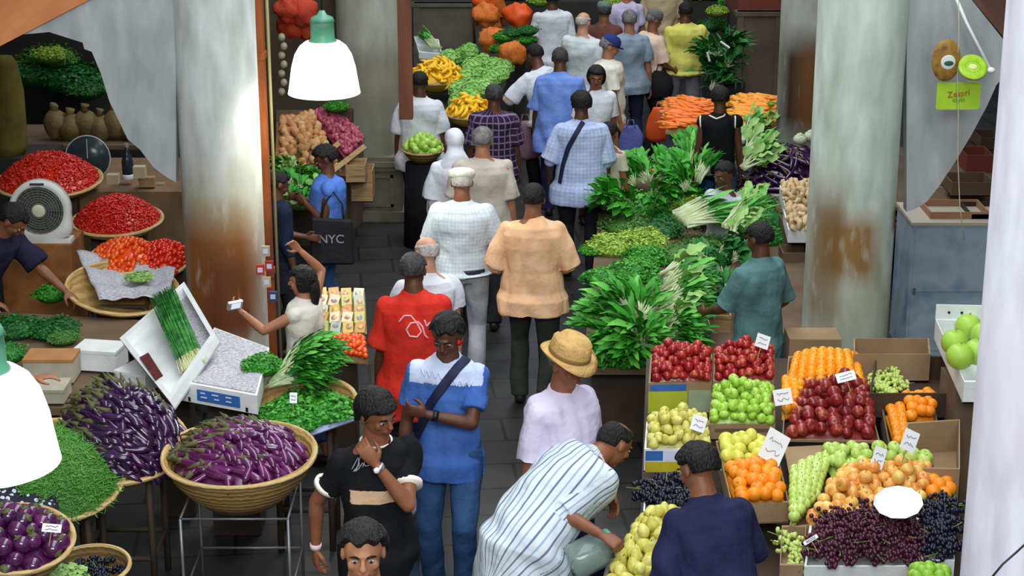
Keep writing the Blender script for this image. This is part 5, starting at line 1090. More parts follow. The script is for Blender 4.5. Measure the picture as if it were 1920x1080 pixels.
grapes('black_grape_bunch', ((1214, 902), (1292, 902), (1292, 954), (1212, 954)), 14, .04, 'bunch of black grapes in the box left of the navy shirt', 'black grapes left', seed=2)
grapes('black_grape_bunch', ((1732, 942), (1790, 942), (1788, 1048), (1742, 1048)), 14, .06, 'bunch of black grapes beside the white pillar', 'black grapes right', seed=3)
grapes('green_grape_bunch', ((1638, 702), (1688, 702), (1690, 752), (1642, 756)), 7, .05, 'bunch of green grapes behind the big red apples', 'green grapes', seed=4)
grapes('green_grape_bunch', ((1470, 990), (1508, 990), (1504, 1050), (1466, 1050)), 3, -.04, 'bunch of greenish grapes in the narrow brown box', 'grapes in the narrow box', seed=5)
# white plastic lid/plate and price cards
pc_ = onp(1684, 946, .17); sr_ = mpp(pc_); Mp = frame(pc_, (-.1, -.35, 1))
thing('plastic_lid', G().lathe([(.01, 0), (36 * sr_, .002), (46 * sr_, .012), (47 * sr_, .018), (43 * sr_, .010), (.01, .006)], 11, M=Mp @ Matrix.Rotation(.3, 4, 'Z'), sy=.95), mat('white plastic', ['eef2f6'], .35), 'white plastic lid lying on the blush apples', 'lid')
for a_ in ((1430, 640, 26, 26, 'small white price card above the pale-fronted apple carton', 20, 30, 1.34), (1468, 744, 34, 30, 'white price card between the green apples and the golden fruit', -10, 25, 1.20), (1586, 706, 36, 20, 'white price card stuck in the golden fruit', -15, 50, 1.26), (1310, 794, 28, 30, 'white price card on the corner of the pear carton', 20, 30, 1.12), (1452, 838, 46, 62, 'large tilted white price card beside the lemons', 32, 35, 1.08), (1648, 858, 24, 40, 'tall white price card in the pale green apples', 22, 30, 1.12), (1706, 826, 30, 40, 'white price card beside the brown cardboard box', 26, 30, 1.2), (1520, 1012, 30, 8, 'white paper slip on the edge of the red grapes', -35, 50, .98)):
    price_tag(a_[0], a_[1], a_[2], a_[3], a_[7], a_[4], a_[5], a_[6])
price_tag(550, 746, 14, 20, 1.08, 'small white price card on the spring greens', 0, 25); price_tag(97, 990, 36, 16, 1.1, 'white price card on the round aubergines', 5, 40)
# pomelo box high at the right
A = [atL(1752, 560, 8.6), atL(1850, 566, 8.9), atL(1880, 700, 8.3), atL(1806, 722, 8.0)]
zc = 1.45
Qp = [at(1754, 598, 1.48), at(1850, 600, 1.48), at(1876, 716, 1.36), at(1808, 716, 1.36)]
root = crate('fruit_box', Qp, .13, mwhite, 'white box of large green pomelos beside the pillar', 'box'); bk = G().prism([Qp[0], Qp[1], Qp[1] + Vector((0, .01, 0)), Qp[0] + Vector((0, .01, 0))], [q + Vector((0, 0, .09)) for q in (Qp[0], Qp[1], Qp[1] + Vector((0, .01, 0)), Qp[0] + Vector((0, .01, 0)))]); part('back_flap', bk, mwhite, root)
for k in (0.25, .5): c_ = Qp[0].lerp(Qp[1], k) + Vector((0, -.006, .045)); part('vent_hole', G().lathe([(.008, 0), (.008, .004)], 10, M=frame(c_, (0, -1, 0))), mat('black slot', ['121010']), root)
for k, (x, y) in enumerate(((1790, 642), (1816, 612), (1800, 668), (1832, 660), (1845, 628))):
    p_ = at(x, y, 1.45); inst('pomelo', Matrix.Translation(p_) @ Matrix.Scale(.08, 4), 'large green pomelo in the white box beside the pillar', 'pomelo', 'pomelos')
g = G(); c_ = sum(Qp, Vector()) / 4; thing('wooden_stand', G().box(c_.x - .12, c_.x + .12, c_.y - .2, c_.y + .2, 0, 1.24), mcard2, 'dark wooden stand under the pomelo box', 'stand')
# metal cabinet and crates behind the right column
a, b_ = at(1712, 418, 1.12), at(1890, 418, 1.12); mcab = mat('blue grey painted metal', ['8296a4', '9db0bc', '6f8aa0'], .45, 3, .08)
root = empty('metal_cabinet', 'blue-grey metal cabinet behind the stained right column', 'cabinet', ((a.x + b_.x) / 2, a.y + .3, 0)); part('cabinet_body', G().box(a.x, b_.x, a.y, a.y + .6, 0, 1.10), mcab, root)
zs = at(1760, 548, .7).z; part('top_edge', G().box(a.x - .01, b_.x + .01, a.y - .015, a.y + .62, 1.10, 1.125), mat('beige edging', ['b9b2a0'], .5), root)
zj = 1.12 - (545 - 418) * mpp(a) / .92
part('door', G().box(a.x + .02, b_.x - .02, a.y - .012, a.y, .06, zj - .015), mcab, root); part('door', G().box(a.x + .02, b_.x - .02, a.y - .012, a.y, zj + .015, 1.08), mcab, root); hn_ = part('handle', G().box(a.x + .03, a.x + .05, a.y - .03, a.y - .012, zj + .0, zj + .05), mat('steel', ['8a8a8a'], .3, metal=.8), root); hn_.parent = [k for k in root.children if k.name.startswith('door')][-1]; hn_.matrix_parent_inverse = Matrix()
for k, (x, y, w_, h_, m_) in enumerate(((1788, 402, 110, 34, 'a0785a'), (1840, 404, 60, 30, '3a2a20'), (1815, 345, 80, 26, '6a5440'), (1770, 352, 50, 22, 'b09c84'), (1828, 300, 50, 36, '7c3a2c'), (1850, 262, 40, 24, '4c3c30'))):
    c = at(x, y, 1.28 + .0 * k); c = Vector((c.x, c.y + .1 * 0, 1.13 + h_ * mpp(c) / 2)); s_ = mpp(c); yy = a.y + .3 if k < 2 else 15.2 + k * .6
    c = atY(x, y, yy); s_ = mpp(c); crate('wooden_crate', [c + Vector((-w_ * s_ / 2, .2, h_ * s_ / 2)), c + Vector((w_ * s_ / 2, .2, h_ * s_ / 2)), c + Vector((w_ * s_ / 2, -.2, h_ * s_ / 2)), c + Vector((-w_ * s_ / 2, -.2, h_ * s_ / 2))], h_ * s_, mat('crate ' + m_, [m_], .85, 5, .3), ['reddish crate on the blue-grey cabinet', 'dark crate on the right end of the cabinet', 'brown crate on the rear shelf under the right beam', 'pale crate on the rear shelf beside the right beam', 'red crate on the upper rear shelf', 'dark grey crate at the top of the rear shelf'][k], 'crate')
sh_ = atL(1800, 360, 12.4); root = empty('shelf_rack', 'dark shelf rack under the right beam', 'shelf', (3.7, 16.9, 0))
for z in (.55, atL(1800, 362, 13.4).z, atL(1828, 322, 14.3).z - .02): part('shelf_board', G().box(2.95, 5.7, 16.1, 18.5, z - .03, z), mcard2, root)
for x in (3.1, 5.65): part('upright', G().box(x - .03, x + .03, 16.1, 16.16, 0, 1.6), mcard2, root)
# kiwi sign hanging from the beam
K = atL(1795, 130, 9.9); sK = mpp(K); root = empty('hanging_sign', 'hanging kiwifruit shop sign with bright green card', 'sign', K)
ck = atL(1774, 113, 9.88); mk = mat('kiwi brown', ['8a6420', 'a87f34', '6a4518'], .6, 12, .2); part('kiwi', G().ell(ck, (27 * sK, .035, 40 * sK), 28, 18), mk, root, True)
part('sticker', G().ell(ck + Vector((2 * sK, -.032, -2 * sK)), (14 * sK, .006, 14 * sK), 20, 10), mat('white sticker', ['e0e8dc'], .4), root, True); part('sticker_mark', G().ell(ck + Vector((3 * sK, -.037, -4 * sK)), (9 * sK, .003, 5 * sK), 16, 8), mat('teal print', ['2f5c54'], .4), root, True)
ch = atL(1824, 126, 9.84); Mh = frame(ch, (0, -.75, .65)); part('kiwi_half', G().lathe([(4 * sK, -.05), (20 * sK, -.035), (27 * sK, -.01), (27.5 * sK, 0)], 28, M=Mh), mk, root, True)
part('cut_face', G().lathe([(27 * sK, 0), (27 * sK, .004), (22 * sK, .006), (.001, .006)], 28, M=Mh), mat('kiwi green flesh', ['8fc41e', 'b4dc3c'], .4, 20), root, True); part('core', G().lathe([(9 * sK, .006), (8 * sK, .009), (.001, .009)], 20, M=Mh, sy=.7), mat('kiwi core', ['dcea9a'], .5), root, True)
for k in range(18): t = k * .349; part('seed', G().ell(Mh @ Vector((14 * sK * math.cos(t), 12 * sK * math.sin(t), .0065)), (.0022, .0022, .003), 6, 4), mat('dark seeds', ['2c3a10']), root)
cc = atL(1797, 180, 9.9); wC, hC = 41 * sK, 26 * sK; pts = []
for (sx, sz) in ((1, 1), (-1, 1), (-1, -1), (1, -1)):
    for k in range(4): t = math.pi / 2 * k / 3 + {(1, 1): 0, (-1, 1): math.pi / 2, (-1, -1): math.pi, (1, -1): 1.5 * math.pi}[(sx, sz)]; pts.append(cc + Vector((sx * (wC - .012) + .012 * math.cos(t), 0, sz * (hC - .012) + .012 * math.sin(t))))
part('green_card', G().prism(pts, [p_ + Vector((0, .006, 0)) for p_ in pts]), mat('bright lime card', ['a6d42c', 'b6e03c'], .45), root); 
text_on(root, 'Zespri', .058, Matrix.Translation(cc + Vector((0, -.004, .016))) @ Matrix.Rotation(R(90), 4, 'X') @ Matrix.Rotation(R(8), 4, 'Z'), mat('red lettering', ['b8602c'], .5)); text_on(root, 'KIWI', .038, Matrix.Translation(cc + Vector((.002, -.004, -.03))) @ Matrix.Rotation(R(90), 4, 'X'), mat('olive lettering', ['7a9a24'], .5))
part('string', G().tube([atL(1797, -60, 9.9), atL(1798, 60, 9.87), atL(1795, 150, 9.865), atL(1797, 210, 9.87), atL(1796, 300, 9.88), atL(1800, 390, 9.9), atL(1808, 450, 9.9)], .0035, 6), mat('pale string', ['c2c4a0']), root, True)
# white arm of a wall lamp on the beam
a, b_ = atL(1812, 42, 10.1), atL(1858, 132, 10.0); root = empty('lamp_arm', 'thin white rod with a round knob in front of the right beam', 'rod', a); part('rod', G().tube([atL(1790, -10, 10.15), a, b_], .012, 8), mat('white enamel', ['f0f2f0'], .3), root, True); part('knob', G().ell(b_, (.03, .03, .022)), mat('white enamel', ['f0f2f0']), root, True)
# black cable crossing the near pillar
thing('black_cable', G().tube([atL(1845, 1100, 4.4), atL(1880, 1058, 4.4), atL(1905, 1036, 4.42), atL(1960, 985, 4.5), atL(2100, 900, 4.7)], .004, 6), mat('black cable', ['1a1a1a']), 'thin black cable across the bottom of the near white pillar', 'cable', smooth=True)
# ================================================================== GREENS STALL
z0 = .62; P4 = [at(1092, 690, z0), at(1500, 690, z0), at(1600, 330, z0), at(1130, 330, z0)]
root = empty('market_stall', 'low dark wooden stall carrying the heaps of greens', 'stall', (1.5, 14.3, 0)); part('stall_top', G().prism([p - Vector((0, 0, .05)) for p in P4], P4), mcard2, root)
part('stall_side', G().prism([Vector((p.x, p.y, 0)) for p in [q.lerp(sum(P4, Vector()) / 4, .06) for q in P4]], [q.lerp(sum(P4, Vector()) / 4, .06) - Vector((0, 0, .05)) for q in P4]), mat('dark wood', ['3a2e24', '4a3a2c']), root)
for x, y, w_, h_, l_ in ((1172, 684, 90, 24, 'short wooden box edge under the front lettuces'), (1335, 622, 70, 34, 'wooden box right of the front greens'),):
    c = at(x, y, .62); s_ = mpp(c); crate('wooden_box', [c + Vector((-w_ * s_ / 2, .25, h_ * s_)), c + Vector((w_ * s_ / 2, .25, h_ * s_)), c + Vector((w_ * s_ / 2, -.02, h_ * s_)), c + Vector((-w_ * s_ / 2, -.02, h_ * s_))], h_ * s_ + .02, mwoodc, l_, 'box')
rsg = random.Random(3)
def gbush(kd, px, py, w_, h_, label, z=None, rz=None, name='heap_of_herbs', hz=1.0, cat='herbs', grp=None):
    z = z if z is not None else .64; c = at(px, py + h_ * .28, z); s_ = mpp(c); r = w_ * s_ / 2
    return green(kd, c, r, rz if rz is not None else rsg.uniform(0, 360), label, name, cat, grp, sz=r * hz)
def gb(kd, px, py, L_, rz, label, z=.72, name='bunch_of_greens', pitch=10, cat='leafy greens', grp=None, n=1, dx=0, dy=0, base=.34, dz=.0):
    for k in range(n):
        c = at(px + dx * k, py + dy * k, z + dz * k); green(kd, c, L_ * mpp(c) / base, rz + rsg.uniform(-14, 14), label, name, cat, grp, pitch=pitch + rsg.uniform(-6, 10), roll=rsg.uniform(-20, 20))
# big front lettuces: fans of long leaves
gr = 'long-leaved lettuces at the front of the greens'; lb_ = 'bunch of long bright green leaves at the front of the greens stall'
for k, (x, y, a, zz, L_) in enumerate(((1215, 655, 150, .70, 110), (1200, 640, 190, .78, 115), (1190, 660, 225, .70, 105), (1160, 640, 130, .78, 105), (1150, 655, 250, .72, 95), (1175, 610, 100, .88, 100), (1200, 600, 60, .92, 95), (1130, 625, 170, .8, 80), (1165, 665, 275, .68, 80), (1215, 640, 20, .8, 70), (1180, 590, 140, .95, 95), (1200, 660, 290, .72, 85), (1135, 660, 215, .68, 70), (1155, 600, 165, .9, 95))):
    gb('lettuce', x, y, L_, a, lb_, zz, pitch=14, grp=gr)
gbush('parsley', 1170, 640, 150, 90, 'dense bright leaf heap under the front lettuces', hz=.8, cat='leafy greens', name='heap_of_leaves')
gbush('parsley', 1285, 628, 88, 60, 'small bright green herb heap behind the red apples', hz=.9)
# white-stemmed celery-like bunches with stems to the left
gr = 'white-stemmed greens lying side by side'
for k in range(9): gb('palecabbage' if k % 3 == 0 else 'celery', 1240 + (k % 2) * 6, 520 + k * 15, 105, -8 + k * -3, 'bunch of white-stemmed greens, stems to the left, mid stall', .86 - .012 * k, grp=gr, pitch=8)
gbush('parsley', 1290, 560, 110, 110, 'green leaf heap under the white-stemmed bunches', hz=.9, name='heap_of_leaves', cat='leafy greens')
# dark greens right of them
for k, (x, y) in enumerate(((1320, 500), (1350, 520), (1375, 490), (1335, 545), (1365, 555), (1385, 520), (1350, 480), (1395, 470))): gb('chard', x, y, 60, rsg.uniform(0, 360), 'bunch of dark broad-leaved greens beside the teal shirt', .82, grp='dark broad-leaved greens', pitch=25)
gbush('darkherb', 1355, 525, 120, 100, 'dark green herb heap beside the teal shirt', hz=.8)
gbush('parsley', 1190, 492, 110, 80, 'bright green parsley heap on the aisle edge of the stall', hz=.9); gbush('parsley', 1215, 470, 90, 60, 'second bright parsley heap just behind the first', hz=1.0)
gbush('curly', 1150, 448, 110, 60, 'yellow-green curly leaf heap at the aisle edge', hz=.8); gbush('curly', 1205, 436, 100, 56, 'yellow-green curly leaf heap behind the parsley', hz=.8); gbush('curly', 1232, 465, 60, 40, 'small yellowing leaf heap at the centre of the stall', hz=.7)
gbush('dullherb', 1275, 458, 100, 80, 'dull green feathery herb heap in mid stall', hz=.9); gbush('dullherb', 1320, 445, 100, 70, 'dull green feathery herb heap right of centre', hz=.9); gbush('dullherb', 1300, 400, 110, 50, 'dull olive herb heap behind the pale stems', hz=.7)
gbush('darkherb', 1255, 400, 80, 50, 'dark leaf heap behind the curly greens', hz=.8)
for k in range(5): gb('leek', 1262 + k * 6, 404 + k * 5, 110, 2 + k * 5, 'bunch of pale flat stems lying across the herbs', .84, grp='pale stems across the herbs', pitch=6, base=.42)
# chive-like grassy mound with pale root end
gbush('fineherb', 1435, 398, 110, 80, 'deep green grassy mound in front of the pale roots', hz=1.0); gbush('fineherb', 1395, 415, 80, 60, 'grassy green mound beside the teal shirt man\'s head', hz=1.0)
for k in range(7): gb('palecabbage', 1372 + k * 5, 448 - k * 9, 62, 40 + k * 4, 'pale-rooted bunch left of the teal shirt man', .86, grp='pale-rooted bunches', pitch=20)
gb('leek', 1360, 430, 100, 45, 'pale-rooted bunch left of the teal shirt man', .9, n=3, dx=8, dy=-6, grp='pale-rooted bunches', base=.42)
# back half
for k, (x, y, a) in enumerate(((1165, 372, 200), (1190, 350, 160), (1215, 342, 120), (1240, 332, 60), (1180, 390, 230), (1222, 372, 300), (1165, 345, 180), (1205, 330, 90), (1250, 350, 20), (1150, 392, 200))): gb('leafy', x, y, 66, a, 'loose leafy bunch on the aisle side at the back of the greens', .78, grp='leafy bunches at the back', pitch=22, base=.30)
gbush('parsley', 1200, 370, 120, 70, 'bright leaf heap under the loose leafy bunches', hz=.8, name='heap_of_leaves', cat='leafy greens')
for k, (x, y, a) in enumerate(((1270, 340, 100), (1295, 320, 80), (1320, 300, 70), (1310, 345, 50), (1285, 360, 140), (1330, 330, 60), (1300, 300, 110))): gb('celery' if k % 2 else 'leafy', x, y, 70, a, 'upright leafy bunch left of the seated seller', .8, grp='upright bunches left of the seated seller', pitch=35, base=.32)
gbush('curly', 1295, 375, 90, 60, 'light green leaf heap in front of the seated seller', hz=.8); gbush('parsley', 1270, 355, 110, 60, 'bright leaf heap behind the light green one', hz=.9, name='heap_of_leaves', cat='leafy greens')
for k, (kd, x, y, w_, h_, l_) in enumerate((('parsley', 1128, 508, 80, 50, 'green herb heap at the aisle edge below the yellow-green leaves'), ('parsley', 1252, 516, 90, 60, 'green herb heap left of the white-stemmed bunches'), ('dullherb', 1178, 412, 110, 50, 'olive herb heap between the loose bunches and the curly leaves'), ('darkherb', 1240, 424, 90, 40, 'dark herb heap behind the curly leaves'), ('fineherb', 1342, 384, 110, 50, 'fine grassy herb heap in front of the seated seller'), ('darkherb', 1405, 366, 100, 46, 'dark herb heap right of the seated seller'), ('fineherb', 1470, 400, 60, 60, 'fine grassy herb heap left of the ginger box'), ('dullherb', 1238, 306, 90, 30, 'olive herb heap at the far end of the greens'), ('darkherb', 1330, 470, 110, 50, 'dark herb heap in the middle right of the greens'), ('parsley', 1108, 460, 50, 40, 'small green herb heap at the aisle corner'), ('darkherb', 1140, 560, 90, 60, 'dark leaf heap behind the front lettuces'), ('fineherb', 1430, 430, 100, 60, 'grassy herb mound right of the pale roots'))):
    gbush(kd, x, y, w_, h_, l_, hz=.8)
# leeks / bok choy by the rusty column
for k in range(9): gb('leek' if k % 2 else 'palecabbage', 1392 + (k % 3) * 8, 318 - k * 8, 88 if k % 2 else 70, 28 + k * 3, 'long white-stemmed green lying toward the rusty column', .84, grp='long white-stemmed greens', pitch=14, base=.42 if k % 2 else .34)
gbush('paleherb', 1436, 268, 90, 50, 'pale green leaf heap under the long white stems', hz=.7, name='heap_of_leaves', cat='leafy greens')
# cauliflower-like pale heads between the columns
for k, (x, y) in enumerate(((1550, 190), (1545, 212), (1552, 232), (1538, 246), (1520, 256), (1500, 262))): c = at(x, y, .95); g_ = G(); g_.ell((0, 0, 0), (.07, .07, .055), 14, 9); rr_ = random.Random(k); [g_.ell((.05 * math.cos(t * 2.4) * (1 - t / 14), .05 * math.sin(t * 2.4) * (1 - t / 14), .02 + .035 * t / 12), (.02, .02, .018), 8, 5) for t in range(12)]; o = thing('cauliflower', g_, mat('cauliflower curd', ['b8c8a0', 'd8dcc4'], .7, 30, .3), 'pale cauliflower between the two right columns', 'cauliflower', 'cauliflowers', smooth=True); o.location = c
c = at(1545, 262, .7); thing('dark_stand', G().box(c.x - .3, c.x + .35, c.y - .1, c.y + .6, 0, .88), MW_DARK, 'dark stand under the cauliflowers', 'stand')
# dark aubergine heap
ch_ = at(1478, 340, .70); heap_disc(['long_aubergine0', 'long_aubergine1', 'long_aubergine2'], ch_ + Vector((0, .2, 0)), .52, (0, -.2, 1), .06, .26, 'dark purple aubergine heaped in front of the rusty column', 'aubergine', 'dark aubergines by the rusty column', core=('heaped_aubergines', mpur, 'dark aubergines buried in the heap by the rusty column'), maxn=110, dirv=(1, -.3, 0), spread=.9)
c = ch_; thing('dark_stand', G().box(c.x - .42, c.x + .42, c.y - .2, c.y + .55, 0, .66), MW_DARK, 'dark stand under the dark aubergines', 'stand')
# ginger and garlic boxes beside the right column
for k, (x, y, w_, h_, l_) in enumerate(((1508, 372, 80, 46, 'white box of pale ginger roots left of the right column'), (1510, 418, 70, 40, 'white box of garlic below the ginger'), )):
    c = at(x, y, 1.0 - .08 * k); s_ = mpp(c); Qk = [c + Vector((-w_ * s_ / 2, .22, .06)), c + Vector((w_ * s_ / 2, .22, .06)), c + Vector((w_ * s_ / 2, -.1, -.03)), c + Vector((-w_ * s_ / 2, -.1, -.03))]; crate('vegetable_box', Qk, .12, mwhite, l_, 'box')
    heap_quad('ginger', Qk, .062, .06, ['knobbly ginger root in the white box', 'pale garlic-like bulb in the lower white box'][k], ['ginger', 'garlic'][k], ['ginger roots', 'garlic bulbs'][k], name=['ginger_root', 'garlic_bulb'][k], seed=k, core=('heaped_roots', KIND['ginger'][0].materials[0], ['ginger buried in the white box', 'bulbs buried in the lower white box'][k]), sq=.9)
cg_ = at(1508, 420, .8); root = empty('shelf_rack', 'low wooden shelf left of the stained right column', 'shelf', (cg_.x, cg_.y, 0))
for z in (.18, .5, .78): part('shelf_board', G().box(cg_.x - .17, cg_.x + .17, cg_.y - .35, cg_.y + .3, z - .02, z), mcard, root)
for sx in (-.16, .16): part('upright', G().box(cg_.x + sx - .015, cg_.x + sx + .015, cg_.y - .35, cg_.y + .3, 0, .8), mcard2, root)
for k, (x, y, w_, h_, m_, l_) in enumerate(((1508, 574, 54, 46, mcard, 'brown carton on the lower shelf left of the right column'), (1505, 604, 60, 20, mwhite, 'white tray of dark fruit on the bottom shelf'), (1490, 500, 50, 60, mcard2, 'dark carton in the middle shelf left of the right column'))):
    c = atY(x, y, cg_.y - .5); s_ = mpp(c); crate('carton', [c + Vector((-w_ * s_ / 2, .2, h_ * s_ / 2)), c + Vector((w_ * s_ / 2, .2, h_ * s_ / 2)), c + Vector((w_ * s_ / 2, -.05, h_ * s_ / 2)), c + Vector((-w_ * s_ / 2, -.05, h_ * s_ / 2))], h_ * s_, m_, l_, 'box')
thing('cardboard_box', G().box(at(1440, 660, .5).x, at(1530, 660, .5).x, 11.75, 12.0, 0, atY(1500, 632, 11.8).z), mcard, 'tall brown cardboard box behind the red apples near the column', 'box')
# ================================================================== LEFT STALLS
UPT = lambda ty, tx=0: Vector((math.sin(R(tx)), -math.sin(R(ty)), math.cos(R(ty)))).normalized()
mmetal = mat('grey metal rod', ['7c8084', '9a9ea2'], .4, 5, metal=.6); mdw = mat('dark wood', ['3a2e24'])
def stand(c, r, h, label, m=mmetal, sq=True, name='metal_stand', t=.009):
    root = empty(name, label, 'stand', (c[0], c[1], 0))
    for sx, sy in ((-1, -1), (1, -1), (1, 1), (-1, 1)): part('leg', G().tube([(c[0] + sx * r, c[1] + sy * r, 0), (c[0] + sx * r, c[1] + sy * r, h)], t, 8), m, root, True)
    for zz in (h * .32, h):
        g = G(); P_ = [(c[0] + sx * r, c[1] + sy * r, zz) for sx, sy in ((-1, -1), (1, -1), (1, 1), (-1, 1), (-1, -1))]
        for i in range(4): g.tube([P_[i], P_[i + 1]], t * .8, 6)
        part('rail', g, m, root, True)
    return root
# aubergine basket on its metal stand
c = at(449, 850, .95); s_ = mpp(c); r_ = 143 * s_; basket('cane_basket', c, r_, .27, UPT(4), 'deep cane basket of long purple aubergines on a metal stand', m=mwick, wob=.006, rb=.55)
heap_disc(['purple_aubergine0', 'purple_aubergine1', 'purple_aubergine2'], c + Vector((0, 0, -.05)), r_ * .86, (0, -.06, 1), .050, .21, 'long purple aubergine piled in the deep cane basket', 'aubergine', 'purple aubergines in the deep basket', core=('heaped_aubergines', mpur2, 'purple aubergines buried in the deep basket'), dirv=lambda x, y: (.9, -.55, 0), spread=.42, lay=1, sq=.80, maxn=190, seed=3, fill=.84)
stand((c.x, c.y), .30, .68, 'thin metal stand holding the deep aubergine basket')
# aubergine tray
c = at(222, 830, .92); s_ = mpp(c); r_ = 128 * s_; n_ = UPT(14, 4); basket('cane_tray', c, r_, .07, n_, 'shallow cane tray of dark aubergines beside the scales', m=mwick, rb=.85, cat='tray')
heap_disc(['long_aubergine0', 'long_aubergine1', 'long_aubergine2'], c + Vector((0, .02, -.02)), r_ * .97, n_, .050, .36, 'dark glossy aubergine lying in the heaped cane tray', 'aubergine', 'dark aubergines in the cane tray', core=('heaped_aubergines', mpur, 'dark aubergines buried in the cane tray'), dirv=lambda x, y: (.85, -.6, 0), spread=.22, sq=.80, maxn=230, seed=4, peak=1.7, fill=.90)
stand((c.x, c.y + .02), .2, .83, 'dark wooden stand under the aubergine tray', mdw, name='wooden_stand', t=.02)
# green bean tray
c = at(108, 880, .90); s_ = mpp(c); r_ = 124 * s_; n_ = UPT(26, 10); basket('cane_tray', c, r_, .07, n_, 'shallow cane tray of green beans tilted toward the aisle', m=mwick, rb=.85, cat='tray')
heap_disc('green_bean', c + Vector((0, .0, -.02)), r_ * .96, n_, .03, .19, 'thin green bean lying loose on the bean heap', 'green bean', 'green beans in the tray', core=('heaped_beans', mbean, 'mass of green beans filling the tilted cane tray'), dirv=lambda x, y: (.4, -.6, 0), spread=1.1, sq=.8, maxn=300, seed=5, drop=.008)
loose_mass('loose_beans', c + Vector((0, 0, -.02)), n_, r_, .19, 1900, .10, .0045, mbean, 'tangle of thin green beans in the tilted cane tray', 'green beans', 'green beans in the tray')
stand((c.x, c.y + .04), .18, .72, 'dark stand under the green bean tray', mdw, name='wooden_stand', t=.02)
# polka dot cloth, round aubergines
mdot, nt, b_ = nodes('polka dot cloth'); N, L_ = nt.nodes, nt.links; tc = N.new('ShaderNodeNewGeometry'); vo = N.new('ShaderNodeTexVoronoi'); vo.inputs['Scale'].default_value = 24; vo.inputs['Randomness'].default_value = .35; L_.new(tc.outputs['Position'], vo.inputs['Vector']); lt = N.new('ShaderNodeMath'); lt.operation = 'LESS_THAN'; lt.inputs[1].default_value = .30; L_.new(vo.outputs['Distance'], lt.inputs[0]); mx = N.new('ShaderNodeMix'); mx.data_type = 'RGBA'; L_.new(lt.outputs[0], mx.inputs[0]); mx.inputs[6].default_value = (*C8('15162a'), 1); mx.inputs[7].default_value = (*C8('c8cad8'), 1); L_.new(mx.outputs[2], b_.inputs['Base Color']); b_.inputs['Roughness'].default_value = .85
g = G(); k = 16; v = []
cA = [at(-60, 905, .92), at(104, 905, .86), at(112, 975, .80), at(-60, 975, .86)]
for j in range(k + 1):
    for i in range(k + 1): p_ = cA[0].lerp(cA[1], i / k).lerp(cA[3].lerp(cA[2], i / k), j / k); v.append(p_ + Vector((0, 0, .016 * math.sin(i * 1.3 + j * .8) + .012 * math.sin(j * 2))))
g.add(v, [(j * (k + 1) + i, j * (k + 1) + i + 1, (j + 1) * (k + 1) + i + 1, (j + 1) * (k + 1) + i) for j in range(k) for i in range(k)]); o = thing('spotted_cloth', g, mdot, 'dark cloth with white polka dots above the round aubergines', 'cloth', smooth=True); md = o.modifiers.new('t', 'SOLIDIFY'); md.thickness = .006
cB = sum(cA, Vector()) / 4; thing('wooden_stand', G().box(cB.x - .3, cB.x + .14, cB.y - .08, cB.y + .12, 0, .78), mdw, 'dark stand under the polka dot cloth', 'stand')
c = at(30, 1010, .92); s_ = mpp(c); r_ = 106 * s_; n_ = UPT(12, 6); basket('cane_basket', c, r_, .14, n_, 'cane basket of round aubergines at the bottom left corner', m=mwick, rb=.7)
heap_disc('round_aubergine', c + Vector((0, 0, -.03)), r_ * .9, n_, .095, .14, 'round glossy purple aubergine in the corner basket', 'aubergine', 'round purple aubergines', core=('heaped_aubergines', mpur3, 'round aubergines buried in the corner basket'), maxn=60, seed=6, sq=.86)
thing('wooden_stand', G().box(c.x - .14, c.x + .14, c.y - .14, c.y + .14, 0, .76), mdw, 'dark stand under the round aubergine basket', 'stand')
c = at(168, 1062, .62); s_ = mpp(c); r_ = 74 * s_; basket('cane_basket', c, r_, .13, UPT(6), 'low cane basket of dark produce at the bottom, beside the round aubergines', m=mwick2, rb=.7)
heap_disc('black_grape_bunch', c + Vector((0, 0, -.05)), r_ * .85, (0, 0, 1), .085, .02, 'dark bluish bunch in the low cane basket', 'grapes', 'dark bunches in the low basket', name='bunch_of_grapes', dirv=(1, 0, 0), spread=1, maxn=14)
thing('wooden_stand', G().box(c.x - .12, c.x + .12, c.y - .12, c.y + .12, 0, .47), mdw, 'dark stand under the low cane basket', 'stand')
c = at(80, 1088, .7); gbush('paleherb', 95, 1080, 130, 30, 'pale green leaves cut by the bottom edge at the left', z=.66, hz=.5, name='heap_of_leaves', cat='leafy greens'); thing('wooden_stand', G().box(c.x - .12, c.x + .12, c.y - .14, c.y + .06, 0, .62), mdw, 'dark stand cut by the bottom edge', 'stand')
# spring greens tray
c = at(572, 752, .93); s_ = mpp(c); r_ = 96 * s_; basket('cane_tray', c, r_, .06, UPT(8), 'cane tray of spring greens behind the aubergine basket', m=mwick, rb=.85, cat='tray')
stand((c.x, c.y), .16, .85, 'dark stand under the tray of spring greens', mdw, name='wooden_stand', t=.02)
gbush('parsley', 582, 735, 168, 120, 'bright green leafy mass of the spring greens', z=.92, hz=.72, name='heap_of_leaves', cat='leafy greens')
for k in range(9): gb('celery', 508 + k * 4, 726 - k * 6, 120, -6 - k * 2, 'pale-stemmed spring green bundle lying over the tray', 1.03 + .010 * k, pitch=12, grp='pale-stemmed spring greens')
gbush('parsley', 545, 770, 130, 60, 'finely leaved heap at the front of the spring greens tray', z=.93, hz=.8, name='heap_of_leaves', cat='leafy greens')
c = at(596, 800, .90); s_ = mpp(c); thing('blue_paper', G().prism([at(570, 795, .9), at(650, 768, .9), at(664, 790, .88), at(585, 818, .88)], [at(570, 793, .91), at(650, 766, .91), at(664, 788, .89), at(585, 816, .89)]), mat('bluish paper', ['8c9cc0', 'b4c0d8'], .7), 'bluish paper under the spring greens', 'paper')
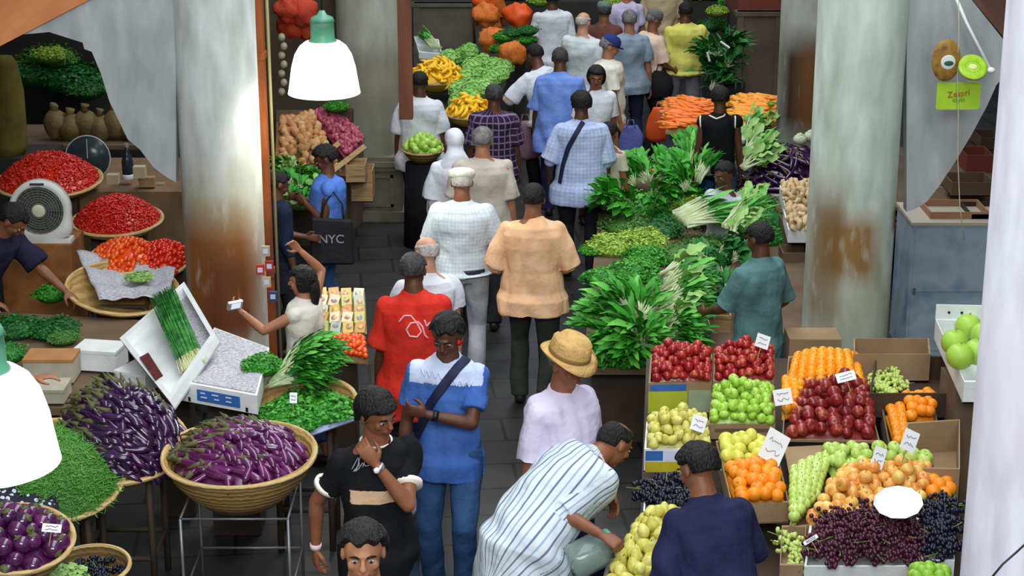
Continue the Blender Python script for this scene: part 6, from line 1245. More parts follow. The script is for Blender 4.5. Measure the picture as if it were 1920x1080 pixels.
# parsley bundle and the grey polystyrene box with blue print
zt = 1.10; T4 = [at(402, 614, zt + .05), at(505, 652, zt + .05), at(482, 742, zt), at(338, 716, zt)]
mgr = mat('grey granular paper', ['8c8c90', 'b4b2b8', 'd0ced4'], .85, 60, .3, 90, detail=8); hh = .12
root = empty('polystyrene_box', 'white polystyrene box with blue label and grey papered top', 'box', sum(T4, Vector()) / 4 - Vector((0, 0, hh))); B4 = [p - Vector((0, 0, hh)) for p in T4]
part('box_body', G().prism(B4, T4), mwhite, root); ce = sum(T4, Vector()) / 4; In = [p.lerp(ce, .06) + Vector((0, 0, .001)) for p in T4]; part('paper_cover', G().prism(In, [p + Vector((0, 0, .008)) for p in In]), mgr, root)
f0, f1 = T4[3], T4[2]; out = (f1 - f0).cross(Vector((0, 0, 1))).normalized(); out = out if out.y < 0 else -out
def onface(u, v): return f0.lerp(f1, u) - Vector((0, 0, hh * v)) + out * .003
part('blue_label', G().prism([onface(.22, .82), onface(.78, .82), onface(.78, .22), onface(.22, .22)], [onface(*q) + out * .002 for q in ((.22, .82), (.78, .82), (.78, .22), (.22, .22))]), mat('blue print', ['2f62a8']), root)
fx = (f1 - f0).normalized()
for k, (u, v, l_) in enumerate(((.27, .38, .1), (.42, .38, .14), (.60, .38, .12), (.27, .60, .14), (.45, .60, .1), (.60, .60, .12))): a_ = onface(u, v) + out * .003; part('print_mark', G().tube([a_, a_ + fx * l_ * .32], .004, 5), mat('pale print', ['c8d2dc']), root)
for u in (.1, .85): part('vent_slot', G().prism([onface(u, .95), onface(u + .03, .95), onface(u + .03, .72), onface(u, .72)], [onface(*q) + out * .002 for q in ((u, .95), (u + .03, .95), (u + .03, .72), (u, .72))]), mat('black slot', ['121010']), root)
gbush('parsley', 494, 668, 82, 66, 'parsley bundle on the corner of the grey-topped box', z=zt + .03, hz=1.0)
thing('wooden_stand', G().box(ce.x - .14, ce.x + .16, ce.y - .1, ce.y + .16, 0, zt - hh - .01), mdw, 'dark stand under the polystyrene box', 'stand')
# tilted polystyrene box with chives
A_, B_, C_, D_ = at(224, 634, 1.10), at(345, 528, 1.36), at(404, 628, 1.30), at(318, 752, 1.06); nrm = (B_ - A_).cross(D_ - A_).normalized(); nrm = nrm if nrm.z > 0 else -nrm
C2 = A_ + (B_ - A_) * 1.0 + (D_ - A_) * .98; Qc = [A_, B_, C_, D_]; root = empty('polystyrene_box', 'tilted white polystyrene box holding a bundle of chives', 'box', sum(Qc, Vector()) / 4 - nrm * .08)
ce = sum(Qc, Vector()) / 4; bk_ = [p - nrm * .07 for p in Qc]; g = G(); g.prism(bk_, [p + nrm * .012 for p in bk_])
for i in range(4): a_, b2 = Qc[i], Qc[(i + 1) % 4]; g.prism([bk_[i], bk_[(i + 1) % 4], bk_[(i + 1) % 4].lerp(ce - nrm * .07, .12), bk_[i].lerp(ce - nrm * .07, .12)], [a_, b2, b2.lerp(ce, .12), a_.lerp(ce, .12)])
part('box_body', g, mwhite, root)
def onq(u, v, h=0): return A_.lerp(B_, v).lerp(D_.lerp(C_, v), u) + nrm * h
part('brown_label', G().prism([onq(*q, .004) for q in ((.38, .04), (.72, .02), (.76, .13), (.42, .16))], [onq(*q, .008) for q in ((.38, .04), (.72, .02), (.76, .13), (.42, .16))]), mat('brown red label', ['4c1e1e', '6e3430'], .6, 30), root)
part('paper_lining', G().prism([onq(*q, -.052) for q in ((.1, .72), (.9, .66), (.9, .95), (.1, .95))], [onq(*q, -.045) for q in ((.1, .72), (.9, .66), (.9, .95), (.1, .95))]), mgr, root)
rch = random.Random(4); gs = G(); gr_ = G(); p0, p1 = at(312, 566, 1.31), at(366, 690, 1.14)
mchv = mat('chive green', ['14501c', '2a7a2c', '4a9a3e'], .4, 20); 
for k in range(260):
    o1 = Vector((rch.gauss(0, 1), rch.gauss(0, 1), rch.gauss(0, 1))) ; dd = (p1 - p0); sx_ = dd.cross(nrm).normalized(); w1, w2 = rch.gauss(0, .045), rch.gauss(0, .03); w1 = max(-.085, min(.085, w1)); a_ = p0 + sx_ * w1 + nrm * (rch.random() * .045) - dd * rch.random() * .12; b2 = p0 + dd * .86 + sx_ * (w1 * .8 + rch.gauss(0, .008)) + nrm * (.01 + rch.random() * .035); gs.tube([a_, a_.lerp(b2, .5) + nrm * .01, b2], [.0022, .003, .003], 5); gr_.tube([b2, b2 + (p1 - p0) * .17 + sx_ * rch.gauss(0, .012)], [.0032, .0025], 5)
root = empty('bundle_of_chives', 'dark green bundle of chives with pale roots in the tilted white box', 'chives', (p0 + p1) / 2); part('leaves', gs, mchv, root, True); part('roots', gr_, mat('pale yellow roots', ['c4cc7c', 'e4e4b8'], .6), root, True)
thing('wooden_stand', G().prism([Vector((ce.x + x, ce.y + y, 0)) for x, y in ((-.1, -.06), (.1, -.06), (.1, .12), (-.1, .12))], [Vector((ce.x + x, ce.y + y, .98)) for x, y in ((-.1, -.06), (.1, -.06), (.1, .12), (-.1, .12))]), mdw, 'dark stand under the tilted box of chives', 'stand')
# orange tomato tray and packets
c = at(640, 656, .80); s_ = mpp(c); Qt = [at(602, 634, .84), at(684, 634, .84), at(690, 672, .78), at(592, 662, .78)]; crate('wooden_tray', Qt, .05, mwoodc, 'shallow wooden tray of orange tomatoes beside the red T-shirt', 'tray')
heap_quad('orange_tomato', Qt, .040, .06, 'small orange tomato in the wooden tray', 'tomato', 'orange tomatoes', name='tomato', core=('heaped_tomatoes', KIND['orange_tomato'][0].materials[0], 'orange tomatoes buried in the wooden tray'), seed=3)
thing('wooden_stand', G().box(c.x - .1, c.x + .1, c.y - .02, c.y + .12, 0, .73), mdw, 'dark stand under the orange tomato tray', 'stand')
PT = [at(592, 545, 1.02), at(684, 548, 1.02), at(688, 626, .82), at(596, 626, .82)]; S, n_, w__, h__ = surf_quad(PT); rp = random.Random(8)
pcol = ['c8b45c', 'b4bc6a', 'd8d0b0', 'c89458', 'a8b8a0', 'e0c8a8', 'b89c58']; dcol = ['a83a34', 'b8582c', '7c2c44', '506a94', '8c3a2a', 'c47030']
for j in range(5):
    for i in range(4):
        c_ = S((i + .5) / 4, (j + .5) / 5) + n_ * (.02 + .012 * (j % 2)); root = empty('packet', f'small {["yellow", "green-yellow", "cream", "orange-brown", "pale green", "buff", "mustard"][(i * 3 + j * 2) % 7]} printed packet in the slanted display, ' + ['bottom', 'second lowest', 'middle', 'second highest', 'top'][4 - j] + ' row, ' + ['left end', 'left of centre', 'right of centre', 'right end'][i], 'packet', c_, 'printed packets behind the tomatoes')
        Mq = frame(c_, (n_ + Vector((rp.gauss(0, .12), -.25 + rp.gauss(0, .1), 0)))) @ Matrix.Rotation(rp.gauss(0, .12), 4, 'Z'); part('packet_body', G().box(-.036, .036, -.046, .046, -.018, .012, M=Mq), mat('packet ' + pcol[(i * 3 + j * 2) % 7], [pcol[(i * 3 + j * 2) % 7]], .5), root); part('picture', G().lathe([(.022, .012), (.021, .0145), (.002, .0145)], 14, M=Mq @ Matrix.Translation((rp.uniform(-.006, .006), rp.uniform(-.008, .01), 0)), sy=rp.uniform(.8, 1.2)), mat('picture ' + dcol[(i + j * 2) % 6], [dcol[(i + j * 2) % 6], 'e8c8a0'], .5, 40), root, True)
o = thing('display_rack', G().prism([p - n_ * .004 - Vector((0, 0, 0)) for p in PT], [p + n_ * .0 for p in PT]), mcard, 'slanted cardboard display holding the printed packets', 'display'); cP = sum(PT, Vector()) / 4; thing('wooden_stand', G().box(cP.x - .1, cP.x + .1, cP.y - .05, cP.y + .05, 0, .85), mdw, 'dark stand under the packet display', 'stand')
for k, (x, y) in enumerate(((498, 470), (505, 498), (500, 528), (512, 555), (488, 505))):
    c_ = atL(x, y, 10.3); root = empty('packet', ['pale', 'red', 'cream', 'blue', 'scarlet'][k] + ' packet hanging beside the foot of the orange post', 'packet', c_, 'packets hanging by the post'); part('packet_body', G().box(c_.x - .03, c_.x + .03, c_.y - .01, c_.y + .01, c_.z - .04, c_.z + .035), mat('hang ' + str(k), [['b0a890'], ['a8342c'], ['c8b498'], ['3c4a80'], ['c43a2c']][k], .5), root); part('label_print', G().box(c_.x - .018, c_.x + .018, c_.y - .013, c_.y - .01, c_.z - .02, c_.z + .015), mat('pale print', ['c8d2dc']), root)
# herbs and boxes near the seller
T0 = at(60, 640, .82); zc = .80; S4 = [at(-160, 765, zc), at(140, 765, zc), at(262, 600, zc), at(-160, 575, zc)]; root = empty('market_stall', 'dark wooden counter in front of the left seller', 'stall', (-2.9, 11.6, 0)); part('stall_top', G().prism([p - Vector((0, 0, .05)) for p in S4], S4), mcard2, root); c4 = sum(S4, Vector()) / 4; part('stall_side', G().prism([Vector((q.x, q.y, 0)) for q in [p.lerp(c4, .1) for p in S4]], [p.lerp(c4, .1) - Vector((0, 0, .05)) for p in S4]), mdw, root)
gbush('fineherb', 8, 640, 90, 90, 'pale feathery herb heap at the left edge', z=.95, hz=.9); gbush('darkherb', 30, 600, 110, 60, 'dark herb heap under the seller\'s arm', z=.84, hz=.8); gbush('darkherb', 100, 606, 110, 46, 'dark herb heap between the seller and the boxes', z=.84, hz=.7); gbush('dullherb', 118, 624, 66, 36, 'small green herb heap beside the cardboard box', z=.84, hz=.8); gbush('parsley', 96, 532, 70, 70, 'green herb heap beside the newspaper basket', z=.84, hz=1.0)
def cbox(px, py, w_, h_, z, m, name, label, dp=.22, cat='box', rz=0, topm=None):
    c = at(px, py + h_ / 2, z); s_ = mpp(c); hgt = h_ * s_ * .72; root = empty(name, label, cat, c); Mz = Matrix.Translation(c) @ Matrix.Rotation(R(rz), 4, 'Z'); part('box_body', G().box(-w_ * s_ / 2, w_ * s_ / 2, 0, dp, 0, hgt, M=Mz), m, root)
    part('box_lid', G().box(-w_ * s_ / 2 - .004, w_ * s_ / 2 + .004, -.004, dp + .004, hgt, hgt + .02, M=Mz), topm or m, root); return root
cbox(92, 690, 92, 56, .82, mat('beige carton', ['a8a08c', 'beb8a4'], .8), 'cardboard_box', 'beige cardboard box with brown top near the seller', topm=mat('brown carton top', ['a87444', 'b88456'], .8)); cbox(178, 672, 84, 48, .82, mwhite, 'polystyrene_box', 'white lidded box beside the beige cardboard box', rz=-10); cbox(245, 712, 70, 40, .84, mwhite, 'polystyrene_box', 'white box at the foot of the tilted chives box', rz=-25)
cbox(75, 742, 90, 30, .82, mat('beige carton', ['a8a08c']), 'cardboard_box', 'pale box behind the lamp under the outstretched arm')
# newspaper basket
c = at(230, 540, .92); s_ = mpp(c); r_ = 104 * s_; n_ = UPT(10, 8); basket('cane_tray', c, r_, .06, n_, 'wide cane tray lined with newspaper in front of the stained column', m=mwick, rb=.85, cat='tray')
g = G(); k = 18; v = []; Np = [at(142, 470, 1.06), at(330, 500, .98), at(316, 560, .93), at(186, 560, .95)]
for j in range(k + 1):
    for i in range(k + 1): u, w_ = i / k, j / k; p_ = Np[0].lerp(Np[1], u).lerp(Np[3].lerp(Np[2], u), w_); v.append(p_ + Vector((0, 0, -.07 * math.sin(u * 3.14) * math.sin(min(1, w_ * 1.3) * 3.14) + .012 * math.sin(w_ * 17 + u * 5) + .008 * math.sin(u * 22))))
g.add(v, [(j * (k + 1) + i, j * (k + 1) + i + 1, (j + 1) * (k + 1) + i + 1, (j + 1) * (k + 1) + i) for j in range(k) for i in range(k)]); mnp = mat('newsprint', ['7c7c84', 'b8b8be', 'd4d4d8'], .85, 45, 0, detail=6, stretch=(1, 4, 4)); o = thing('newspaper', g, mnp, 'crumpled sheets of newspaper lying in the wide cane tray', 'newspaper', smooth=True); o.modifiers.new('t', 'SOLIDIFY').thickness = .004
gbush('paleherb', 262, 512, 56, 30, 'small wilted green bunch on the newspaper', z=.98, hz=.6, name='heap_of_leaves', cat='leafy greens')
stand((c.x, c.y), .2, .84, 'dark stand under the newspaper tray', mdw, name='wooden_stand', t=.02)
# tomato heaps
mt = KIND['cherry_tomato'][0].materials[0]; mot = KIND['orange_tomato'][0].materials[0]
c = at(234, 482, 1.0); s_ = mpp(c); heap_disc('orange_tomato', c, 62 * s_, UPT(12), .042, .12, 'small orange-red tomato in the heap beside the newspaper', 'tomato', 'orange-red tomatoes', name='tomato', core=('heaped_tomatoes', mot, 'orange-red tomatoes buried in the heap beside the newspaper'), maxn=130, seed=1); basket('cane_tray', c, 66 * s_, .05, UPT(12), 'small cane tray under the orange-red tomatoes', rb=.85, cat='tray'); cA1 = c
c = at(304, 488, .98); s_ = mpp(c); heap_disc('cherry_tomato', c, 46 * s_, UPT(24), .042, .11, 'small red tomato in the heap against the stained column', 'tomato', 'red tomatoes by the column', name='tomato', core=('heaped_tomatoes', mt, 'red tomatoes buried in the heap against the column'), maxn=90, seed=2, aspect=1.2); basket('cane_tray', c, 50 * s_, .05, UPT(20), 'cane tray under the red tomatoes against the stained column', rb=.85, cat='tray')
thing('wooden_stand', G().box(cA1.x - .2, c.x + .15, cA1.y - .02, cA1.y + .14, 0, .9), mdw, 'dark stand under the small tomato heaps', 'stand')
c = at(220, 412, 1.06); s_ = mpp(c); r_ = 84 * s_; basket('cane_tray', c, r_, .06, UPT(6), 'round cane tray of red chillies in front of the bottle', rb=.85, cat='tray')
heap_disc('chilli', c, r_ * .96, UPT(6), .036, .20, 'red chilli on top of the heap in the round tray', 'chilli', 'red chillies in the front tray', core=('heaped_chillies', KIND['chilli'][0].materials[0], 'mass of red chillies buried in the round tray'), maxn=150, dirv=(1, .2, 0), spread=1.2, seed=3, sq=.62, drop=.012); loose_mass('loose_chillies', c, UPT(6), r_ * .96, .20, 1300, .05, .008, KIND['chilli'][0].materials[0], 'mass of small red chillies in the front round tray', 'chillies', 'red chillies in the front tray', seed=3)
thing('wooden_stand', G().box(c.x - .2, c.x + .2, c.y - .1, c.y + .2, 0, .98), mdw, 'dark stand under the front chilli tray', 'stand')
c = at(92, 338, 1.12); s_ = mpp(c); r_ = 98 * s_; basket('cane_tray', c, r_, .06, UPT(6), 'round cane tray of red chillies behind the fan', rb=.85, cat='tray')
heap_disc('chilli', c, r_ * .96, UPT(6), .042, .24, 'red chilli on top of the heap behind the fan', 'chilli', 'red chillies behind the fan', core=('heaped_chillies', KIND['chilli'][0].materials[0], 'mass of red chillies buried in the tray behind the fan'), maxn=140, dirv=(1, .2, 0), spread=1.2, seed=4, sq=.62, drop=.012); loose_mass('loose_chillies', c, UPT(6), r_ * .96, .24, 1300, .055, .009, KIND['chilli'][0].materials[0], 'mass of small red chillies in the tray behind the fan', 'chillies', 'red chillies behind the fan', seed=4)
thing('wooden_stand', G().box(c.x - .25, c.x + .25, c.y - .1, c.y + .2, 0, 1.03), mdw, 'dark stand under the rear chilli tray', 'stand')
# box fan
F = atL(76, 392, 10.9); sF = mpp(F); root = empty('electric_fan', 'white electric fan with round grey grille in front of the chillies', 'fan', F - Vector((0, 0, 60 * sF)))
g = G(); n = 32; ro = 57 * sF; out_ = []; 
for k in range(n):
    a = 2 * math.pi * k / n; x, z = math.cos(a), math.sin(a); 
    if z < -.3: x = math.copysign(min(1, abs(x) * 1.25 + .1), x) if abs(x) > .05 else x; z = max(z * 1.1, -1.05)
    out_.append(Vector((x * ro, 0, z * ro)))
g = G(); ri = 46 * sF; v = []; 
for k in range(n): a = 2 * math.pi * k / n; o1 = F + out_[k]; i1 = F + Vector((ri * math.cos(a), 0, ri * math.sin(a))); v += [o1 + Vector((0, -.04, 0)), i1 + Vector((0, -.055, 0)), i1 + Vector((0, .02, 0)), o1 + Vector((0, .04, 0))]
g.add(v, [(k * 4 + j, ((k + 1) % n) * 4 + j, ((k + 1) % n) * 4 + (j + 1) % 4, k * 4 + (j + 1) % 4) for k in range(n) for j in range(4)]); part('housing', g, mat('aged white plastic', ['cfd0c8', 'dedfd8'], .45, 6), root, True)
mgl = mat('grey grille', ['6a6e66'], .5)
for k in range(9): part('grille_ring', G().tube([F + Vector((ri * (k + 1) / 9.5 * math.cos(t), -.058, ri * (k + 1) / 9.5 * math.sin(t))) for t in [2 * math.pi * j / 28 for j in range(29)]], .0035, 5, caps=False), mgl, root, True)
part('grille_spokes', (lambda g: [g.tube([F + Vector((0, -.056, 0)), F + Vector((ri * math.cos(R(a)), -.056, ri * math.sin(R(a))))], .002, 4) for a in range(0, 360, 15)] and g)(G()), mgl, root)
g = G()
for k in range(3):
    a0 = 2.094 * k; g.prism([F + Vector((r * math.cos(a0 + t), y, r * math.sin(a0 + t))) for r, t, y in ((.02, 0, -.02), (ri * .85, -.1, -.03), (ri * .88, .7, .0), (.02, .9, 0))], [F + Vector((r * math.cos(a0 + t), y + .004, r * math.sin(a0 + t))) for r, t, y in ((.02, 0, -.02), (ri * .85, -.1, -.03), (ri * .88, .7, .0), (.02, .9, 0))])
part('blades', g, mat('grey fan blades', ['50544c', '64685e'], .4), root); part('hub', G().lathe([(13 * sF, 0), (12.5 * sF, .012), (9 * sF, .018), (.001, .018)], 24, M=frame(F + Vector((0, -.055, 0)), (0, -1, 0))), mat('cream hub', ['cbc8a8', 'dcdabc'], .4), root, True); part('back_panel', G().lathe([(ri, 0), (ri * .98, .01)], 24, M=frame(F + Vector((0, .03, 0)), (0, 1, 0))), mat('grey fan back', ['50544c']), root)
part('foot', G().box(F.x - 56 * sF, F.x + 56 * sF, F.y - .07, F.y + .06, F.z - 62 * sF, F.z - 55 * sF), mat('aged white plastic', ['cfd0c8']), root); part('label_plate', G().box(F.x - 13 * sF, F.x + 13 * sF, F.y - .062, F.y - .05, F.z + 49.5 * sF, F.z + 53 * sF), mat('dark grey print', ['303438']), root)
thing('wooden_cabinet', G().box(F.x - .3, F.x + .24, F.y - .12, F.y + .3, 0, F.z - 62 * sF), mat('orange brown wood', ['6a4420', '9a6230', '7c5028'], .7, 4, .2), 'orange-brown wooden cabinet carrying the fan', 'cabinet')
# things behind: bottle, scale dial, packets, brown sacks, dark greenery
c = atL(240, 322, 12.6); s_ = mpp(c); root = empty('bottle', 'dark glass bottle with white base label behind the chillies', 'bottle', c - Vector((0, 0, .05))); part('bottle_body', G().lathe([(.045, -.06), (.05, -.05), (.05, .10), (.03, .15), (.018, .18), (.018, .22)], 20, c), mat('dark blue glass', ['1c2630', '2a3844'], .15), root, True); part('cap', G().lathe([(.02, .22), (.02, .25)], 12, c), mat('pale cap', ['8a9078']), root); part('label', G().lathe([(.052, -.06), (.054, -.05), (.054, -.02), (.051, -.018)], 20, c, cap=False), mat('white label', ['e8eaec'], .4), root, True)
cs_ = at(240, 344, 1.08); thing('rear_counter', G().box(cs_.x - .8, cs_.x + .75, cs_.y - .05, cs_.y + 1.2, 0, 1.02), mat('brown counter wood', ['6a543c', '8a6e50'], .8, 4, .2), 'brown wooden counter behind the chilli trays', 'counter')
for k, (x, y, w_, h_, m_) in enumerate(((212, 335, 22, 18, 'b8a888'), (262, 322, 22, 22, 'c4b494'), (276, 340, 30, 18, 'a4845c'), (296, 350, 26, 14, '9a8468'))): c = atL(x, y, 12.3 + .1 * k); s_ = mpp(c); o = thing('small_carton', G().box(-w_ * s_ / 2, w_ * s_ / 2, -.04, .04, 0, h_ * s_), mat('crt' + m_, [m_], .8, 6), ['buff carton left of the bottle', 'buff carton right of the bottle', 'brown carton at the edge of the column plate', 'low brown carton next to the column plate'][k], 'carton'); o.location = (c.x, c.y, c.z - h_ * s_ / 2)
c = atL(165, 296, 12.9); s_ = mpp(c); root = empty('weighing_scale', 'dark round-dialled weighing scale behind the chillies', 'scale', c - Vector((0, 0, .2))); Mz = frame(c, (0, -1, .1)); part('dial', G().lathe([(42 * s_, 0), (40 * s_, .02), (.01, .02)], 32, M=Mz), mat('dark dial', ['28343a', '36444a'], .2), root, True); part('dial_ring', G().tube([Mz @ Vector((42 * s_ * math.cos(t), 42 * s_ * math.sin(t), .01)) for t in [2 * math.pi * k / 32 for k in range(33)]], .006, 6, caps=False), mat('pale rim', ['b8c0c0'], .3), root, True); part('needle', G().tube([Mz @ Vector((0, 0, .024)), Mz @ Vector((0, 36 * s_, .024))], .004, 5), mat('pale rim', ['b8c0c0']), root); part('scale_body', G().box(c.x - .1, c.x + .1, c.y + .02, c.y + .16, c.z - .3, c.z + .05), mat('dark metal', ['202426']), root)
for k in range(6):
    c = atL(105 + k * 28, 232 + (k % 2) * 8, 14.2); g = G(); g.ell((0, 0, 0), (.12, .12, .14), 14, 10); g.tube([(0, 0, .10), (0, 0, .16), (.01, 0, .19)], [.05, .035, .05], 10); me_ = g.mesh('sack', mat('jute sack', ['6e5c38', '8c7850'], .9, 12, .4), True); wrinkle(me_, .008, 20, k); o = obj('jute_sack', me_); o.location = c; tag(o, 'brown jute sack on the rear shelf under the left roof', 'sack', 'jute sacks on the rear shelf')
z_ = atL(180, 262, 14.2).z; root = empty('rear_shelf', 'brown shelf at the back under the left roof', 'shelf', (-4.2, 17.9, 0)); part('shelf_board', G().box(-5.4, -2.75, 17.36, 18.3, z_ - .04, z_), mcard2, root); part('upright', G().box(-5.35, -5.25, 17.7, 17.8, 0, z_), mcard2, root); part('upright', G().box(-2.95, -2.85, 17.7, 17.8, 0, z_), mcard2, root)
for k, (x, y, r_, kd) in enumerate(((95, 112, 60, 'dullherb'), (130, 150, 70, 'darkherb'), (60, 140, 60, 'darkherb'), (95, 105, 34, 'curly'), (160, 170, 44, 'darkherb'))): c = atL(x, y, 16 - k * .1); green(kd, c, r_ * mpp(c), k * 70, ['hanging dull foliage under the orange roof', 'large dark foliage mass under the orange roof', 'dark foliage left of the mass under the orange roof', 'bright leaf cluster hanging under the orange roof', 'dark foliage beside the left column plate'][k], 'hanging_foliage', 'foliage', sz=r_ * mpp(c) * .9)
c = atL(95, 155, 16.3); thing('storage_rack', G().box(-6.0, -3.0, 20.1, 20.6, 0, 2.8), MW_DARK, 'dark storage rack behind the hanging foliage', 'rack')
c = atL(12, 200, 13.6); o = thing('tall_sack', (lambda g: g.lathe([(.14, 0), (.17, .1), (.17, .6), (.13, .85), (.09, .92)], 18) or g)(G()), mat('olive sack', ['5a5220', '7a7030'], .9, 5, .3), 'tall olive sack at the left edge under the orange roof', 'sack', smooth=True); o.location = (c.x, c.y, c.z - .45)
thing('rear_counter', G().box(c.x - .5, c.x + .4, c.y - .2, c.y + .4, 0, c.z - .45), MW_DARK, 'dark counter under the tall olive sack', 'counter')
# ================================================================== ONION AND POTATO SLOPE (between the left columns)
zb = .75; OQ = [at(528, 205, 1.15), at(630, 205, 1.15), at(690, 270, .85), at(655, 300, .72), at(520, 300, .72)]
heap_quad('brown_onion', [at(522, 225, 1.1), at(590, 215, 1.1), at(622, 300, .78), at(518, 300, .78)], .085, .10, 'brown onion on the sloping heap behind the woman in blue', 'onion', 'brown onions', core=('heaped_onions', KIND['brown_onion'][0].materials[0], 'brown onions buried in the slope'), seed=1)
heap_quad('shallot', [at(584, 212, 1.12), at(622, 208, 1.12), at(684, 262, .88), at(646, 292, .82)], .06, .08, 'small pink onion on the sloping heap', 'onion', 'pink onions', name='pink_onion', core=('heaped_onions', KIND['shallot'][0].materials[0], 'pink onions buried in the slope'), seed=2)
heap_quad('potato', [at(560, 262, .98), at(612, 262, .98), at(640, 318, .72), at(560, 322, .72)], .09, .08, 'potato at the lower edge of the onion slope', 'potato', 'potatoes', core=('heaped_potatoes', KIND['potato'][0].materials[0], 'potatoes buried in the slope'), seed=3)
thing('sloping_stand', G().prism([Vector((p.x, p.y, 0)) for p in [at(516, 320, .6), at(650, 330, .6), at(690, 262, .8), at(625, 206, 1.0), at(518, 206, 1.0)]], [at(516, 320, .62), at(650, 330, .62), at(690, 262, .80), at(625, 206, 1.02), at(518, 206, 1.02)]), mcard2, 'sloping wooden stand under the onions and potatoes', 'stand')
for k, (a_, b2, l_) in enumerate((((612, 330), (682, 276), 'long pale wooden board at the edge of the onion slope'), ((596, 300), (650, 258), 'second wooden board between onions and aisle'))): p1_, p2_ = at(*a_, .80 + .04 * k), at(*b2, .90 + .04 * k); thing('wooden_board', G().tube([p1_, p2_], .035, 4, xref=Vector((0, 0, 1))), mwoodc, l_, 'board')
for k, (x, y, w_, h_) in enumerate(((680, 345, 40, 60), (668, 322, 36, 34))): c = at(x, y, .55 + .2 * k); s_ = mpp(c); crate('wooden_crate', [c + Vector((-w_ * s_ / 2, .2, h_ * s_ / 2)), c + Vector((w_ * s_ / 2, .2, h_ * s_ / 2)), c + Vector((w_ * s_ / 2, -.1, h_ * s_ / 2)), c + Vector((-w_ * s_ / 2, -.1, h_ * s_ / 2))], h_ * s_, mwoodc, ['slatted wooden crate left of the stone pedestal', 'smaller wooden crate above the slatted one'][k], 'crate')
for k in range(26): c = at(524 + (k * 37 % 82), 318 + (k * 53 % 92) * .8, .62 + .1 * (k % 2)); green('leafy' if k % 3 else 'palecabbage', c, 44 * mpp(c) / .32, k * 77, 'bunch of pale green leaves heaped below the onions', 'bunch_of_greens', 'leafy greens', 'pale greens below the onions', pitch=20)
gbush('paleherb', 562, 350, 110, 70, 'pale green leaf heap under the bunches below the onions', z=.5, hz=.9, name='heap_of_leaves', cat='leafy greens')
c = at(560, 372, .45); thing('wooden_stand', G().box(c.x - .25, c.x + .25, c.y - .1, c.y + .5, 0, .5), mdw, 'dark stand under the pale green leaves', 'stand')
gbush('parsley', 632, 190, 50, 40, 'green leaf heap behind the pink onions', z=1.2, hz=.8); c = at(632, 200, 1.2); thing('wooden_stand', G().box(c.x - .2, c.x + .15, c.y, c.y + .4, 0, 1.15), mdw, 'dark stand behind the onion slope', 'stand')
# red net bags and garlic braids at the top
mnet = mat('red net', ['b02c18', 'd04828', '8c2014'], .6, 60, .5)
for k, (x, y, r_) in enumerate(((540, 18, 24), (570, 22, 26), (545, 48, 24), (575, 52, 20), (555, -8, 30))): c = atL(x, y, 14.2 + .05 * k); s_ = mpp(c); g = G(); g.ell((0, 0, 0), (r_ * s_, r_ * s_ * .8, r_ * s_ * 1.05), 16, 12); g.tube([(0, 0, r_ * s_ * .9), (0, 0, r_ * s_ * 1.35)], [.02, .012], 8); me_ = g.mesh('net', mnet, True); wrinkle(me_, .012, 34, k); o = obj('net_bag', me_); o.location = c; tag(o, 'red net bag hanging behind the glowing lamp', 'net bag', 'red net bags behind the lamp')
for k in range(7): c = atL(528 + (k % 2) * 4, 70 + k * 17, 14.0); o = thing('garlic_bulb', (lambda g: g.ell((0, 0, 0), (.035, .035, .04), 12, 8) and g)(G()), mat('dried garlic', ['8c8468', 'b4ac90'], .8, 20), 'dried bulb in the string hanging beside the orange post', 'garlic', 'string of dried bulbs', smooth=True); o.location = c
c = atL(555, 120, 15.2); thing('dark_partition', G().box(c.x - .5, c.x + .6, 18.95, 19.05, 0, 3.2), mat('brown board', ['4a4030', '5c5040'], .8, 3), 'dark brown board behind the hanging bulbs', 'board')
# ================================================================== BACK STALLS
c = at(793, 280, .95); s_ = mpp(c); basket('cane_basket', c, 38 * s_, .12, UPT(3), 'small cane basket of green guavas in front of the man in white', m=mwick2); heap_disc('guava', c, 36 * s_, (0, 0, 1), .078, .12, 'pale green guava in the small cane basket', 'guava', 'guavas', core=('heaped_guavas', KIND['guava'][0].materials[0], 'guavas buried in the basket'), seed=5); o = thing('cloth_covered_stand', (lambda g: g.lathe([(.20, 0), (.19, .4), (.17, .82)], 20) or g)(G()), blackc, 'dark cloth-covered stand under the guava basket', 'stand', smooth=True); o.location = (c.x, c.y, 0)
gbush('darkherb', 792, 428, 60, 24, 'dark green leaves at the foot of the guava stand', z=.05, hz=.6, name='heap_of_leaves', cat='leafy greens')
c = at(818, 146, 1.05); s_ = mpp(c); basket('cane_basket', c, 52 * s_, .14, UPT(3), 'cane basket of yellow curved fruit at the back left', m=mat('yellow cane', ['a8842c', 'c8a03c'], .6, 8)); heap_disc('yellow_pepper', c, 52 * s_, (0, 0, 1), .085, .17, 'yellow curved fruit in the back basket', 'fruit', 'yellow fruit in the back basket', name='yellow_fruit', core=('heaped_fruit', KIND['yellow_pepper'][0].materials[0], 'yellow fruit buried in the back basket'), dirv=(1, 0, 0), spread=.7, seed=6, sq=.8)
c2 = c; c = at(878, 212, .95); s_ = mpp(c); basket('cane_basket', c, 44 * s_, .12, UPT(3), 'second cane basket of yellow fruit behind the purple plaid shirt', m=mat('yellow cane', ['a8842c'])); heap_disc('yellow_pepper', c, 42 * s_, (0, 0, 1), .085, .15, 'yellow curved fruit in the basket behind the plaid shirt', 'fruit', 'yellow fruit behind the plaid shirt', name='yellow_fruit', core=('heaped_fruit', KIND['yellow_pepper'][0].materials[0], 'yellow fruit buried behind the plaid shirt'), dirv=(1, 0, 0), spread=.8, seed=7, sq=.8)
c3 = c
